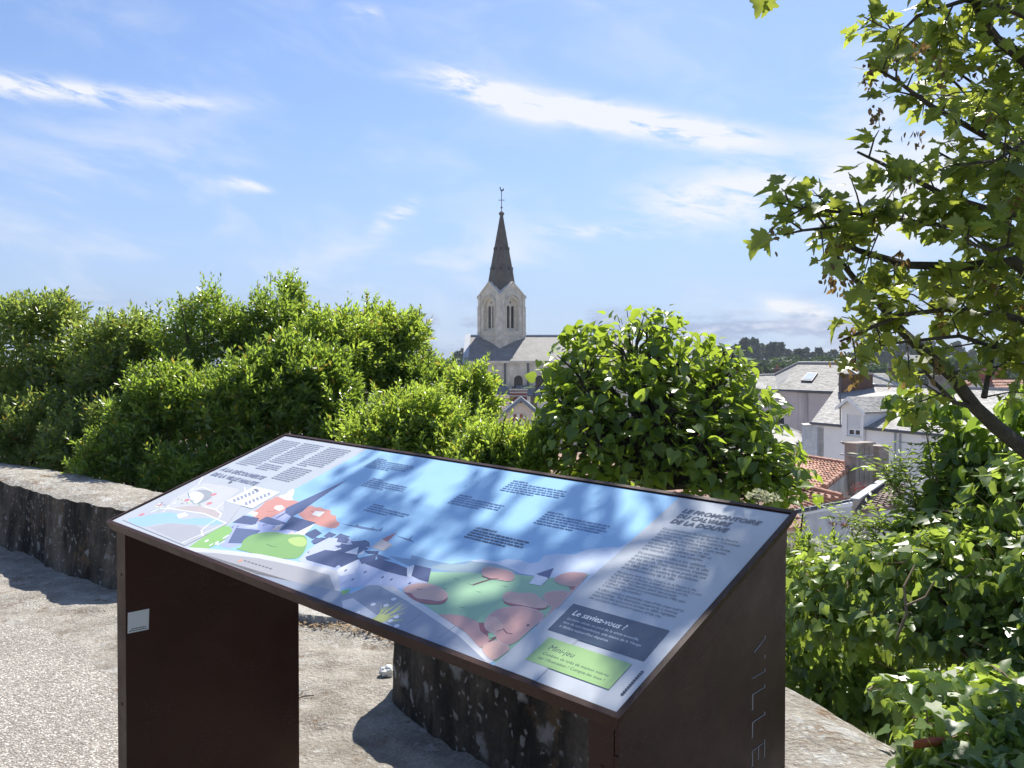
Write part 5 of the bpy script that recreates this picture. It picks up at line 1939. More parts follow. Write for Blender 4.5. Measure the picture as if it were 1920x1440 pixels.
def build_white_house():
    rng = random.Random(10)
    zb = -12
    wh = thing('dormer_house', 'white rendered house with a gabled dormer and long pale slate roof', 'house', Vector((19, 44, zb)))
    EL, ER = P(1520, 793, 46.0), P(1960, 834, 35.6)
    RL, RR = P(1572, 722, 51.5), P(1990, 735, 41.5)
    n = hnorm(EL, ER)
    e = (ER - EL).normalized()
    eh = Vector((e.x, e.y, 0)).normalized()
    slates('front_slates', (EL, ER, RR, RL), 0.24, MAT['slate_pale'], wh, rng)
    g = G()
    bk = -n * 6 + Vector((0, 0, -2.3))
    roof_slab(g, (EL + bk * 1.9, ER + bk * 1.9, RR, RL), 0.1)
    g.mk('roof', MAT['slate_pale'], wh)
    g = G()
    g.tube([RL + Vector((0, 0, 0.04)), RR + Vector((0, 0, 0.04))], 0.1, 6)
    g.mk('ridge', MAT['pot_grey'], wh)
    g = G()
    A, B = EL - n * 0.14 + eh * 0.45, ER - n * 0.14
    A.z -= 0.12
    B.z -= 0.12
    wall_quad(g, A, B, zb, 0.35, n)
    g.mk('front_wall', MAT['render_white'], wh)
    # left gable wall
    g = G()
    gl = A + eh * 0.02
    top = RL + eh * 0.3
    bkp = gl - n * 9.5
    g.prism([Vector((gl.x, gl.y, zb)), gl, Vector((top.x, top.y, top.z - 0.15)), Vector((bkp.x, bkp.y, gl.z)), Vector((bkp.x, bkp.y, zb))], eh * 0.3)
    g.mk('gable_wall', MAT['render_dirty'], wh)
    def cut(px):
        p = plane_hit(px, 800, A + n * 0.2, n)
        return EL.lerp(ER, max(0.0, min(1.0, (Vector((p.x, p.y, 0)) - Vector((EL.x, EL.y, 0))).dot(eh) / (ER - EL).dot(eh))))
    gutter(wh, EL + n * 0.05, cut(1578) + n * 0.05, MAT['gutter'], 0.075)
    gutter(wh, cut(1621) + n * 0.05, ER + n * 0.05, MAT['gutter'], 0.075)
    for px, pb in ((1533.5, 846), (1678, 868), (1687, 868)):
        p = plane_hit(px, 812, A + n * 0.06, n)
        downpipe(wh, Vector((p.x, p.y, A.z - 0.1)), Vector((p.x, p.y, -8)), MAT['lead'], 0.045)

    # dormer: front flush with the main wall
    fo = A + n * 0.15
    def f(px, py, dn=0.0):
        return plane_hit(px, py, fo + n * dn, n) 
    AP, DL, DR = f(1595.5, 748, 0.0), f(1579, 762), f(1621, 771)
    # back along the roof
    nr = (ER - EL).cross(RL - EL).normalized()
    if nr.z < 0:
        nr = -nr
    def to_roof(p):
        d = -n
        t = (EL - p).dot(nr) / d.dot(nr)
        return p + d * max(t, 0.2)
    bl, br = f(1579.5, 799), f(1619.5, 803)
    hole = [f(1588, 776), f(1613.5, 778.5), f(1612.5, 818), f(1590, 817)]
    g = G()
    loc = lambda p: ((p - fo).dot(eh), p.z)
    sl = [loc(f(1579.5, 812)), loc(f(1619.5, 816)), loc(DR), loc(AP), loc(DL)]
    hx0, hx1 = loc(f(1589, 800))[0], loc(f(1615, 800))[0]
    hz0, hz1 = f(1602, 818).z, f(1602, 777).z
    sl[0] = (sl[0][0], hz0 - 0.25)
    sl[1] = (sl[1][0], hz0 - 0.25)
    V, F = holed(sl, [[(hx0, hz0), (hx1, hz0), (hx1, hz1), (hx0, hz1)]], lambda a, z: Vector((fo.x, fo.y, 0)) + eh * a + n * 0.06 + Vector((0, 0, z)), -n * 0.14)
    dm = mk('dormer', V, F, MAT['render_white'], wh)
    g = G()
    for p0, p1 in ((loc(DL)[0], 1), (loc(DR)[0], -1)):
        base_ = Vector((fo.x, fo.y, 0)) + eh * p0
        zt = (DL if p1 == 1 else DR).z - 0.02
        q = [base_ + Vector((0, 0, A.z - 0.1)) - n * 0.09, base_ + Vector((0, 0, zt)) - n * 0.09]
        q2 = to_roof(q[1])
        g.prism([q[0], q[1], q2], eh * 0.12 * p1)
    g.mk('dormer_cheek', MAT['render_white'], dm)
    ov = n * 0.28
    zr = Vector((0, 0, 0.12))
    rb = to_roof(AP) 
    for E_, s in ((DL, -1), (DR, 1)):
        e0 = E_ + ov + eh * s * 0.22 - Vector((0, 0, 0.05))
        e1_ = to_roof(E_) + eh * s * 0.22 - Vector((0, 0, 0.05))
        slates('dormer_slates', (e0, e1_, rb + zr, AP + ov + zr), 0.22, MAT['slate_pale'], dm, rng)
        g = G()
        g.prism([AP + ov + zr, e0, e0 - Vector((0, 0, 0.16)), AP + ov + zr - Vector((0, 0, 0.2))], n * 0.04)
        g.mk('barge_board', MAT['frame_white'], dm)
    # zinc strip right of the dormer
    a = to_roof(DR) + eh * 0.25
    g = G()
    g.prism([rb + zr, rb + zr + eh * 0.5, a + eh * 0.6, a], nr * 0.05)
    g.mk('flashing', MAT['lead'], dm)
    # rolling shutter above two panes
    C = Vector((fo.x, fo.y, 0)) + eh * ((hx0 + hx1) / 2)
    g = G()
    wz = hx1 - hx0
    sz0 = f(1602, 803).z
    nsl = 14
    for i in range(nsl):
        z0_ = sz0 + (hz1 - sz0) * i / nsl
        z1_ = sz0 + (hz1 - sz0) * (i + 0.92) / nsl
        g.prism([C + eh * (-wz / 2 + 0.02) - n * 0.03 + Vector((0, 0, z0_)), C + eh * (wz / 2 - 0.02) - n * 0.03 + Vector((0, 0, z0_)), C + eh * (wz / 2 - 0.02) - n * 0.03 + Vector((0, 0, z1_)), C + eh * (-wz / 2 + 0.02) - n * 0.03 + Vector((0, 0, z1_))], n * 0.03)
    g.mk('roller_shutter', MAT['shutter'], dm)
    window(dm, Vector((C.x, C.y, (hz0 + sz0) / 2)) - n * 0.12, eh if eh.cross(Vector((0, 0, 1))).dot(n) > 0 else -eh, wz - 0.02, sz0 - hz0 - 0.02, 0.09, sill=True, panes=2, depth=0.1)
    # old brick stack at the left end of the ridge
    cc = P(1604, 720, 50.0)
    w_ = 58 / FPX * 50
    chimney(wh, (cc.x, cc.y, 0), w_, 1.0, -1.4, P(1604, 700, 50).z, math.atan2(e.y, e.x) * 0.35, MAT['brick_old'], cap=0.08, pots=0, capm=MAT['mortar'])
    cc = P(1765, 722, 44.8)
    chimney(wh, (cc.x, cc.y, 0), 0.95, 0.8, -0.6, P(1765, 704, 44.8).z, 0.2, MAT['concrete'], cap=0.10, pots=0)
    # roof hatch
    def onr(px, py, l):
        return plane_hit(px, py, EL, nr) + nr * l
    q = [onr(px, py, 0.05) for px, py in ((1693, 761), (1711, 761.5), (1717, 756), (1699, 756))]
    g = G()
    g.prism(q, nr * 0.1)
    g.mk('roof_window', MAT['gutter'], wh)
    # tall thin pole of an aerial on the gable
    t = P(1575.5, 701, 45.2)
    g = G()
    g.tube([t, P(1575.5, 858, 45.2)], 0.035, 6)
    g.mk('pole', MAT['gutter'], wh)


MAT['slate_pale'] = plain('pale_slate', (0.30, 0.293, 0.28), 0.7, 0.2, 1.5, island=0.18)
build_white_house()


def build_tile_house():
    rng = random.Random(11)
    zb = -9
    th = thing('red_tiled_house', 'low house with orange clay tile roofs, zinc gutter and bluish grey rendered wall', 'house', Vector((13.5, 33, zb)))
    # upper roof slope: falls towards lower left
    A = P(1545, 916, 31.5)     # lower end of right verge
    B = P(1600, 873, 34.5)     # upper end of right verge
    C = P(1478, 853, 39.0)     # far upper left
    D = P(1466, 905, 34.8)     # far lower left
    tiles('upper_tiles', (D, A, B, C), 0.235, MAT['tile'], th, rng, 0.055, 0.05)
    # verge tiles
    ridge_tiles(th, A + Vector((0, 0, 0.07)), B + Vector((0, 0, 0.07)), MAT['tile'], 9, 0.11)
    ridge_tiles(th, C + Vector((0, 0, 0.05)), B + Vector((0, 0, 0.05)), MAT['tile'], 9, 0.11)
    # rendered gable under the verge
    g = G()
    n = hnorm(A, B)
    B2, B3 = P(1640, 850, 36.8), P(1660, 905, 36.8)
    g.prism([A + Vector((0, 0, -0.06)), B + Vector((0, 0, -0.06)), P(1604, 862, 34.8), P(1650, 862, 37.0), Vector((P(1650, 862, 37.0).x, P(1650, 862, 37.0).y, zb)), Vector((A.x, A.y, zb))], Vector((-0.25, 0.2, 0)))
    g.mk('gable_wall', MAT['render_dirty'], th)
    # lower hipped roof towards the gutter
    G0, G1 = P(1460, 962, 28.6), P(1594, 937, 29.6)
    H0, H1 = P(1488, 911, 32.0), P(1579, 934.5, 30.2)
    tiles('lower_tiles', (G0, G1, H1, H0), 0.235, MAT['tile_pale'], th, rng, 0.05, 0.05)
    ridge_tiles(th, H0 + Vector((0, 0, 0.08)), H1 + Vector((0, 0, 0.08)), MAT['tile'], 7, 0.115)
    n2 = hnorm(G0, G1)
    gutter(th, G0 + n2 * 0.06 - Vector((0, 0, 0.04)), G1 + n2 * 0.06 - Vector((0, 0, 0.04)), MAT['gutter'], 0.085)
    for i in range(9):
        p = G0.lerp(G1, (i + 0.5) / 9) + n2 * 0.14
        g = G()
        g.box((p.x, p.y, p.z - 0.03), (0.035, 0.05, 0.16))
        g.mk('gutter_bracket', MAT['lead'], th)
    g = G()
    a, b = G0 - n2 * 0.1 - Vector((0, 0, 0.10)), P(1597, 940, 29.4) - Vector((0, 0, 0.02))
    wall_quad(g, a, b, zb, 0.3, n2)
    g.mk('front_wall', MAT['render_grey'], th)
    g = G()
    g.prism([a + n2 * 0.05 + Vector((0, 0, 0.0)), b + n2 * 0.05, b + n2 * 0.05 - Vector((0, 0, 0.14)), a + n2 * 0.05 - Vector((0, 0, 0.14))], -n2 * 0.04)
    g.mk('fascia', MAT['frame_white'], th)
    # zinc valley running up to the right
    g = G()
    va, vb = P(1594, 937, 29.7), P(1648, 901, 34.0)
    g.prism([va, vb, vb + Vector((0.35, -0.1, 0.02)), va + Vector((0.3, -0.05, -0.02))], Vector((0, 0, 0.06)))
    g.mk('zinc_valley', MAT['lead'], th)
    # brown roof at the right
    q = (P(1600, 962, 29.4), P(1690, 948, 30.0), P(1700, 908, 34.0), P(1640, 908, 33.5))
    tiles('right_tiles', q, 0.24, MAT['tile_brown'], th, rng)
    # weathered double chimney
    rz = 0.5
    c1 = P(1610, 870, 34.0)
    ch = chimney(th, (c1.x, c1.y, 0), 1.05, 0.55, -3.6, P(1610, 829, 34).z, rz, MAT['concrete'], cap=0.09, pots=0, capm=MAT['concrete'])
    for t in (-0.28, 0.02, 0.3):
        g = G()
        g.box((c1.x + math.cos(rz) * t * 1.0 + math.sin(rz) * 0.29, c1.y + math.sin(rz) * t - math.cos(rz) * 0.29, -2.35), (0.02, 0.02, 1.5), rz)
        g.mk('block_joint', MAT['mortar'], ch)
    for z in (-2.35,):
        g = G()
        g.box((c1.x, c1.y, P(1610, 853, 34).z), (1.10, 0.60, 0.05), rz)
        g.mk('iron_band', MAT['pot_grey'], ch)
    c2 = P(1648, 872, 35.0)
    chimney(th, (c2.x, c2.y, 0), 0.62, 0.5, -4.2, P(1648, 835, 35).z, rz, MAT['concrete'], cap=0.08, pots=0)
    # short mast beside it
    g = G()
    m0 = P(1577, 800, 34.0)
    g.tube([P(1581, 829, 33.6), P(1575, 829, 33.6)], 0.03, 5)
    g.tube([P(1581, 852, 33.6), P(1575, 852, 33.6)], 0.03, 5)
    g.mk('mast_bracket', MAT['gutter'], th)


build_tile_house()


def build_small_roofs():
    rng = random.Random(12)
    zb = -12
    # grey slate lean-to with a vent
    d = 50
    o = thing('slate_outhouse', 'small grey slate roof with a chimney cowl in front of the streaked pinkish wall', 'outhouse', Vector((P(1470, 810, d).x, d, zb)))
    q = (P(1425, 838, 49), P(1507, 829, 49.5), P(1506, 811, 52), P(1440, 786, 54))
    slates('slates', q, 0.25, MAT['slate'], o, rng)
    q2 = (P(1507, 829, 49.5), P(1512, 822, 53), P(1470, 784, 54), P(1468, 785, 53.9))
    g = G()
    wall_quad(g, P(1428, 841, 49.2), P(1506, 832, 49.6), zb, 0.3, Vector((0, -1, 0)))
    g.mk('wall', MAT['render_white'], o)
    gutter(o, P(1425, 839, 48.9), P(1507, 830, 49.4), MAT['gutter'], 0.06)
    b = P(1462, 783, 52.5)
    g = G()
    g.box((b.x, b.y, b.z - 0.2), (0.42, 0.4, 0.4))
    g.tube([b - Vector((0, 0, .05)), b + Vector((0, 0, 0.42))], 0.085, 8)
    g.tube([b + Vector((-0.2, 0, 0.42)), b + Vector((0.2, 0, 0.42))], 0.07, 8)
    g.tube([b + Vector((-0.19, 0, 0.32)), b + Vector((-0.19, 0, 0.54))], 0.08, 8)
    g.tube([b + Vector((0.19, 0, 0.32)), b + Vector((0.19, 0, 0.54))], 0.08, 8)
    g.mk('chimney_cowl', MAT['iron'], o)
    # grey walled annexe between that roof and the white house
    o = thing('grey_annexe', 'narrow grey rendered annexe beside the white dormer house', 'annexe', Vector((P(1521, 820, 47).x, 47.5, zb)))
    a, b = P(1508, 799, 47.6), P(1535, 797, 46.6)
    g = G()
    g.prism([a, b, Vector((b.x, b.y, zb)), Vector((a.x, a.y, zb))], Vector((0.3, 1.2, 0)))
    g.mk('wall', MAT['render_grey'], o)
    g = G()
    g.prism([a + Vector((-0.05, -0.05, 0)), b + Vector((0.05, -0.05, 0)), b + Vector((0.35, 1.25, 0.02)), a + Vector((0.25, 1.25, 0.02))], Vector((0, 0, 0.06)))
    g.mk('coping', MAT['pot_grey'], o)


build_small_roofs()


def gable_house(name, label, cat, c, yaw, L, Wd, ze, zr, zb, wallm, roofm, group=None, chims=(), wins=0, kind='slate', overhang=0.25, cap=None, seed=1):
    """plain gabled house: ridge along local x"""
    rng = random.Random(seed)
    ca, sa = math.cos(yaw), math.sin(yaw)

    def T(x, y, z):
        return Vector((c[0] + x * ca - y * sa, c[1] + x * sa + y * ca, z))
    h = thing(name, label, cat, Vector((c[0], c[1], zb)), group)
    g = G()
    base = [T(-L / 2, -Wd / 2, zb), T(-L / 2, Wd / 2, zb), T(-L / 2, Wd / 2, ze), T(-L / 2, 0, zr - 0.1), T(-L / 2, -Wd / 2, ze)]
    g.prism(base, T(L / 2, 0, 0) - T(-L / 2, 0, 0))
    g.mk('wall', wallm, h)
    o = overhang
    for s in (-1, 1):
        dz = (zr - ze) / (Wd / 2) * o
        q = (T(-s * (L / 2 + o), s * (Wd / 2 + o), ze - dz), T(s * (L / 2 + o), s * (Wd / 2 + o), ze - dz), T(s * (L / 2 + o), 0, zr), T(-s * (L / 2 + o), 0, zr))
        if kind == 'tile':
            tiles('roof_tiles', q, 0.30, roofm, h, rng)
        else:
            slates('roof_slates', q, 0.45, roofm, h, rng)
    for x, w, hh, m, pots in chims:
        p = T(x, 0, 0)
        chimney(h, (p.x, p.y), w, 0.7, zr - 1.2, zr + hh, yaw + math.pi / 2, MAT[m], 0.12, pots)
    ex = (T(1, 0, 0) - T(0, 0, 0)).normalized()
    for i in range(wins):
        x = -L / 2 + L * (i + 0.5) / wins
        window(h, T(x, -Wd / 2 - 0.03, ze - 1.25), ex, 0.95, 1.35, 0.08, depth=0.06)
    return h


def build_town():
    # chimneys and roofs beyond the white house, seen through the branches
    c = P(1900, 735, 74)
    gable_house('gabled_house', 'red tiled house end beyond the long pale slate roof at right', 'house', (c.x, c.y), 0.35, 9, 6, -0.9, 0.75, -14, MAT['render_white'], MAT['tile'], 'town houses beyond the slate roofs',
                chims=((-3.4, 0.8, 1.0, 'brick', 2), (3, 0.8, 0.9, 'brick', 2)), wins=3, kind='tile', seed=2)
    c = P(1835, 725, 84)
    gable_house('gabled_house', 'white house with a tiled roof strip beyond the mossy branch', 'house', (c.x, c.y), 0.1, 7, 6, -0.6, 0.6, -14, MAT['render_white'], MAT['tile'], 'town houses beyond the slate roofs',
                chims=((2.4, 0.7, 0.9, 'brick', 2),), wins=2, kind='tile', seed=3)
    c = P(1676, 735, 92)
    gable_house('gabled_house', 'grey roofed house carrying two brick chimneys with clay pots beside the dark brick stack', 'house', (c.x, c.y), 0.1, 6.5, 6, -2.0, -0.6, -14, MAT['render_dirty'], MAT['slate'], 'town houses beyond the slate roofs',
                chims=((-0.3, 0.75, 1.9, 'brick_old', 2), (1.6, 0.7, 1.3, 'brick_old', 2)), wins=2, seed=4)
    c = P(1420, 712, 105)
    gable_house('gabled_house', 'brown tiled roof peeping over the slate wing left of the hipped roof', 'house', (c.x, c.y), 0.05, 8, 6, -0.4, 1.2, -14, MAT['render_dirty'], MAT['tile_brown'], 'town houses beyond the slate roofs',
                chims=((-3.0, 0.7, 0.8, 'brick_old', 1), (2.6, 0.7, 0.8, 'brick_old', 1)), wins=2, kind='tile', seed=5)
    c = P(1632, 712, 88)
    gable_house('gabled_house', 'pale roofed house with a stubby chimney right of the hipped slate roof', 'house', (c.x, c.y), -0.1, 6, 6, -0.6, 1.35, -14, MAT['render_white'], MAT['slate'], 'town houses beyond the slate roofs',
                chims=((2.3, 0.8, 0.7, 'brick_old', 1),), wins=2, seed=6)
    # villa on the far hill
    c = P(1708, 690, 330)
    gable_house('hill_villa', 'white villa with pale roof among the dark pines on the far hill', 'villa', (c.x, c.y), 0.5, 9, 8, 5.2, 8.2, -3, MAT['render_white'], MAT['slate_pale'], None, chims=((-2, 1.0, 1.0, 'render_white', 0),), wins=3, seed=7)
    c = P(1730, 688, 342)
    gable_house('hill_house', 'small orange roofed house beside the white villa on the far hill', 'house', (c.x, c.y), 0.9, 8, 7, 4.8, 7.2, -3, MAT['render_cream'], MAT['tile_pale'], None, wins=2, kind='slate', seed=8)
    # roofs glimpsed through the shrubs on the left
    for i, (px, py, d, lab) in enumerate(((40, 705, 46, 'orange tiled house glimpsed through the shrubs at far left'), (330, 745, 40, 'orange tiled house glimpsed through the middle of the left shrubs'),
                                          (1190, 880, 30, 'orange tiled house glimpsed through the broad leaved tree'))):
        c = P(px, py, d)
        gable_house('tiled_house', lab, 'house', (c.x, c.y), (0.1, -0.15, 0.1)[i], 9, 7, c.z - 1.4, c.z + 0.6, -13, MAT['render_cream'], MAT['tile_pale'], 'tiled houses glimpsed through foliage', chims=((2.5, 0.8, 0.5, 'brick', 1),), wins=2, kind='tile', seed=20 + i)


build_town()

# ------------------------------------------------------------------ leaves


def tmpl(pts, faces):
    return np.array(pts, float), np.array(faces, int)


# x across, y along, z up
T_LANCE = tmpl([(0, 0, 0), (-.21, .55, .06), (0, 1, -.08), (.21, .55, .06)], [(0, 3, 2), (0, 2, 1)])
T_HEART = tmpl([(0, 0, 0), (-.26, -.10, .06), (-.47, .16, .10), (-.42, .46, .08), (-.20, .80, -.02), (0, 1.05, -.16),
                (.20, .80, -.02), (.42, .46, .08), (.47, .16, .10), (.26, -.10, .06), (0, .4, -.02)],
               [(0, 10, 1), (1, 10, 2), (2, 10, 3), (3, 10, 4), (4, 10, 5), (5, 10, 6), (6, 10, 7), (7, 10, 8), (8, 10, 9), (9, 10, 0)])
_mp = [(0, -.02), (.20, -.10), (.42, -.02), (.30, .14), (.60, .30), (.56, .42), (.33, .44), (.36, .58), (.20, .62), (.16, .80), (0, 1.0)]
_mpts = [(x, y, .24 * abs(x) - .20 * y * y) for x, y in _mp] + [(-x, y, .20 * abs(x) - .20 * y * y) for x, y in _mp[-2:0:-1]] + [(0, .36, -.04)]
T_MAPLE = tmpl(_mpts, [(i, (i + 1) % 20, 20) for i in range(20)])
_iv = [(0, 0), (.28, -.12), (.50, .10), (.30, .34), (.26, .60), (0, 1.0)]
_ipts = [(x, y, .12 * abs(x) - .10 * y * y) for x, y in _iv] + [(-x, y, .12 * abs(x) - .10 * y * y) for x, y in _iv[-2:0:-1]] + [(0, .36, -.03)]
T_IVY = tmpl(_ipts, [(i, (i + 1) % 10, 10) for i in range(10)])
T_OVAL = tmpl([(0, 0, 0), (-.26, .3, .05), (-.22, .7, .03), (0, 1, -.06), (.22, .7, .03), (.26, .3, .05)], [(0, 5, 3), (5, 4, 3), (0, 3, 1), (1, 3, 2)])
T_CLUMP = tmpl([(-.5, 0, 0), (.5, 0, .1), (.1, .8, .1), (0, -.3, .3), (.4, .4, -.3), (-.45, .5, .25)], [(0, 1, 2), (3, 4, 5)])


def unit(a):
    return a / np.maximum(np.linalg.norm(a, axis=-1, keepdims=True), 1e-9)


def frames(D, N):
    D = unit(D)
    S = np.cross(D, N)
    bad = np.linalg.norm(S, axis=1) < 1e-4
    S[bad] = np.cross(D[bad], np.array([0.3, 0.8, 0.5]))
    S = unit(S)
    return S, D, np.cross(S, D)


def leaf_mesh(t, Pp, D, N, S, squash=None):
    tv, tf = t
    X, Y, Z = frames(D, N)
    rg = np.random.default_rng(len(Pp) + 5)
    w = rg.uniform(.78, 1.1, len(Pp)) if squash is None else squash
    cz = rg.normal(1.1, 1.1, len(Pp))
    V = Pp[:, None, :] + S[:, None, None] * (tv[None, :, 0, None] * w[:, None, None] * X[:, None, :] + tv[None, :, 1, None] * Y[:, None, :] + tv[None, :, 2, None] * cz[:, None, None] * Z[:, None, :])
    F = tf[None] + (np.arange(len(Pp)) * len(tv))[:, None, None]
    return V.reshape(-1, 3), F.reshape(-1, 3)


SINGLE = {}


def put_leaves(root, t, tname, Pp, D, N, S, mat, mat_o=None, n_obj=0, name='foliage'):
    """nearest leaves as single objects, the rest as one mesh"""
    Pp, D, N, S = map(np.asarray, (Pp, D, N, S))
    sel = np.zeros(len(Pp), bool)
    if n_obj:
        rel = Pp - np.array([0, 0, H])
        px = 960 + FPX * rel[:, 0] / np.maximum(rel[:, 1], .1)
        py = 697 - FPX * rel[:, 2] / np.maximum(rel[:, 1], .1)
        vis = (rel[:, 1] > .3) & (px > 0) & (px < 1920) & (py > 0) & (py < 1440)
        score = np.where(vis, S / np.linalg.norm(rel, axis=1), -1)
        sel[np.argsort(-score)[:n_obj]] = True
        if tname not in SINGLE:
            me = mesh_from(tname, t[0], t[1].copy(), True)
            me.materials.append(mat_o)
            SINGLE[tname] = me
        X, Y, Z = frames(D[sel], N[sel])
        o0 = np.array(worg(root))
        rg = np.random.default_rng(n_obj)
        X = X * rg.uniform(.78, 1.1, (len(X), 1))
        Z = Z * rg.normal(1.2, 1.0, (len(X), 1))
        for p, s, x, y, z in zip(Pp[sel] - o0, S[sel], X, Y, Z):
            o = bpy.data.objects.new('leaf', SINGLE[tname])
            COL.objects.link(o)
            o.parent = root
            o.matrix_basis = Matrix(((x[0] * s, y[0] * s, z[0] * s, p[0]), (x[1] * s, y[1] * s, z[1] * s, p[1]), (x[2] * s, y[2] * s, z[2] * s, p[2]), (0, 0, 0, 1)))
    r = ~sel
    if r.any():
        V, F = leaf_mesh(t, Pp[r], D[r], N[r], S[r])
        mk(name, V, F, mat, root, kind='stuff')


def rvec(n, rng):
    return unit(rng.normal(size=(n, 3)))


# ------------------------------------------------------------------ shrubs: upright leafy shoots on a lumpy crown
def shrub(label, blobs, n_shoots, leaf, rng, mat, base, group='green shrubs behind the parapet', spikes=0.55, shoot_len=(0.15, 0.33), per=17, stems=16, name='shrub', cat='shrub'):
    """blobs: list of (centre, radii); base: foot of the shrub"""
    base = Vector(base)
    root = thing(name, label, cat, base, group)
    vol = np.array([b[1][0] * b[1][2] + b[1][1] * b[1][2] for b in blobs])
    counts = (n_shoots * vol / vol.sum()).astype(int)
    PP, DD, NN, SS = [], [], [], []
    ends = []
    for (c, r), n in zip(blobs, counts):
        c, r = np.array(c), np.array(r)
        d = rvec(n, rng)
        flip = (d[:, 2] < -0.55)
        d[flip, 2] *= -1
        lump = 0.66 + 0.42 * vnoise(d[:, 0] * 2.6 + c[0] * 3, d[:, 2] * 2.6 + d[:, 1] * 1.7 + c[1], 17) + 0.26 * vnoise(d[:, 0] * 6 + c[0], d[:, 2] * 6 + d[:, 1] * 4, 19)
        rf = np.where(rng.random(n) < 0.72, rng.uniform(0.78, 1.0, n), rng.uniform(0.3, 0.8, n)) * lump
        b = c + d * r * rf[:, None]
        # hollows between the leafy sprays let one look into the dark inside
        hol = vnoise(b[:, 0] * 3.4 + b[:, 1] * 1.3, b[:, 2] * 3.4 + b[:, 1] * .7, 29) * .65 + vnoise(b[:, 0] * 8 + b[:, 1] * 3, b[:, 2] * 8, 37) * .35
        keep = (hol > np.where(d[:, 2] > .45, .28, .44)) | (rf < .5)
        d, rf, b, lump = d[keep], rf[keep], b[keep], lump[keep]
        n = len(b)
        up = np.clip(d[:, 2], 0, 1)
        L = rng.uniform(*shoot_len, n) * (1 + spikes * up * rng.random(n) * 2)
        ax = unit(d * np.array([.55, .55, .35]) + np.array([0, 0, .62]) + rng.normal(size=(n, 3)) * .42)
        b = b - ax * (L * 0.6)[:, None]
        k = per
        t = (np.arange(k) / k)[None, :] ** 0.85 * np.ones((n, 1))
        ang = np.arange(k)[None, :] * 2.4 + rng.uniform(0, 6.28, (n, 1))
        ref = unit(np.cross(ax, np.array([1.0, 0.2, 0.1])))
        ref2 = np.cross(ax, ref)
        rad = np.cos(ang)[..., None] * ref[:, None, :] + np.sin(ang)[..., None] * ref2[:, None, :]
        spread = (1.15 - 0.75 * t)[..., None]
        dirn = unit(ax[:, None, :] * (0.55 + 0.5 * t[..., None]) + rad * spread + rng.normal(size=(n, k, 3)) * .26)
        nrm = unit(ax[:, None, :] * 1.0 - rad * 0.45 + rng.normal(size=(n, k, 3)) * .34)
        pos = b[:, None, :] + ax[:, None, :] * (L[:, None] * t)[..., None] + rad * 0.006
        sz = leaf * rng.uniform(.7, 1.2, (n, k)) * (1.05 - 0.42 * t ** 3)
        PP.append(pos.reshape(-1, 3)); DD.append(dirn.reshape(-1, 3)); NN.append(nrm.reshape(-1, 3)); SS.append(sz.ravel())
        # leaders: tall upright shoots that break the outline
        m = max(3, int(n * .022))
        ct = rng.uniform(-1, 1, (m, 2)) * np.array([.92, .8])
        lz = np.sqrt(np.clip(1 - (ct ** 2).sum(1) * .9, .05, 1)) * rng.uniform(.78, 1.0, m)
        lb = c + r * np.concatenate([ct, lz[:, None]], 1) * .92
        LL = rng.uniform(.10, .30, m) ** 1.0 * (1 + .5 * (rng.random(m) < .15))
        kk = 34
        la = unit(np.stack([ct[:, 0] * .25, ct[:, 1] * .2, np.ones(m)], -1) + rng.normal(size=(m, 3)) * .22)
        t2 = (np.arange(kk) / kk)[None, :] * np.ones((m, 1))
        an2 = np.arange(kk)[None, :] * 2.4 + rng.uniform(0, 6.28, (m, 1))
        q1 = unit(np.cross(la, np.array([1.0, .2, .1])))
        q2 = np.cross(la, q1)
        rd = np.cos(an2)[..., None] * q1[:, None, :] + np.sin(an2)[..., None] * q2[:, None, :]
        PP.append((lb[:, None, :] + la[:, None, :] * (LL[:, None] * t2)[..., None]).reshape(-1, 3))
        DD.append(unit(la[:, None, :] * (.55 + .5 * t2[..., None]) + rd * (1.15 - .5 * t2)[..., None] + rng.normal(size=(m, kk, 3)) * .15).reshape(-1, 3))
        NN.append(unit(la[:, None, :] - rd * .4 + rng.normal(size=(m, kk, 3)) * .25).reshape(-1, 3))
        SS.append((leaf * rng.uniform(.7, 1.1, (m, kk)) * (1.0 - .55 * t2 ** 2)).ravel())
        ends += [Vector(q) for q in (lb + la * (LL * .9)[:, None])[:max(2, m // 3)]]
        pick = rng.choice(n, min(n, max(3, int(stems * n / max(1, counts.sum())))), replace=False)
        ends += [Vector(b[i]) for i in pick]
    put_leaves(root, T_LANCE, 'lance_leaf', np.concatenate(PP), np.concatenate(DD), np.concatenate(NN), np.concatenate(SS), mat)
    g = G()
    rr = random.Random(int(abs(base.x * 1000)) + 3)
    for e in ends:
        s = base + Vector((rr.uniform(-.12, .12), rr.uniform(-.12, .12), 0))
        m1 = s.lerp(e, 0.35) + Vector((rr.uniform(-.12, .12), rr.uniform(-.1, .1), .12))
        m2 = s.lerp(e, 0.7) + Vector((rr.uniform(-.08, .08), rr.uniform(-.08, .08), .06))
        g.tube([s, m1, m2, e], [0.022, 0.016, 0.010, 0.005], 5)
    g.mk('stem', MAT['bark'], root)
    return root


def blob(px, py, d, wpx, hpx, depth):
    c = P(px, py, d)
    return (tuple(c), (wpx / FPX * d, depth, hpx / FPX * d))


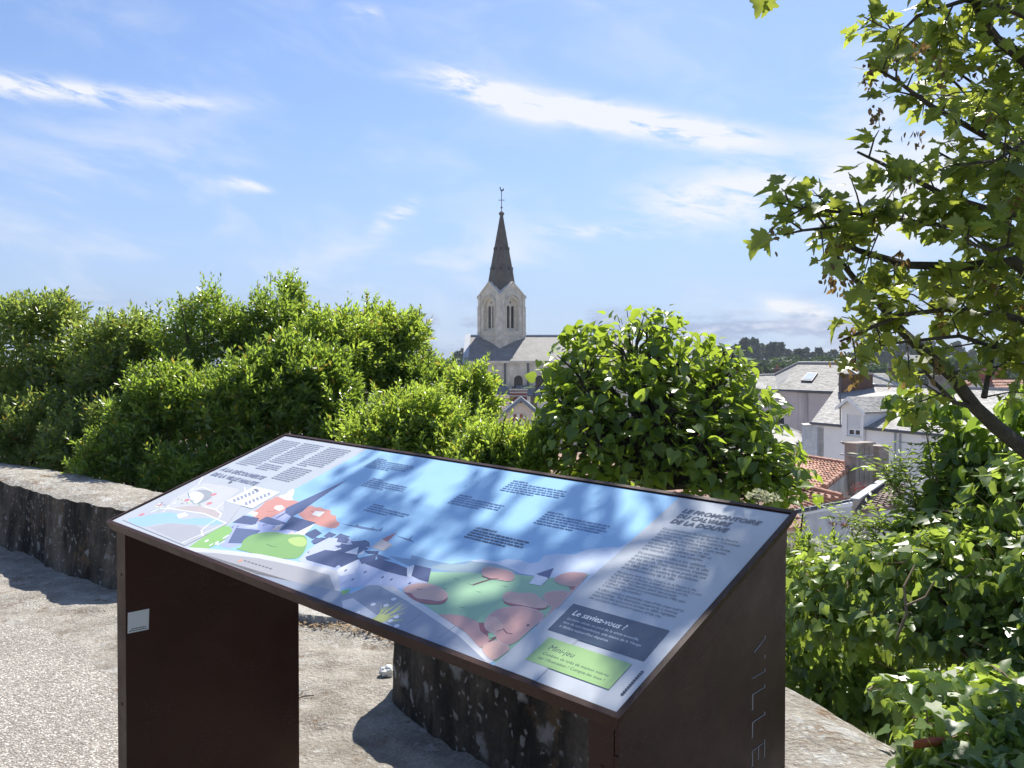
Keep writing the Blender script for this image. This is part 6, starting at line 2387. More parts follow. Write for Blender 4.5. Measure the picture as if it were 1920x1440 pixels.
def build_shrubs():
    rng = np.random.default_rng(31)
    A, B, C = MAT['lf_shrub'], MAT['lf_shrub2'], MAT['lf_shrub3']

    def foot(px, d):
        x = (px - 960) / FPX * d
        return (x, d, float(terrain_z(x, d)) - 0.05)
    S = [
        # label, blobs, shoots, leaf, mat, foot
        ('tall shrub at the far left with open upright branches and sky showing between them', [blob(70, 640, 9.4, 110, 85, .5), blob(30, 770, 9.4, 120, 90, .6), blob(130, 760, 9.3, 90, 100, .5)], 560, .058, C, (60, 9.5)),
        ('shrub with a narrow pointed top second from the far left', [blob(235, 690, 9.0, 95, 95, .5), blob(210, 800, 8.9, 100, 80, .5)], 460, .056, C, (230, 9.0)),
        ('olive green shrub in the middle of the left row', [blob(385, 660, 9.0, 95, 100, .5), blob(350, 770, 8.8, 110, 90, .5)], 500, .056, A, (380, 9.0)),
        ('tallest shrub whose narrow leader stands above the left row', [blob(520, 640, 9.2, 85, 85, .5), blob(545, 572, 9.4, 26, 38, .2), blob(510, 740, 9.0, 110, 90, .5)], 520, .056, A, (520, 9.3)),
        ('bright green shrub right of the tallest leader', [blob(640, 670, 8.4, 95, 82, .5), blob(600, 770, 8.2, 110, 85, .5)], 480, .056, B, (620, 8.5)),
        ('pale topped shrub with two upright tips left of the church', [blob(722, 692, 8.8, 88, 90, .5), blob(712, 622, 8.9, 34, 34, .25), blob(760, 640, 8.9, 45, 40, .3)], 460, .056, B, (730, 8.9)),
        ('dark shaded shrub sloping down beside the church', [blob(797, 742, 8.6, 78, 64, .5), blob(850, 775, 8.3, 60, 60, .4)], 420, .056, A, (800, 8.7)),
        ('low dark shrub against the back of the curved parapet at far left', [blob(70, 840, 8.6, 150, 85, .35), blob(190, 845, 8.2, 100, 80, .35)], 640, .056, C, (90, 8.7)),
        ('low shrub leaning over the parapet left of the desk', [blob(330, 800, 7.6, 120, 105, .4), blob(240, 870, 7.4, 100, 55, .3), blob(380, 890, 7.1, 110, 50, .3)], 820, .055, A, (330, 7.7)),
        ('dark shrub close behind the top left corner of the desk', [blob(470, 800, 7.4, 120, 110, .4), blob(570, 750, 7.6, 115, 95, .4), blob(480, 880, 7.2, 110, 50, .3)], 860, .055, A, (500, 7.6)),
        ('sunlit pale green shrub rising over the middle of the desk edge', [blob(770, 800, 6.8, 95, 62, .4), blob(720, 840, 6.6, 90, 50, .35), blob(850, 840, 6.7, 70, 50, .35)], 520, .052, B, (770, 6.9)),
        ('rounded pale shrub tip just below the church nave', [blob(885, 755, 7.6, 48, 52, .3), blob(870, 810, 7.4, 55, 50, .3)], 240, .054, B, (885, 7.7)),
        ('low yellow green shrub between the desk and the broad leaved tree', [blob(935, 855, 6.3, 80, 38, .35), blob(1000, 860, 6.2, 45, 45, .3), blob(880, 880, 6.2, 60, 35, .3)], 420, .050, B, (940, 6.4)),
        ('dark undergrowth shrub behind the middle of the desk', [blob(650, 840, 7.4, 100, 60, .4)], 300, .055, A, (650, 7.6)),
    ]
    for lab, blobs, n, leaf, mat, ft in S:
        shrub(lab, blobs, int(n * 1.75), leaf * 1.42 * float(rng.uniform(.9, 1.12)), rng, mat, foot(*ft))


build_shrubs()


# ------------------------------------------------------------------ broad leaved tree in the middle
def build_heart_tree():
    rng = np.random.default_rng(41)
    d0 = 6.2
    bx = P(1228, 900, d0).x
    base = Vector((bx, d0 + .1, float(terrain_z(bx, d0 + .1)) - .1))
    root = thing('broad_leaved_tree', 'broad leaved tree with large heart shaped leaves right of the church', 'tree', base)
    fork = P(1228, 915, d0)
    g = G()
    g.tube([base, base.lerp(fork, .6) + Vector((.03, 0, 0)), fork], [.06, .05, .045], 8)
    g.mk('trunk', MAT['bark'], root)
    blobs = [(1185, 668, 6.3, 105, 78), (1100, 715, 6.2, 85, 75), (1270, 690, 6.3, 85, 75), (1345, 745, 6.2, 70, 90), (1090, 820, 6.0, 85, 80), (1200, 790, 6.0, 130, 100),
             (1320, 850, 5.9, 110, 85), (1410, 860, 6.0, 75, 70), (1455, 900, 5.9, 70, 52), (1130, 890, 6.0, 90, 50), (1380, 930, 5.8, 90, 40), (1230, 610, 6.4, 55, 35), (1060, 760, 6.2, 45, 70), (1365, 690, 6.3, 42, 48), (1085, 640, 6.35, 32, 34), (1405, 785, 6.0, 62, 58)]
    PP, DD, NN, SS = [], [], [], []
    br = G()
    rr = random.Random(5)
    for (px, py, d, w, h) in blobs:
        c = np.array(P(px, py, d))
        r = np.array([w / FPX * d, .42 * min(1, w / 80), h / FPX * d])
        n = int(80 + 190 * (w * h) / 7000)
        dd = rvec(n, rng)
        rf = np.where(rng.random(n) < .7, rng.uniform(.7, 1.2, n), rng.uniform(.3, .8, n))
        p = c + dd * r * rf[:, None]
        out = unit(np.stack([p[:, 0] - fork.x, (p[:, 1] - fork.y) * 1.2, np.zeros(n)], -1) + rng.normal(size=(n, 3)) * .45)
        D = unit(out * .8 + np.array([0, 0, -.3]) + rng.normal(size=(n, 3)) * .42)
        N = unit(out * .45 + np.array([0, 0, .95]) + rng.normal(size=(n, 3)) * .33)
        PP.append(p); DD.append(D); NN.append(N); SS.append((.045 + .068 * rng.random(n) ** 1.4) * (.85 if h < 50 else 1))
        for _ in range(max(2, int(n / 14))):
            i = rng.integers(n)
            e = Vector(p[i])
            m = fork.lerp(Vector(c), .55) + Vector((rr.uniform(-.08, .08), rr.uniform(-.08, .08), .06))
            br.tube([fork + Vector((rr.uniform(-.02, .02), 0, 0)), m, Vector(c).lerp(e, .35), Vector(c).lerp(e, .85)], [.026, .017, .010, .004], 5)
        # petioles
        for i in range(0, n, 3):
            a = Vector(p[i])
            br.tube([a, a + (Vector(c) - a).normalized() * .06], [.0022, .003], 4, False)
    br.mk('branch', MAT['bark'], root)
    put_leaves(root, T_HEART, 'heart_leaf', np.concatenate(PP), np.concatenate(DD), np.concatenate(NN), np.concatenate(SS), MAT['lf_heart'], MAT['lf_heart_o'], 300)


build_heart_tree()


# ------------------------------------------------------------------ lobed leaved tree on the right
def along(pts, step):
    out = []
    for a, b in zip(pts[:-1], pts[1:]):
        L = (b - a).length
        n = max(1, int(L / step))
        for i in range(n):
            out.append((a.lerp(b, i / n), (b - a).normalized()))
    return out


def build_maple():
    rng = np.random.default_rng(51)
    rr = random.Random(51)
    base = Vector((1.95, 2.85, float(terrain_z(1.95, 2.85)) - .1))
    root = thing('lobed_leaf_tree', 'tree with lobed leaves, brown seed bunches and mossy branches at the right edge', 'tree', base)
    K = lambda px, py, d: P(px, py, d * .80)
    crotch = Vector((1.83, 2.66, 1.12))
    tr = G()
    tr.tube([base, base.lerp(crotch, .5) + Vector((.04, 0, 0)), crotch, Vector((2.0, 2.78, 2.1)), Vector((2.1, 2.95, 3.5)), Vector((2.1, 3.3, 4.95))], [.08, .062, .048, .042, .034, .022], 9)
    tr.mk('trunk', MAT['bark'], root)
    # main limbs (pixel, distance) and radius from root to tip
    limbs = [
        ([(2015, 920, 3.32), (1930, 850, 3.25), (1870, 802, 3.2), (1830, 765, 3.15), (1785, 705, 3.1), (1735, 662, 3.05), (1690, 620, 3.05), (1650, 570, 3.0), (1600, 520, 2.95), (1560, 470, 2.9)], .036),
        ([(1835, 765, 3.15), (1790, 755, 3.1), (1750, 715, 3.05), (1720, 680, 3.0)], .012),
        ([(1845, 745, 3.15), (1855, 690, 3.2), (1870, 640, 3.25)], .012),
        ([(1990, 560, 3.3), (1900, 490, 3.1), (1800, 500, 3.0), (1700, 497, 2.95), (1610, 470, 2.85), (1545, 440, 2.8)], .028),
        ([(1990, 200, 3.2), (1920, 110, 3.0), (1870, 75, 2.95), (1835, 25, 2.9), (1800, -60, 2.9)], .030),
        ([(1990, 330, 3.2), (1900, 285, 3.0), (1820, 240, 2.9), (1740, 195, 2.85), (1680, 150, 2.8), (1628, 120, 2.75)], .014),
        ([(1980, 430, 3.2), (1880, 400, 3.0), (1780, 370, 2.9), (1700, 330, 2.85), (1650, 305, 2.8), (1608, 285, 2.75)], .014),
        ([(1985, 470, 3.2), (1860, 430, 3.0), (1740, 420, 2.9), (1640, 405, 2.85), (1550, 395, 2.8), (1505, 388, 2.78)], .012),
        ([(1560, 440, 2.8), (1530, 400, 2.8), (1480, 384, 2.78), (1458, 380, 2.78)], .004),
        ([(1650, 430, 2.85), (1570, 425, 2.8), (1505, 432, 2.75), (1470, 440, 2.75)], .007),
        ([(1980, 620, 3.3), (1880, 590, 3.15), (1780, 580, 3.05), (1690, 590, 2.95), (1620, 620, 2.9), (1575, 640, 2.88)], .016),
        ([(1990, 60, 3.2), (1900, 20, 3.0), (1810, 0, 2.9), (1720, 30, 2.85), (1690, 60, 2.8)], .014),
        ([(1980, 680, 3.3), (1890, 660, 3.2), (1800, 630, 3.1), (1700, 640, 3.0), (1640, 650, 2.95)], .012),
        ([(1990, 240, 3.4), (1900, 200, 3.3), (1830, 160, 3.2), (1760, 110, 3.1), (1710, 70, 3.0)], .010),
        ([(1990, 520, 3.6), (1900, 540, 3.5), (1800, 540, 3.4), (1700, 530, 3.3)], .012),
        ([(1990, 360, 3.6), (1900, 340, 3.5), (1820, 320, 3.4), (1750, 280, 3.3)], .012),
        ([(1995, 130, 3.6), (1920, 160, 3.5), (1840, 100, 3.4), (1790, 60, 3.3)], .010),
        ([(1995, 640, 3.7), (1900, 620, 3.6), (1830, 600, 3.5), (1760, 610, 3.4)], .010),
        ([(1995, 440, 3.0), (1930, 450, 2.8), (1860, 470, 2.65), (1790, 450, 2.6)], .010),
        ([(1995, 280, 3.0), (1930, 260, 2.8), (1870, 300, 2.65), (1800, 310, 2.6)], .010),
    ]
    B = G()
    PP, DD, NN, SS = [], [], [], []
    seeds_p = []

    def leafy(pts, r0, dens=1.0, twig=(.08, .21), leafs=(.024, .066), depth=0, tip_only=False):
        n = len(pts)
        r0 *= .72
        B.tube(pts, [r0 * (1 - .82 * i / (n - 1)) + .0012 for i in range(n)], 6 if r0 > .008 else 4)
        al = along(pts, .040 / dens)
        for i, (p, t) in enumerate(al):
            f = i / max(1, len(al) - 1)
            if rr.random() > (.55 + .45 * f):
                continue
            if tip_only and f < .5:
                continue
            v = Vector((rr.gauss(0, 1), rr.gauss(0, 1), rr.gauss(.1, .8)))
            v = (v - t * v.dot(t)).normalized()
            tw = (v * .85 + t * .6).normalized()
            L = rr.uniform(*twig) * (1.1 - .5 * f)
            e = p + tw * L + Vector((0, 0, -.02))
            B.tube([p, p.lerp(e, .55) + Vector((0, 0, .012)), e], [.0028, .0022, .0012], 4, False)
            k = rr.randint(3, 7)
            for j in range(k):
                q = p.lerp(e, (j + 1) / k)
                for s in (-1, 1):
                    sd = tw.cross(Vector((rr.gauss(0, .5), rr.gauss(0, .5), 1))).normalized() * s
                    D = (sd * .9 + tw * .55 + Vector((rr.gauss(0, .25), rr.gauss(0, .25), -.25 + rr.gauss(0, .25)))).normalized()
                    N = Vector((rr.gauss(0, .6), rr.gauss(-.2, .6), 1)).normalized()
                    PP.append(q + D * .018); DD.append(D); NN.append(N); SS.append(leafs[0] + (leafs[1] - leafs[0]) * rr.random() ** 1.4)
            if rr.random() < .10:
                seeds_p.append(e - Vector((0, 0, .015)))
    for pts, r in limbs:
        w = [K(*p) for p in pts]
        bare = r > .03 and pts[0][0] == 2015
        leafy(w, r, 1.0 if not bare else .55, tip_only=bare)
    # shoots off the frame side so that the crown has body
    for i in range(16):
        s = Vector((rr.uniform(1.6, 2.1), rr.uniform(2.3, 2.9), rr.uniform(1.7, 3.0)))
        e = s + Vector((rr.uniform(-.55, .2), rr.uniform(-.25, .5), rr.uniform(-.15, .4)))
        leafy([s, s.lerp(e, .5) + Vector((0, 0, .05)), e], .007, 1.2)
    # overhead canopy that throws the dapples on the desk
    over = [
        ([Vector((2.05, 2.95, 3.5)), Vector((1.7, 3.8, 4.15)), Vector((1.0, 4.25, 4.45)), Vector((.45, 4.45, 4.6)), Vector((.05, 4.6, 4.7))], .035),
        ([Vector((2.0, 2.9, 3.2)), Vector((1.8, 3.5, 3.8)), Vector((1.2, 3.85, 4.1)), Vector((.7, 4.1, 4.3)), Vector((.4, 4.4, 4.35))], .030),
        ([Vector((2.1, 3.3, 4.9)), Vector((1.9, 4.3, 5.3)), Vector((1.3, 4.8, 5.4)), Vector((.7, 5.0, 5.4))], .028),
        ([Vector((1.95, 2.8, 2.8)), Vector((1.8, 3.2, 3.5)), Vector((1.35, 3.45, 3.8)), Vector((.95, 3.6, 3.95))], .022),
        ([Vector((1.0, 4.25, 4.45)), Vector((.6, 3.95, 4.45)), Vector((.25, 3.9, 4.4))], .014),
        ([Vector((1.3, 4.8, 5.4)), Vector((.75, 5.0, 5.0)), Vector((.5, 5.05, 4.8)), Vector((.3, 5.1, 4.65))], .016),
        ([Vector((1.0, 4.25, 4.45)), Vector((.6, 4.7, 4.5)), Vector((.36, 4.9, 4.4))], .014),
        ([Vector((1.2, 3.85, 4.1)), Vector((.95, 3.55, 4.2)), Vector((.6, 3.5, 4.2))], .012),
    ]
    for pts, r in over:
        leafy(pts, r, .46, (.14, .42), (.035, .08))
    # the spray that dips into the top of the frame
    tip = K(1440, -20, 3.0)
    leafy([tip + Vector((.35, .2, .5)), tip + Vector((.12, .05, .16)), tip + Vector((0, 0, .03))], .004, .6, (.05, .1), tip_only=True)
    for px, py, s in ((1428, -6, .068), (1444, -4, .056)):
        PP.append(K(px, py, 3.0)); DD.append(Vector((-.25, 0, -1))); NN.append(Vector((.4, -1, .2))); SS.append(s)
    B.mk('branch', MAT['bark'], root)
    put_leaves(root, T_MAPLE, 'lobed_leaf', np.array([tuple(p) for p in PP]), np.array([tuple(p) for p in DD]), np.array([tuple(p) for p in NN]), np.array(SS), MAT['lf_maple'], MAT['lf_maple_o'], 300)
    # hanging bunches of winged seeds
    a, b, c, s = [], [], [], []
    extra = [K(*q) for q in ((1560, 505, 2.88), (1580, 520, 2.9), (1600, 690, 2.9), (1640, 400, 2.85), (1720, 75, 2.8), (1640, 200, 2.8), (1690, 470, 2.85), (1595, 610, 2.88), (1580, 650, 2.88), (1700, 690, 3.0), (1720, 240, 2.85), (1630, 120, 2.78))]
    for p in seeds_p + extra:
        for _ in range(16 if p in extra else 9):
            o = Vector((rr.gauss(0, .014), rr.gauss(0, .014), rr.gauss(-.02, .016)))
            a.append(tuple(p + o)); b.append((rr.gauss(0, .6), rr.gauss(0, .6), -1 + rr.gauss(0, .4))); c.append((rr.gauss(0, 1), rr.gauss(0, 1), .3)); s.append(rr.uniform(.014, .028))
    put_leaves(root, T_OVAL, 'winged_seed', np.array(a), np.array(b), np.array(c), np.array(s), MAT['seed'], name='winged_seeds')


build_maple()


# ------------------------------------------------------------------ ivy and climbers at the lower right
def ivy_mass(label, name, cat, blobs, dens, sizes, rng, n_obj, t=T_IVY, tn='ivy_leaf', mats=('lf_ivy', 'lf_ivy_o'), stems=30, base=None, group=None, view=True, up=.5, extra_stems=()):
    c0 = Vector(blobs[0][0])
    base = Vector(base) if base is not None else Vector((c0.x, c0.y, float(terrain_z(c0.x, c0.y))))
    root = thing(name, label, cat, base, group)
    PP, DD, NN, SS = [], [], [], []
    g = G()
    rr = random.Random(77 + len(label))
    for c, r in blobs:
        c, r = np.array(c), np.array(r)
        n = int(dens * (r[0] * r[2] + r[1] * r[2] + r[0] * r[1]))
        d = rvec(n, rng)
        lump = .78 + .44 * vnoise(d[:, 0] * 2.6 + c[0] * 5, d[:, 2] * 2.6 + d[:, 1] * 2, 23)
        rf = np.where(rng.random(n) < .75, rng.uniform(.82, 1.05, n), rng.uniform(.35, .85, n)) * lump
        p = c + d * r * rf[:, None]
        D = unit(d * .55 + np.array([0, -.1, -.75]) + rng.normal(size=(n, 3)) * .42)
        N = unit(d * .75 + np.array([0, -.12, up]) + rng.normal(size=(n, 3)) * .38)
        PP.append(p); DD.append(D); NN.append(N); SS.append(rng.uniform(*sizes, n))
        for _ in range(max(2, int(stems * n / 400))):
            i, j = rng.integers(n), rng.integers(n)
            a, b = Vector(p[i]), Vector(p[j])
            m = a.lerp(b, .5) + Vector((rr.uniform(-.06, .06), rr.uniform(-.06, .06), rr.uniform(-.08, .03)))
            if (a - b).length < .5:
                g.tube([a, m, b], [.002, .0035, .002], 5)
    for pts, r in extra_stems:
        g.tube(pts, r, 6)
    g.mk('vine_stem', MAT['vine_stem'], root)
    put_leaves(root, t, tn, np.concatenate(PP), np.concatenate(DD), np.concatenate(NN), np.concatenate(SS), MAT[mats[0]], MAT[mats[1]], n_obj)
    return root


def bl(px, py, d, w, h, dep):
    return (tuple(P(px, py, d)), (w / FPX * d, dep, h / FPX * d))


def build_ivy():
    rng = np.random.default_rng(61)
    ivy_mass('hanging bank of glossy ivy beyond the parapet right of the desk', 'ivy_bank', 'ivy',
             [bl(1545, 1102, 3.5, 80, 62, .28), bl(1640, 1090, 3.35, 90, 75, .3), bl(1760, 1080, 3.2, 110, 90, .3), bl(1880, 1080, 3.1, 100, 110, .3), bl(1840, 1190, 2.95, 90, 60, .2), bl(1930, 1210, 2.8, 80, 60, .2),
              bl(1700, 1165, 3.05, 80, 35, .18), bl(1560, 1150, 3.3, 70, 35, .2), bl(1545, 1235, 4.35, 130, 110, .5), bl(1690, 1260, 4.2, 140, 110, .5), bl(1620, 1150, 4.0, 170, 60, .45), bl(1810, 1005, 3.4, 95, 60, .3), bl(1920, 960, 3.2, 80, 110, .3)],
             5200, (.032, .068), rng, 300,
             extra_stems=[([P(1680, 1200, 2.9), P(1700, 1150, 2.9), P(1695, 1100, 2.95), P(1715, 1060, 3.0)], [.005, .0055, .0045, .003]),
                          ([P(1700, 1135, 2.9), P(1735, 1120, 2.9), P(1752, 1090, 2.92)], [.0045, .004, .0025])])
    ivy_mass('ivy creeping over the pale lichen covered end of the parapet in the lower right corner', 'creeping_ivy', 'ivy',
             [bl(1800, 1400, 2.05, 110, 70, .16), bl(1900, 1350, 2.15, 90, 70, .18), bl(1690, 1300, 2.35, 40, 26, .08), bl(1760, 1310, 2.3, 60, 40, .12), bl(1860, 1290, 2.35, 80, 40, .14), bl(1850, 1470, 1.9, 130, 60, .16), bl(1760, 1450, 1.95, 60, 40, .1), bl(1950, 1430, 2.0, 80, 90, .16)],
             6400, (.034, .066), rng, 300, stems=40, base=P(1830, 1420, 2.05) - Vector((0, 0, .12)), up=.95)
    ivy_mass('pale green climber trailing over the roofs beside the mossy branch', 'climbing_vine', 'climber',
             [bl(1700, 748, 3.9, 48, 9, .05), bl(1755, 765, 3.8, 45, 26, .12), bl(1815, 850, 3.7, 52, 46, .2), bl(1875, 815, 3.5, 50, 40, .16), bl(1890, 890, 3.5, 85, 62, .25), bl(1935, 760, 3.4, 40, 30, .14), bl(1800, 930, 3.6, 60, 42, .2)],
             2600, (.045, .085), rng, 220, t=T_OVAL if False else T_HEART, tn='vine_leaf', mats=('lf_elder', 'lf_vine_o'), stems=30,
             base=(2.1, 3.9, float(terrain_z(2.1, 3.9))))
    ivy_mass('dark ivy wrapped round the trunk at the right edge', 'trunk_ivy', 'ivy',
             [((1.86, 2.72, .75), (.17, .15, .36)), ((1.88, 2.72, 1.1), (.13, .12, .2)), ((1.9, 2.8, .3), (.22, .2, .4))], 7500, (.035, .07), rng, 0,
             t=T_IVY, tn='ivy_leaf', stems=10, base=(1.97, 2.88, float(terrain_z(1.97, 2.88))))


MAT['lf_vine_o'] = leaf_mat('vine_leaf_single', (0.05, 0.10, 0.02), (0.09, 0.16, 0.03), (0.34, 0.50, 0.06), 0.4, True, tfac=0.45)
build_ivy()


def build_elder():
    rng = np.random.default_rng(71)
    rr = random.Random(71)
    base = Vector((1.75, 4.0, float(terrain_z(1.75, 4.0))))
    root = thing('elder_bush', 'elder bush with pale feathery leaves and reddish berries standing before the tiled house', 'shrub', base)
    g = G()
    PP, DD, NN, SS = [], [], [], []
    tips = [(1640, 868, 3.9), (1690, 872, 3.9), (1735, 800, 3.8), (1575, 968, 3.7), (1655, 985, 3.6), (1710, 940, 3.6), (1670, 1020, 3.5), (1730, 1000, 3.5),
            (1610, 1035, 3.6), (1570, 1050, 3.7), (1755, 890, 3.6), (1530, 1052, 3.7), (1725, 930, 3.7)]
    hub = P(1720, 1090, 3.6)
    for px, py, d in tips:
        e = P(px, py, d)
        m = hub.lerp(e, .6) + Vector((.05, 0, .05))
        g.tube([hub, m, e], [.008, .005, .002], 5)
        for i in range(16):
            t = .62 + .38 * i / 15
            p = hub.lerp(m, t / .6) if t < .6 else m.lerp(e, (t - .6) / .4)
            ax = Vector((rr.gauss(-.2, .7), rr.gauss(-.2, .6), rr.gauss(.25, .5))).normalized()
            L = rr.uniform(.08, .15)
            g.tube([p, p + ax * L], [.0018, .001], 4, False)
            for j in range(4):
                q = p + ax * L * (j + 1) / 4
                for s in (-1, 1):
                    sd = ax.cross(Vector((0, 0, 1))).normalized() * s
                    PP.append(tuple(q)); DD.append(tuple(sd * .9 + ax * .7 + Vector((0, 0, -.15)))); NN.append((rr.gauss(0, .3), rr.gauss(-.1, .3), 1)); SS.append(rr.uniform(.035, .06))
    g.mk('stem', MAT['vine_stem'], root)
    T = tmpl([(0, 0, 0), (-.17, .5, .05), (0, 1, -.06), (.17, .5, .05)], [(0, 3, 2), (0, 2, 1)])
    put_leaves(root, T, 'elder_leaf', np.array(PP), np.array(DD), np.array(NN), np.array(SS), MAT['lf_elder'])
    a, b, c, s = [], [], [], []
    for px, py in ((1562, 982), (1585, 985), (1608, 996), (1601, 916), (1615, 912)):
        p0 = P(px, py, 3.65)
        for _ in range(40):
            a.append(tuple(p0 + Vector((rr.gauss(0, .012), rr.gauss(0, .01), rr.gauss(0, .009))))); b.append(tuple(rvec(1, rng)[0])); c.append(tuple(rvec(1, rng)[0])); s.append(rr.uniform(.006, .011))
    put_leaves(root, T_OVAL, 'berry', np.array(a), np.array(b), np.array(c), np.array(s), MAT['petal_red'], name='berry_clusters')


build_elder()


def flower_heads(root, spots, rng, size, r, mat='petal'):
    rr = random.Random(5)
    for px, py, d in spots:
        p0 = P(px, py, d)
        n = 70
        v = rvec(n, rng)
        v[:, 2] = np.abs(v[:, 2])
        a = np.array(p0) + v * np.array([r, r, r * .7])
        V, F = leaf_mesh(T_OVAL, a, unit(v + rng.normal(size=(n, 3)) * .9), v, rng.uniform(.7, 1.2, n) * size)
        mk('flower_head', V, F, MAT[mat], root)


def build_flowers():
    rng = np.random.default_rng(81)
    d = 5.2
    rt = shrub('leafy bush with white blossom below the grey rendered wall', [bl(1560, 1072, d, 70, 30, .25), bl(1510, 1060, d, 36, 32, .2)], 160, .055, rng, MAT['lf_shrub2'],
               (P(1560, 1060, d).x, d, float(terrain_z(P(1560, 1060, d).x, d)) - .05), group=None, name='blossom_bush', cat='flowering bush', stems=3)
    flower_heads(rt, [(1528, 1018, 5), (1548, 1024, 5), (1565, 1028, 4.95), (1582, 1025, 4.95), (1600, 1018, 5), (1615, 1012, 5), (1536, 1034, 4.9), (1572, 1040, 4.9)], rng, .02, .022)
    o = thing('hydrangea', 'cream hydrangea flower heads peeping over the back edge of the desk', 'hydrangea', Vector((P(1432, 940, 4.6).x, 4.6, float(terrain_z(1.4, 4.6)))))
    flower_heads(o, [(1422, 934, 4.6), (1446, 940, 4.6)], rng, .026, .05, 'petal_cream')
    g = G()
    for px in (1422, 1446):
        p = P(px, 940, 4.6)
        g.tube([p, p + Vector((.02, .05, -.5)), Vector((P(1432, 940, 4.6).x, 4.6, float(terrain_z(1.4, 4.6))))], [.004, .006, .008], 5)
    g.mk('stem', MAT['vine_stem'], o)
    x = P(971, 805, 6.6)
    o = thing('white_flower', 'single white flower head in front of the gabled house window', 'flower', Vector((x.x, x.y, float(terrain_z(x.x, x.y)))))
    flower_heads(o, [(968, 799, 6.6), (978, 800, 6.6)], rng, .024, .036)
    g = G()
    g.tube([x, Vector((x.x, x.y, float(terrain_z(x.x, x.y))))], [.004, .006], 5)
    g.mk('stem', MAT['vine_stem'], o)
    # curled brown leaf lying on the ivy
    p = P(1738, 1414, 1.98)
    V = []
    n = 9
    for i in range(n):
        t = i / (n - 1)
        w = .022 * math.sin(math.pi * (t * .9 + .05))
        for s in (-1, -.4, .4, 1):
            V.append(p + Vector(((t - .5) * .085, -.02 + s * w * .6, .02 + .018 * s * s + .012 * t)))
    F = grid_faces(n, 4)
    o = mk('dry_leaf', V, F, MAT['dry_leaf'], smooth=True)
    tag(o, 'curled reddish brown dead leaf lying on the ivy in the lower right', 'dead leaf')


MAT['petal_cream'] = leaf_mat('cream_petal', (0.55, 0.55, 0.38), (0.70, 0.70, 0.52), (0.5, 0.5, 0.3), 0.6, tfac=0.35)
build_flowers()


# ------------------------------------------------------------------ far trees
def crown_mesh(kind, seed):
    rng = np.random.default_rng(seed)
    P_, D_, N_, S_ = [], [], [], []
    if kind == 'pine':       # layered, flat topped
        for k in range(11):
            t = k / 10
            z = 4.5 + 8.0 * t
            ang = rng.uniform(0, 6.28)
            off = rng.uniform(.2, 2.2) * (1 - .5 * t)
            c = np.array([math.cos(ang) * off, math.sin(ang) * off, z])
            r = np.array([2.6 - 1.2 * t, 2.6 - 1.2 * t, .75]) * rng.uniform(.8, 1.2)
            n = 130
            v = rvec(n, rng)
            P_.append(c + v * r * rng.uniform(.5, 1.05, (n, 1))); D_.append(unit(v + rng.normal(size=(n, 3)) * .6)); N_.append(unit(v + np.array([0, 0, .8]))); S_.append(rng.uniform(.5, 1.1, n))
    else:
        for k in range(9):
            c = np.array([rng.normal() * 1.5, rng.normal() * 1.5, 4.2 + rng.uniform(-1.8, 2.2)])
            r = np.array([2.0, 2.0, 1.7]) * rng.uniform(.7, 1.15)
            n = 150
            v = rvec(n, rng)
            P_.append(c + v * r * rng.uniform(.6, 1.05, (n, 1))); D_.append(unit(v + rng.normal(size=(n, 3)) * .6)); N_.append(unit(v + np.array([0, 0, .8]))); S_.append(rng.uniform(.45, .95, n))
    V, F = leaf_mesh(T_CLUMP, np.concatenate(P_), np.concatenate(D_), np.concatenate(N_), np.concatenate(S_))
    me = mesh_from(kind + '_crown', V, F)
    me.materials.append(MAT['lf_pine' if kind == 'pine' else 'lf_far'])
    return me


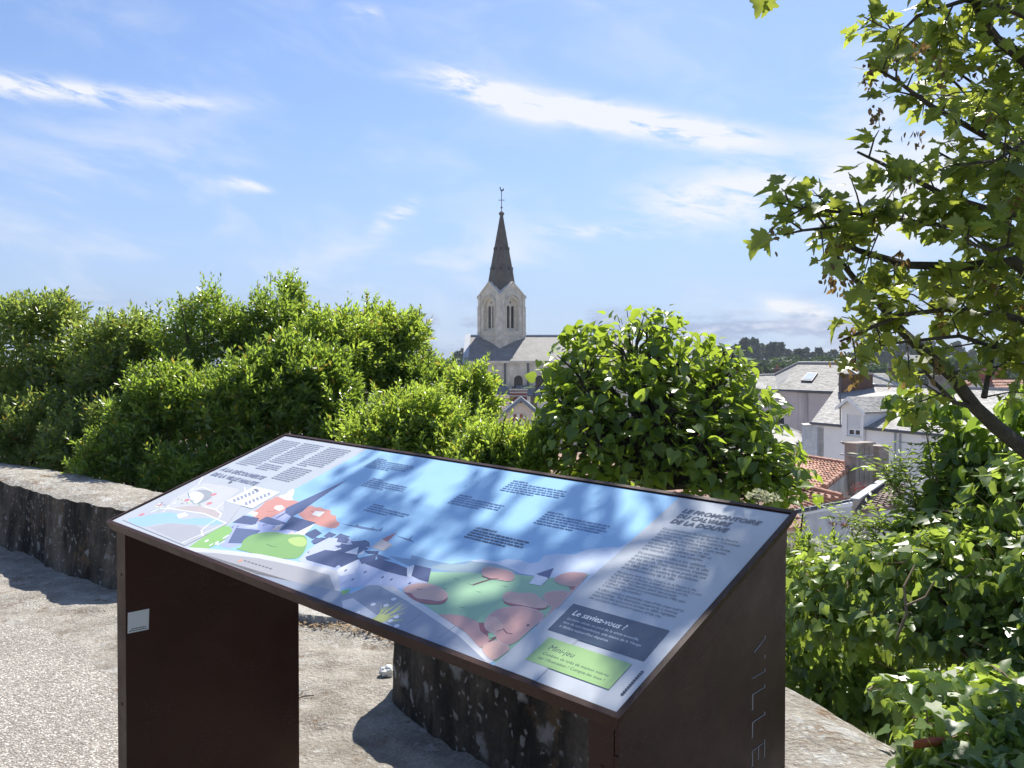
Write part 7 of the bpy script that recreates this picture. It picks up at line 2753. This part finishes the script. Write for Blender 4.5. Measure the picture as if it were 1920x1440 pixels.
def build_far_trees():
    rr = random.Random(91)
    crowns = {'pine': [crown_mesh('pine', s) for s in (1, 2, 3, 4)], 'round': [crown_mesh('round', s) for s in (5, 6, 7)]}
    g = G()
    g.tube([(0, 0, -1), (.1, 0, 3), (-.1, .1, 7), (.1, 0, 11)], [.38, .3, .22, .1], 7)
    for i in range(6):
        a = i * 1.1
        g.tube([(0, 0, 4 + i), (1.1 * math.cos(a), 1.1 * math.sin(a), 4.8 + i)], [.12, .05], 5)
    tm = mesh_from('far_trunk', g.V, g.F)
    tm.materials.append(MAT['bark'])
    labels = {'pine': 'dark pine in the far skyline', 'round': 'rounded broadleaf tree on the far hill'}

    def tree(kind, x, y, s, sx=1.0):
        px_ = 960 + FPX * x / y
        pl = ('beyond the shrubs left of the church' if px_ < 790 else 'in the gap between shrubs and church' if px_ < 960 else 'just over the church nave roof' if px_ < 1300 else
              'above the hipped slate roof' if px_ < 1600 else 'round the white villa' if px_ < 1760 else 'behind the branches at the right edge')
        r = thing('pine_tree' if kind == 'pine' else 'hill_tree', labels[kind] + ' ' + pl, 'tree', Vector((x, y, float(terrain_z(x, y)) - .3)),
                  ('pines ' if kind == 'pine' else 'round trees ') + pl)
        for nm, me, sc in (('trunk', tm, (s, s, s if kind == 'pine' else s * .6)), ('crown', rr.choice(crowns[kind]), (s * sx, s * sx, s))):
            o = bpy.data.objects.new(nm, me)
            COL.objects.link(o)
            o.parent = r
            o.rotation_euler = (0, 0, rr.uniform(0, 6.28))
            o.scale = sc
    # skyline right of the middle tree
    px = 1330
    while px < 1990:
        d = rr.uniform(330, 420)
        top = 650 + 12 * math.sin(px * .021) + rr.uniform(-9, 10)
        if 1395 < px < 1425:
            top = 636
        x = (px - 960) / FPX * d
        zt = H + d * (697 - top) / FPX
        s = max(.5, (zt - float(terrain_z(x, d))) / 13.0)
        tree('pine', x, d, s, 1.1)
        px += rr.uniform(10, 19)
    # skyline left of the church and further left behind the shrubs
    for px, top in ((800, 650), (815, 645), (826, 648), (842, 655), (858, 660), (872, 655), (885, 652), (1012, 640), (1030, 640), (1046, 637), (20, 668), (45, 664), (60, 668), (150, 668), (320, 665), (480, 664), (620, 660), (700, 660)):
        d = rr.uniform(300, 360)
        x = (px - 960) / FPX * d
        zt = H + d * (697 - top) / FPX
        tree('pine' if rr.random() < .4 else 'round', x, d, max(.5, (zt - float(terrain_z(x, d))) / 8.0) if False else max(.6, (zt - float(terrain_z(x, d))) / (13.0)), 1.25)
    # bushy slope below
    for i in range(80):
        px = rr.uniform(1330, 1960) if i < 58 else rr.uniform(795, 900)
        d = rr.uniform(195, 320)
        x = (px - 960) / FPX * d
        if 1672 < px < 1742 and d < 325:
            top = rr.uniform(693, 705)
        else:
            top = rr.uniform(668, 702)
        zt = H + d * (697 - top) / FPX
        s = (zt - float(terrain_z(x, d))) / 7.2
        tree('round', x, d, min(1.9, max(.45, s)), 1.2)


build_far_trees()

# ------------------------------------------------------------------ the air: pale even haze round the whole place


def build_haze():
    g = G()
    g.box((0, 260, 7.5), (900, 900, 46))
    m = bpy.data.materials.new('haze')
    m.use_nodes = True
    nt = m.node_tree
    nt.nodes.remove(nt.nodes['Principled BSDF'])
    v = node(nt, 'ShaderNodeVolumePrincipled', {'Color': (0.82, 0.90, 1.0, 1), 'Density': HAZE, 'Anisotropy': 0.0})
    nt.links.new(v.outputs[0], nt.nodes['Material Output'].inputs['Volume'])
    o = g.mk('haze', m)
    o['kind'] = 'stuff'


HAZE = 0.00028
if HAZE:
    build_haze()
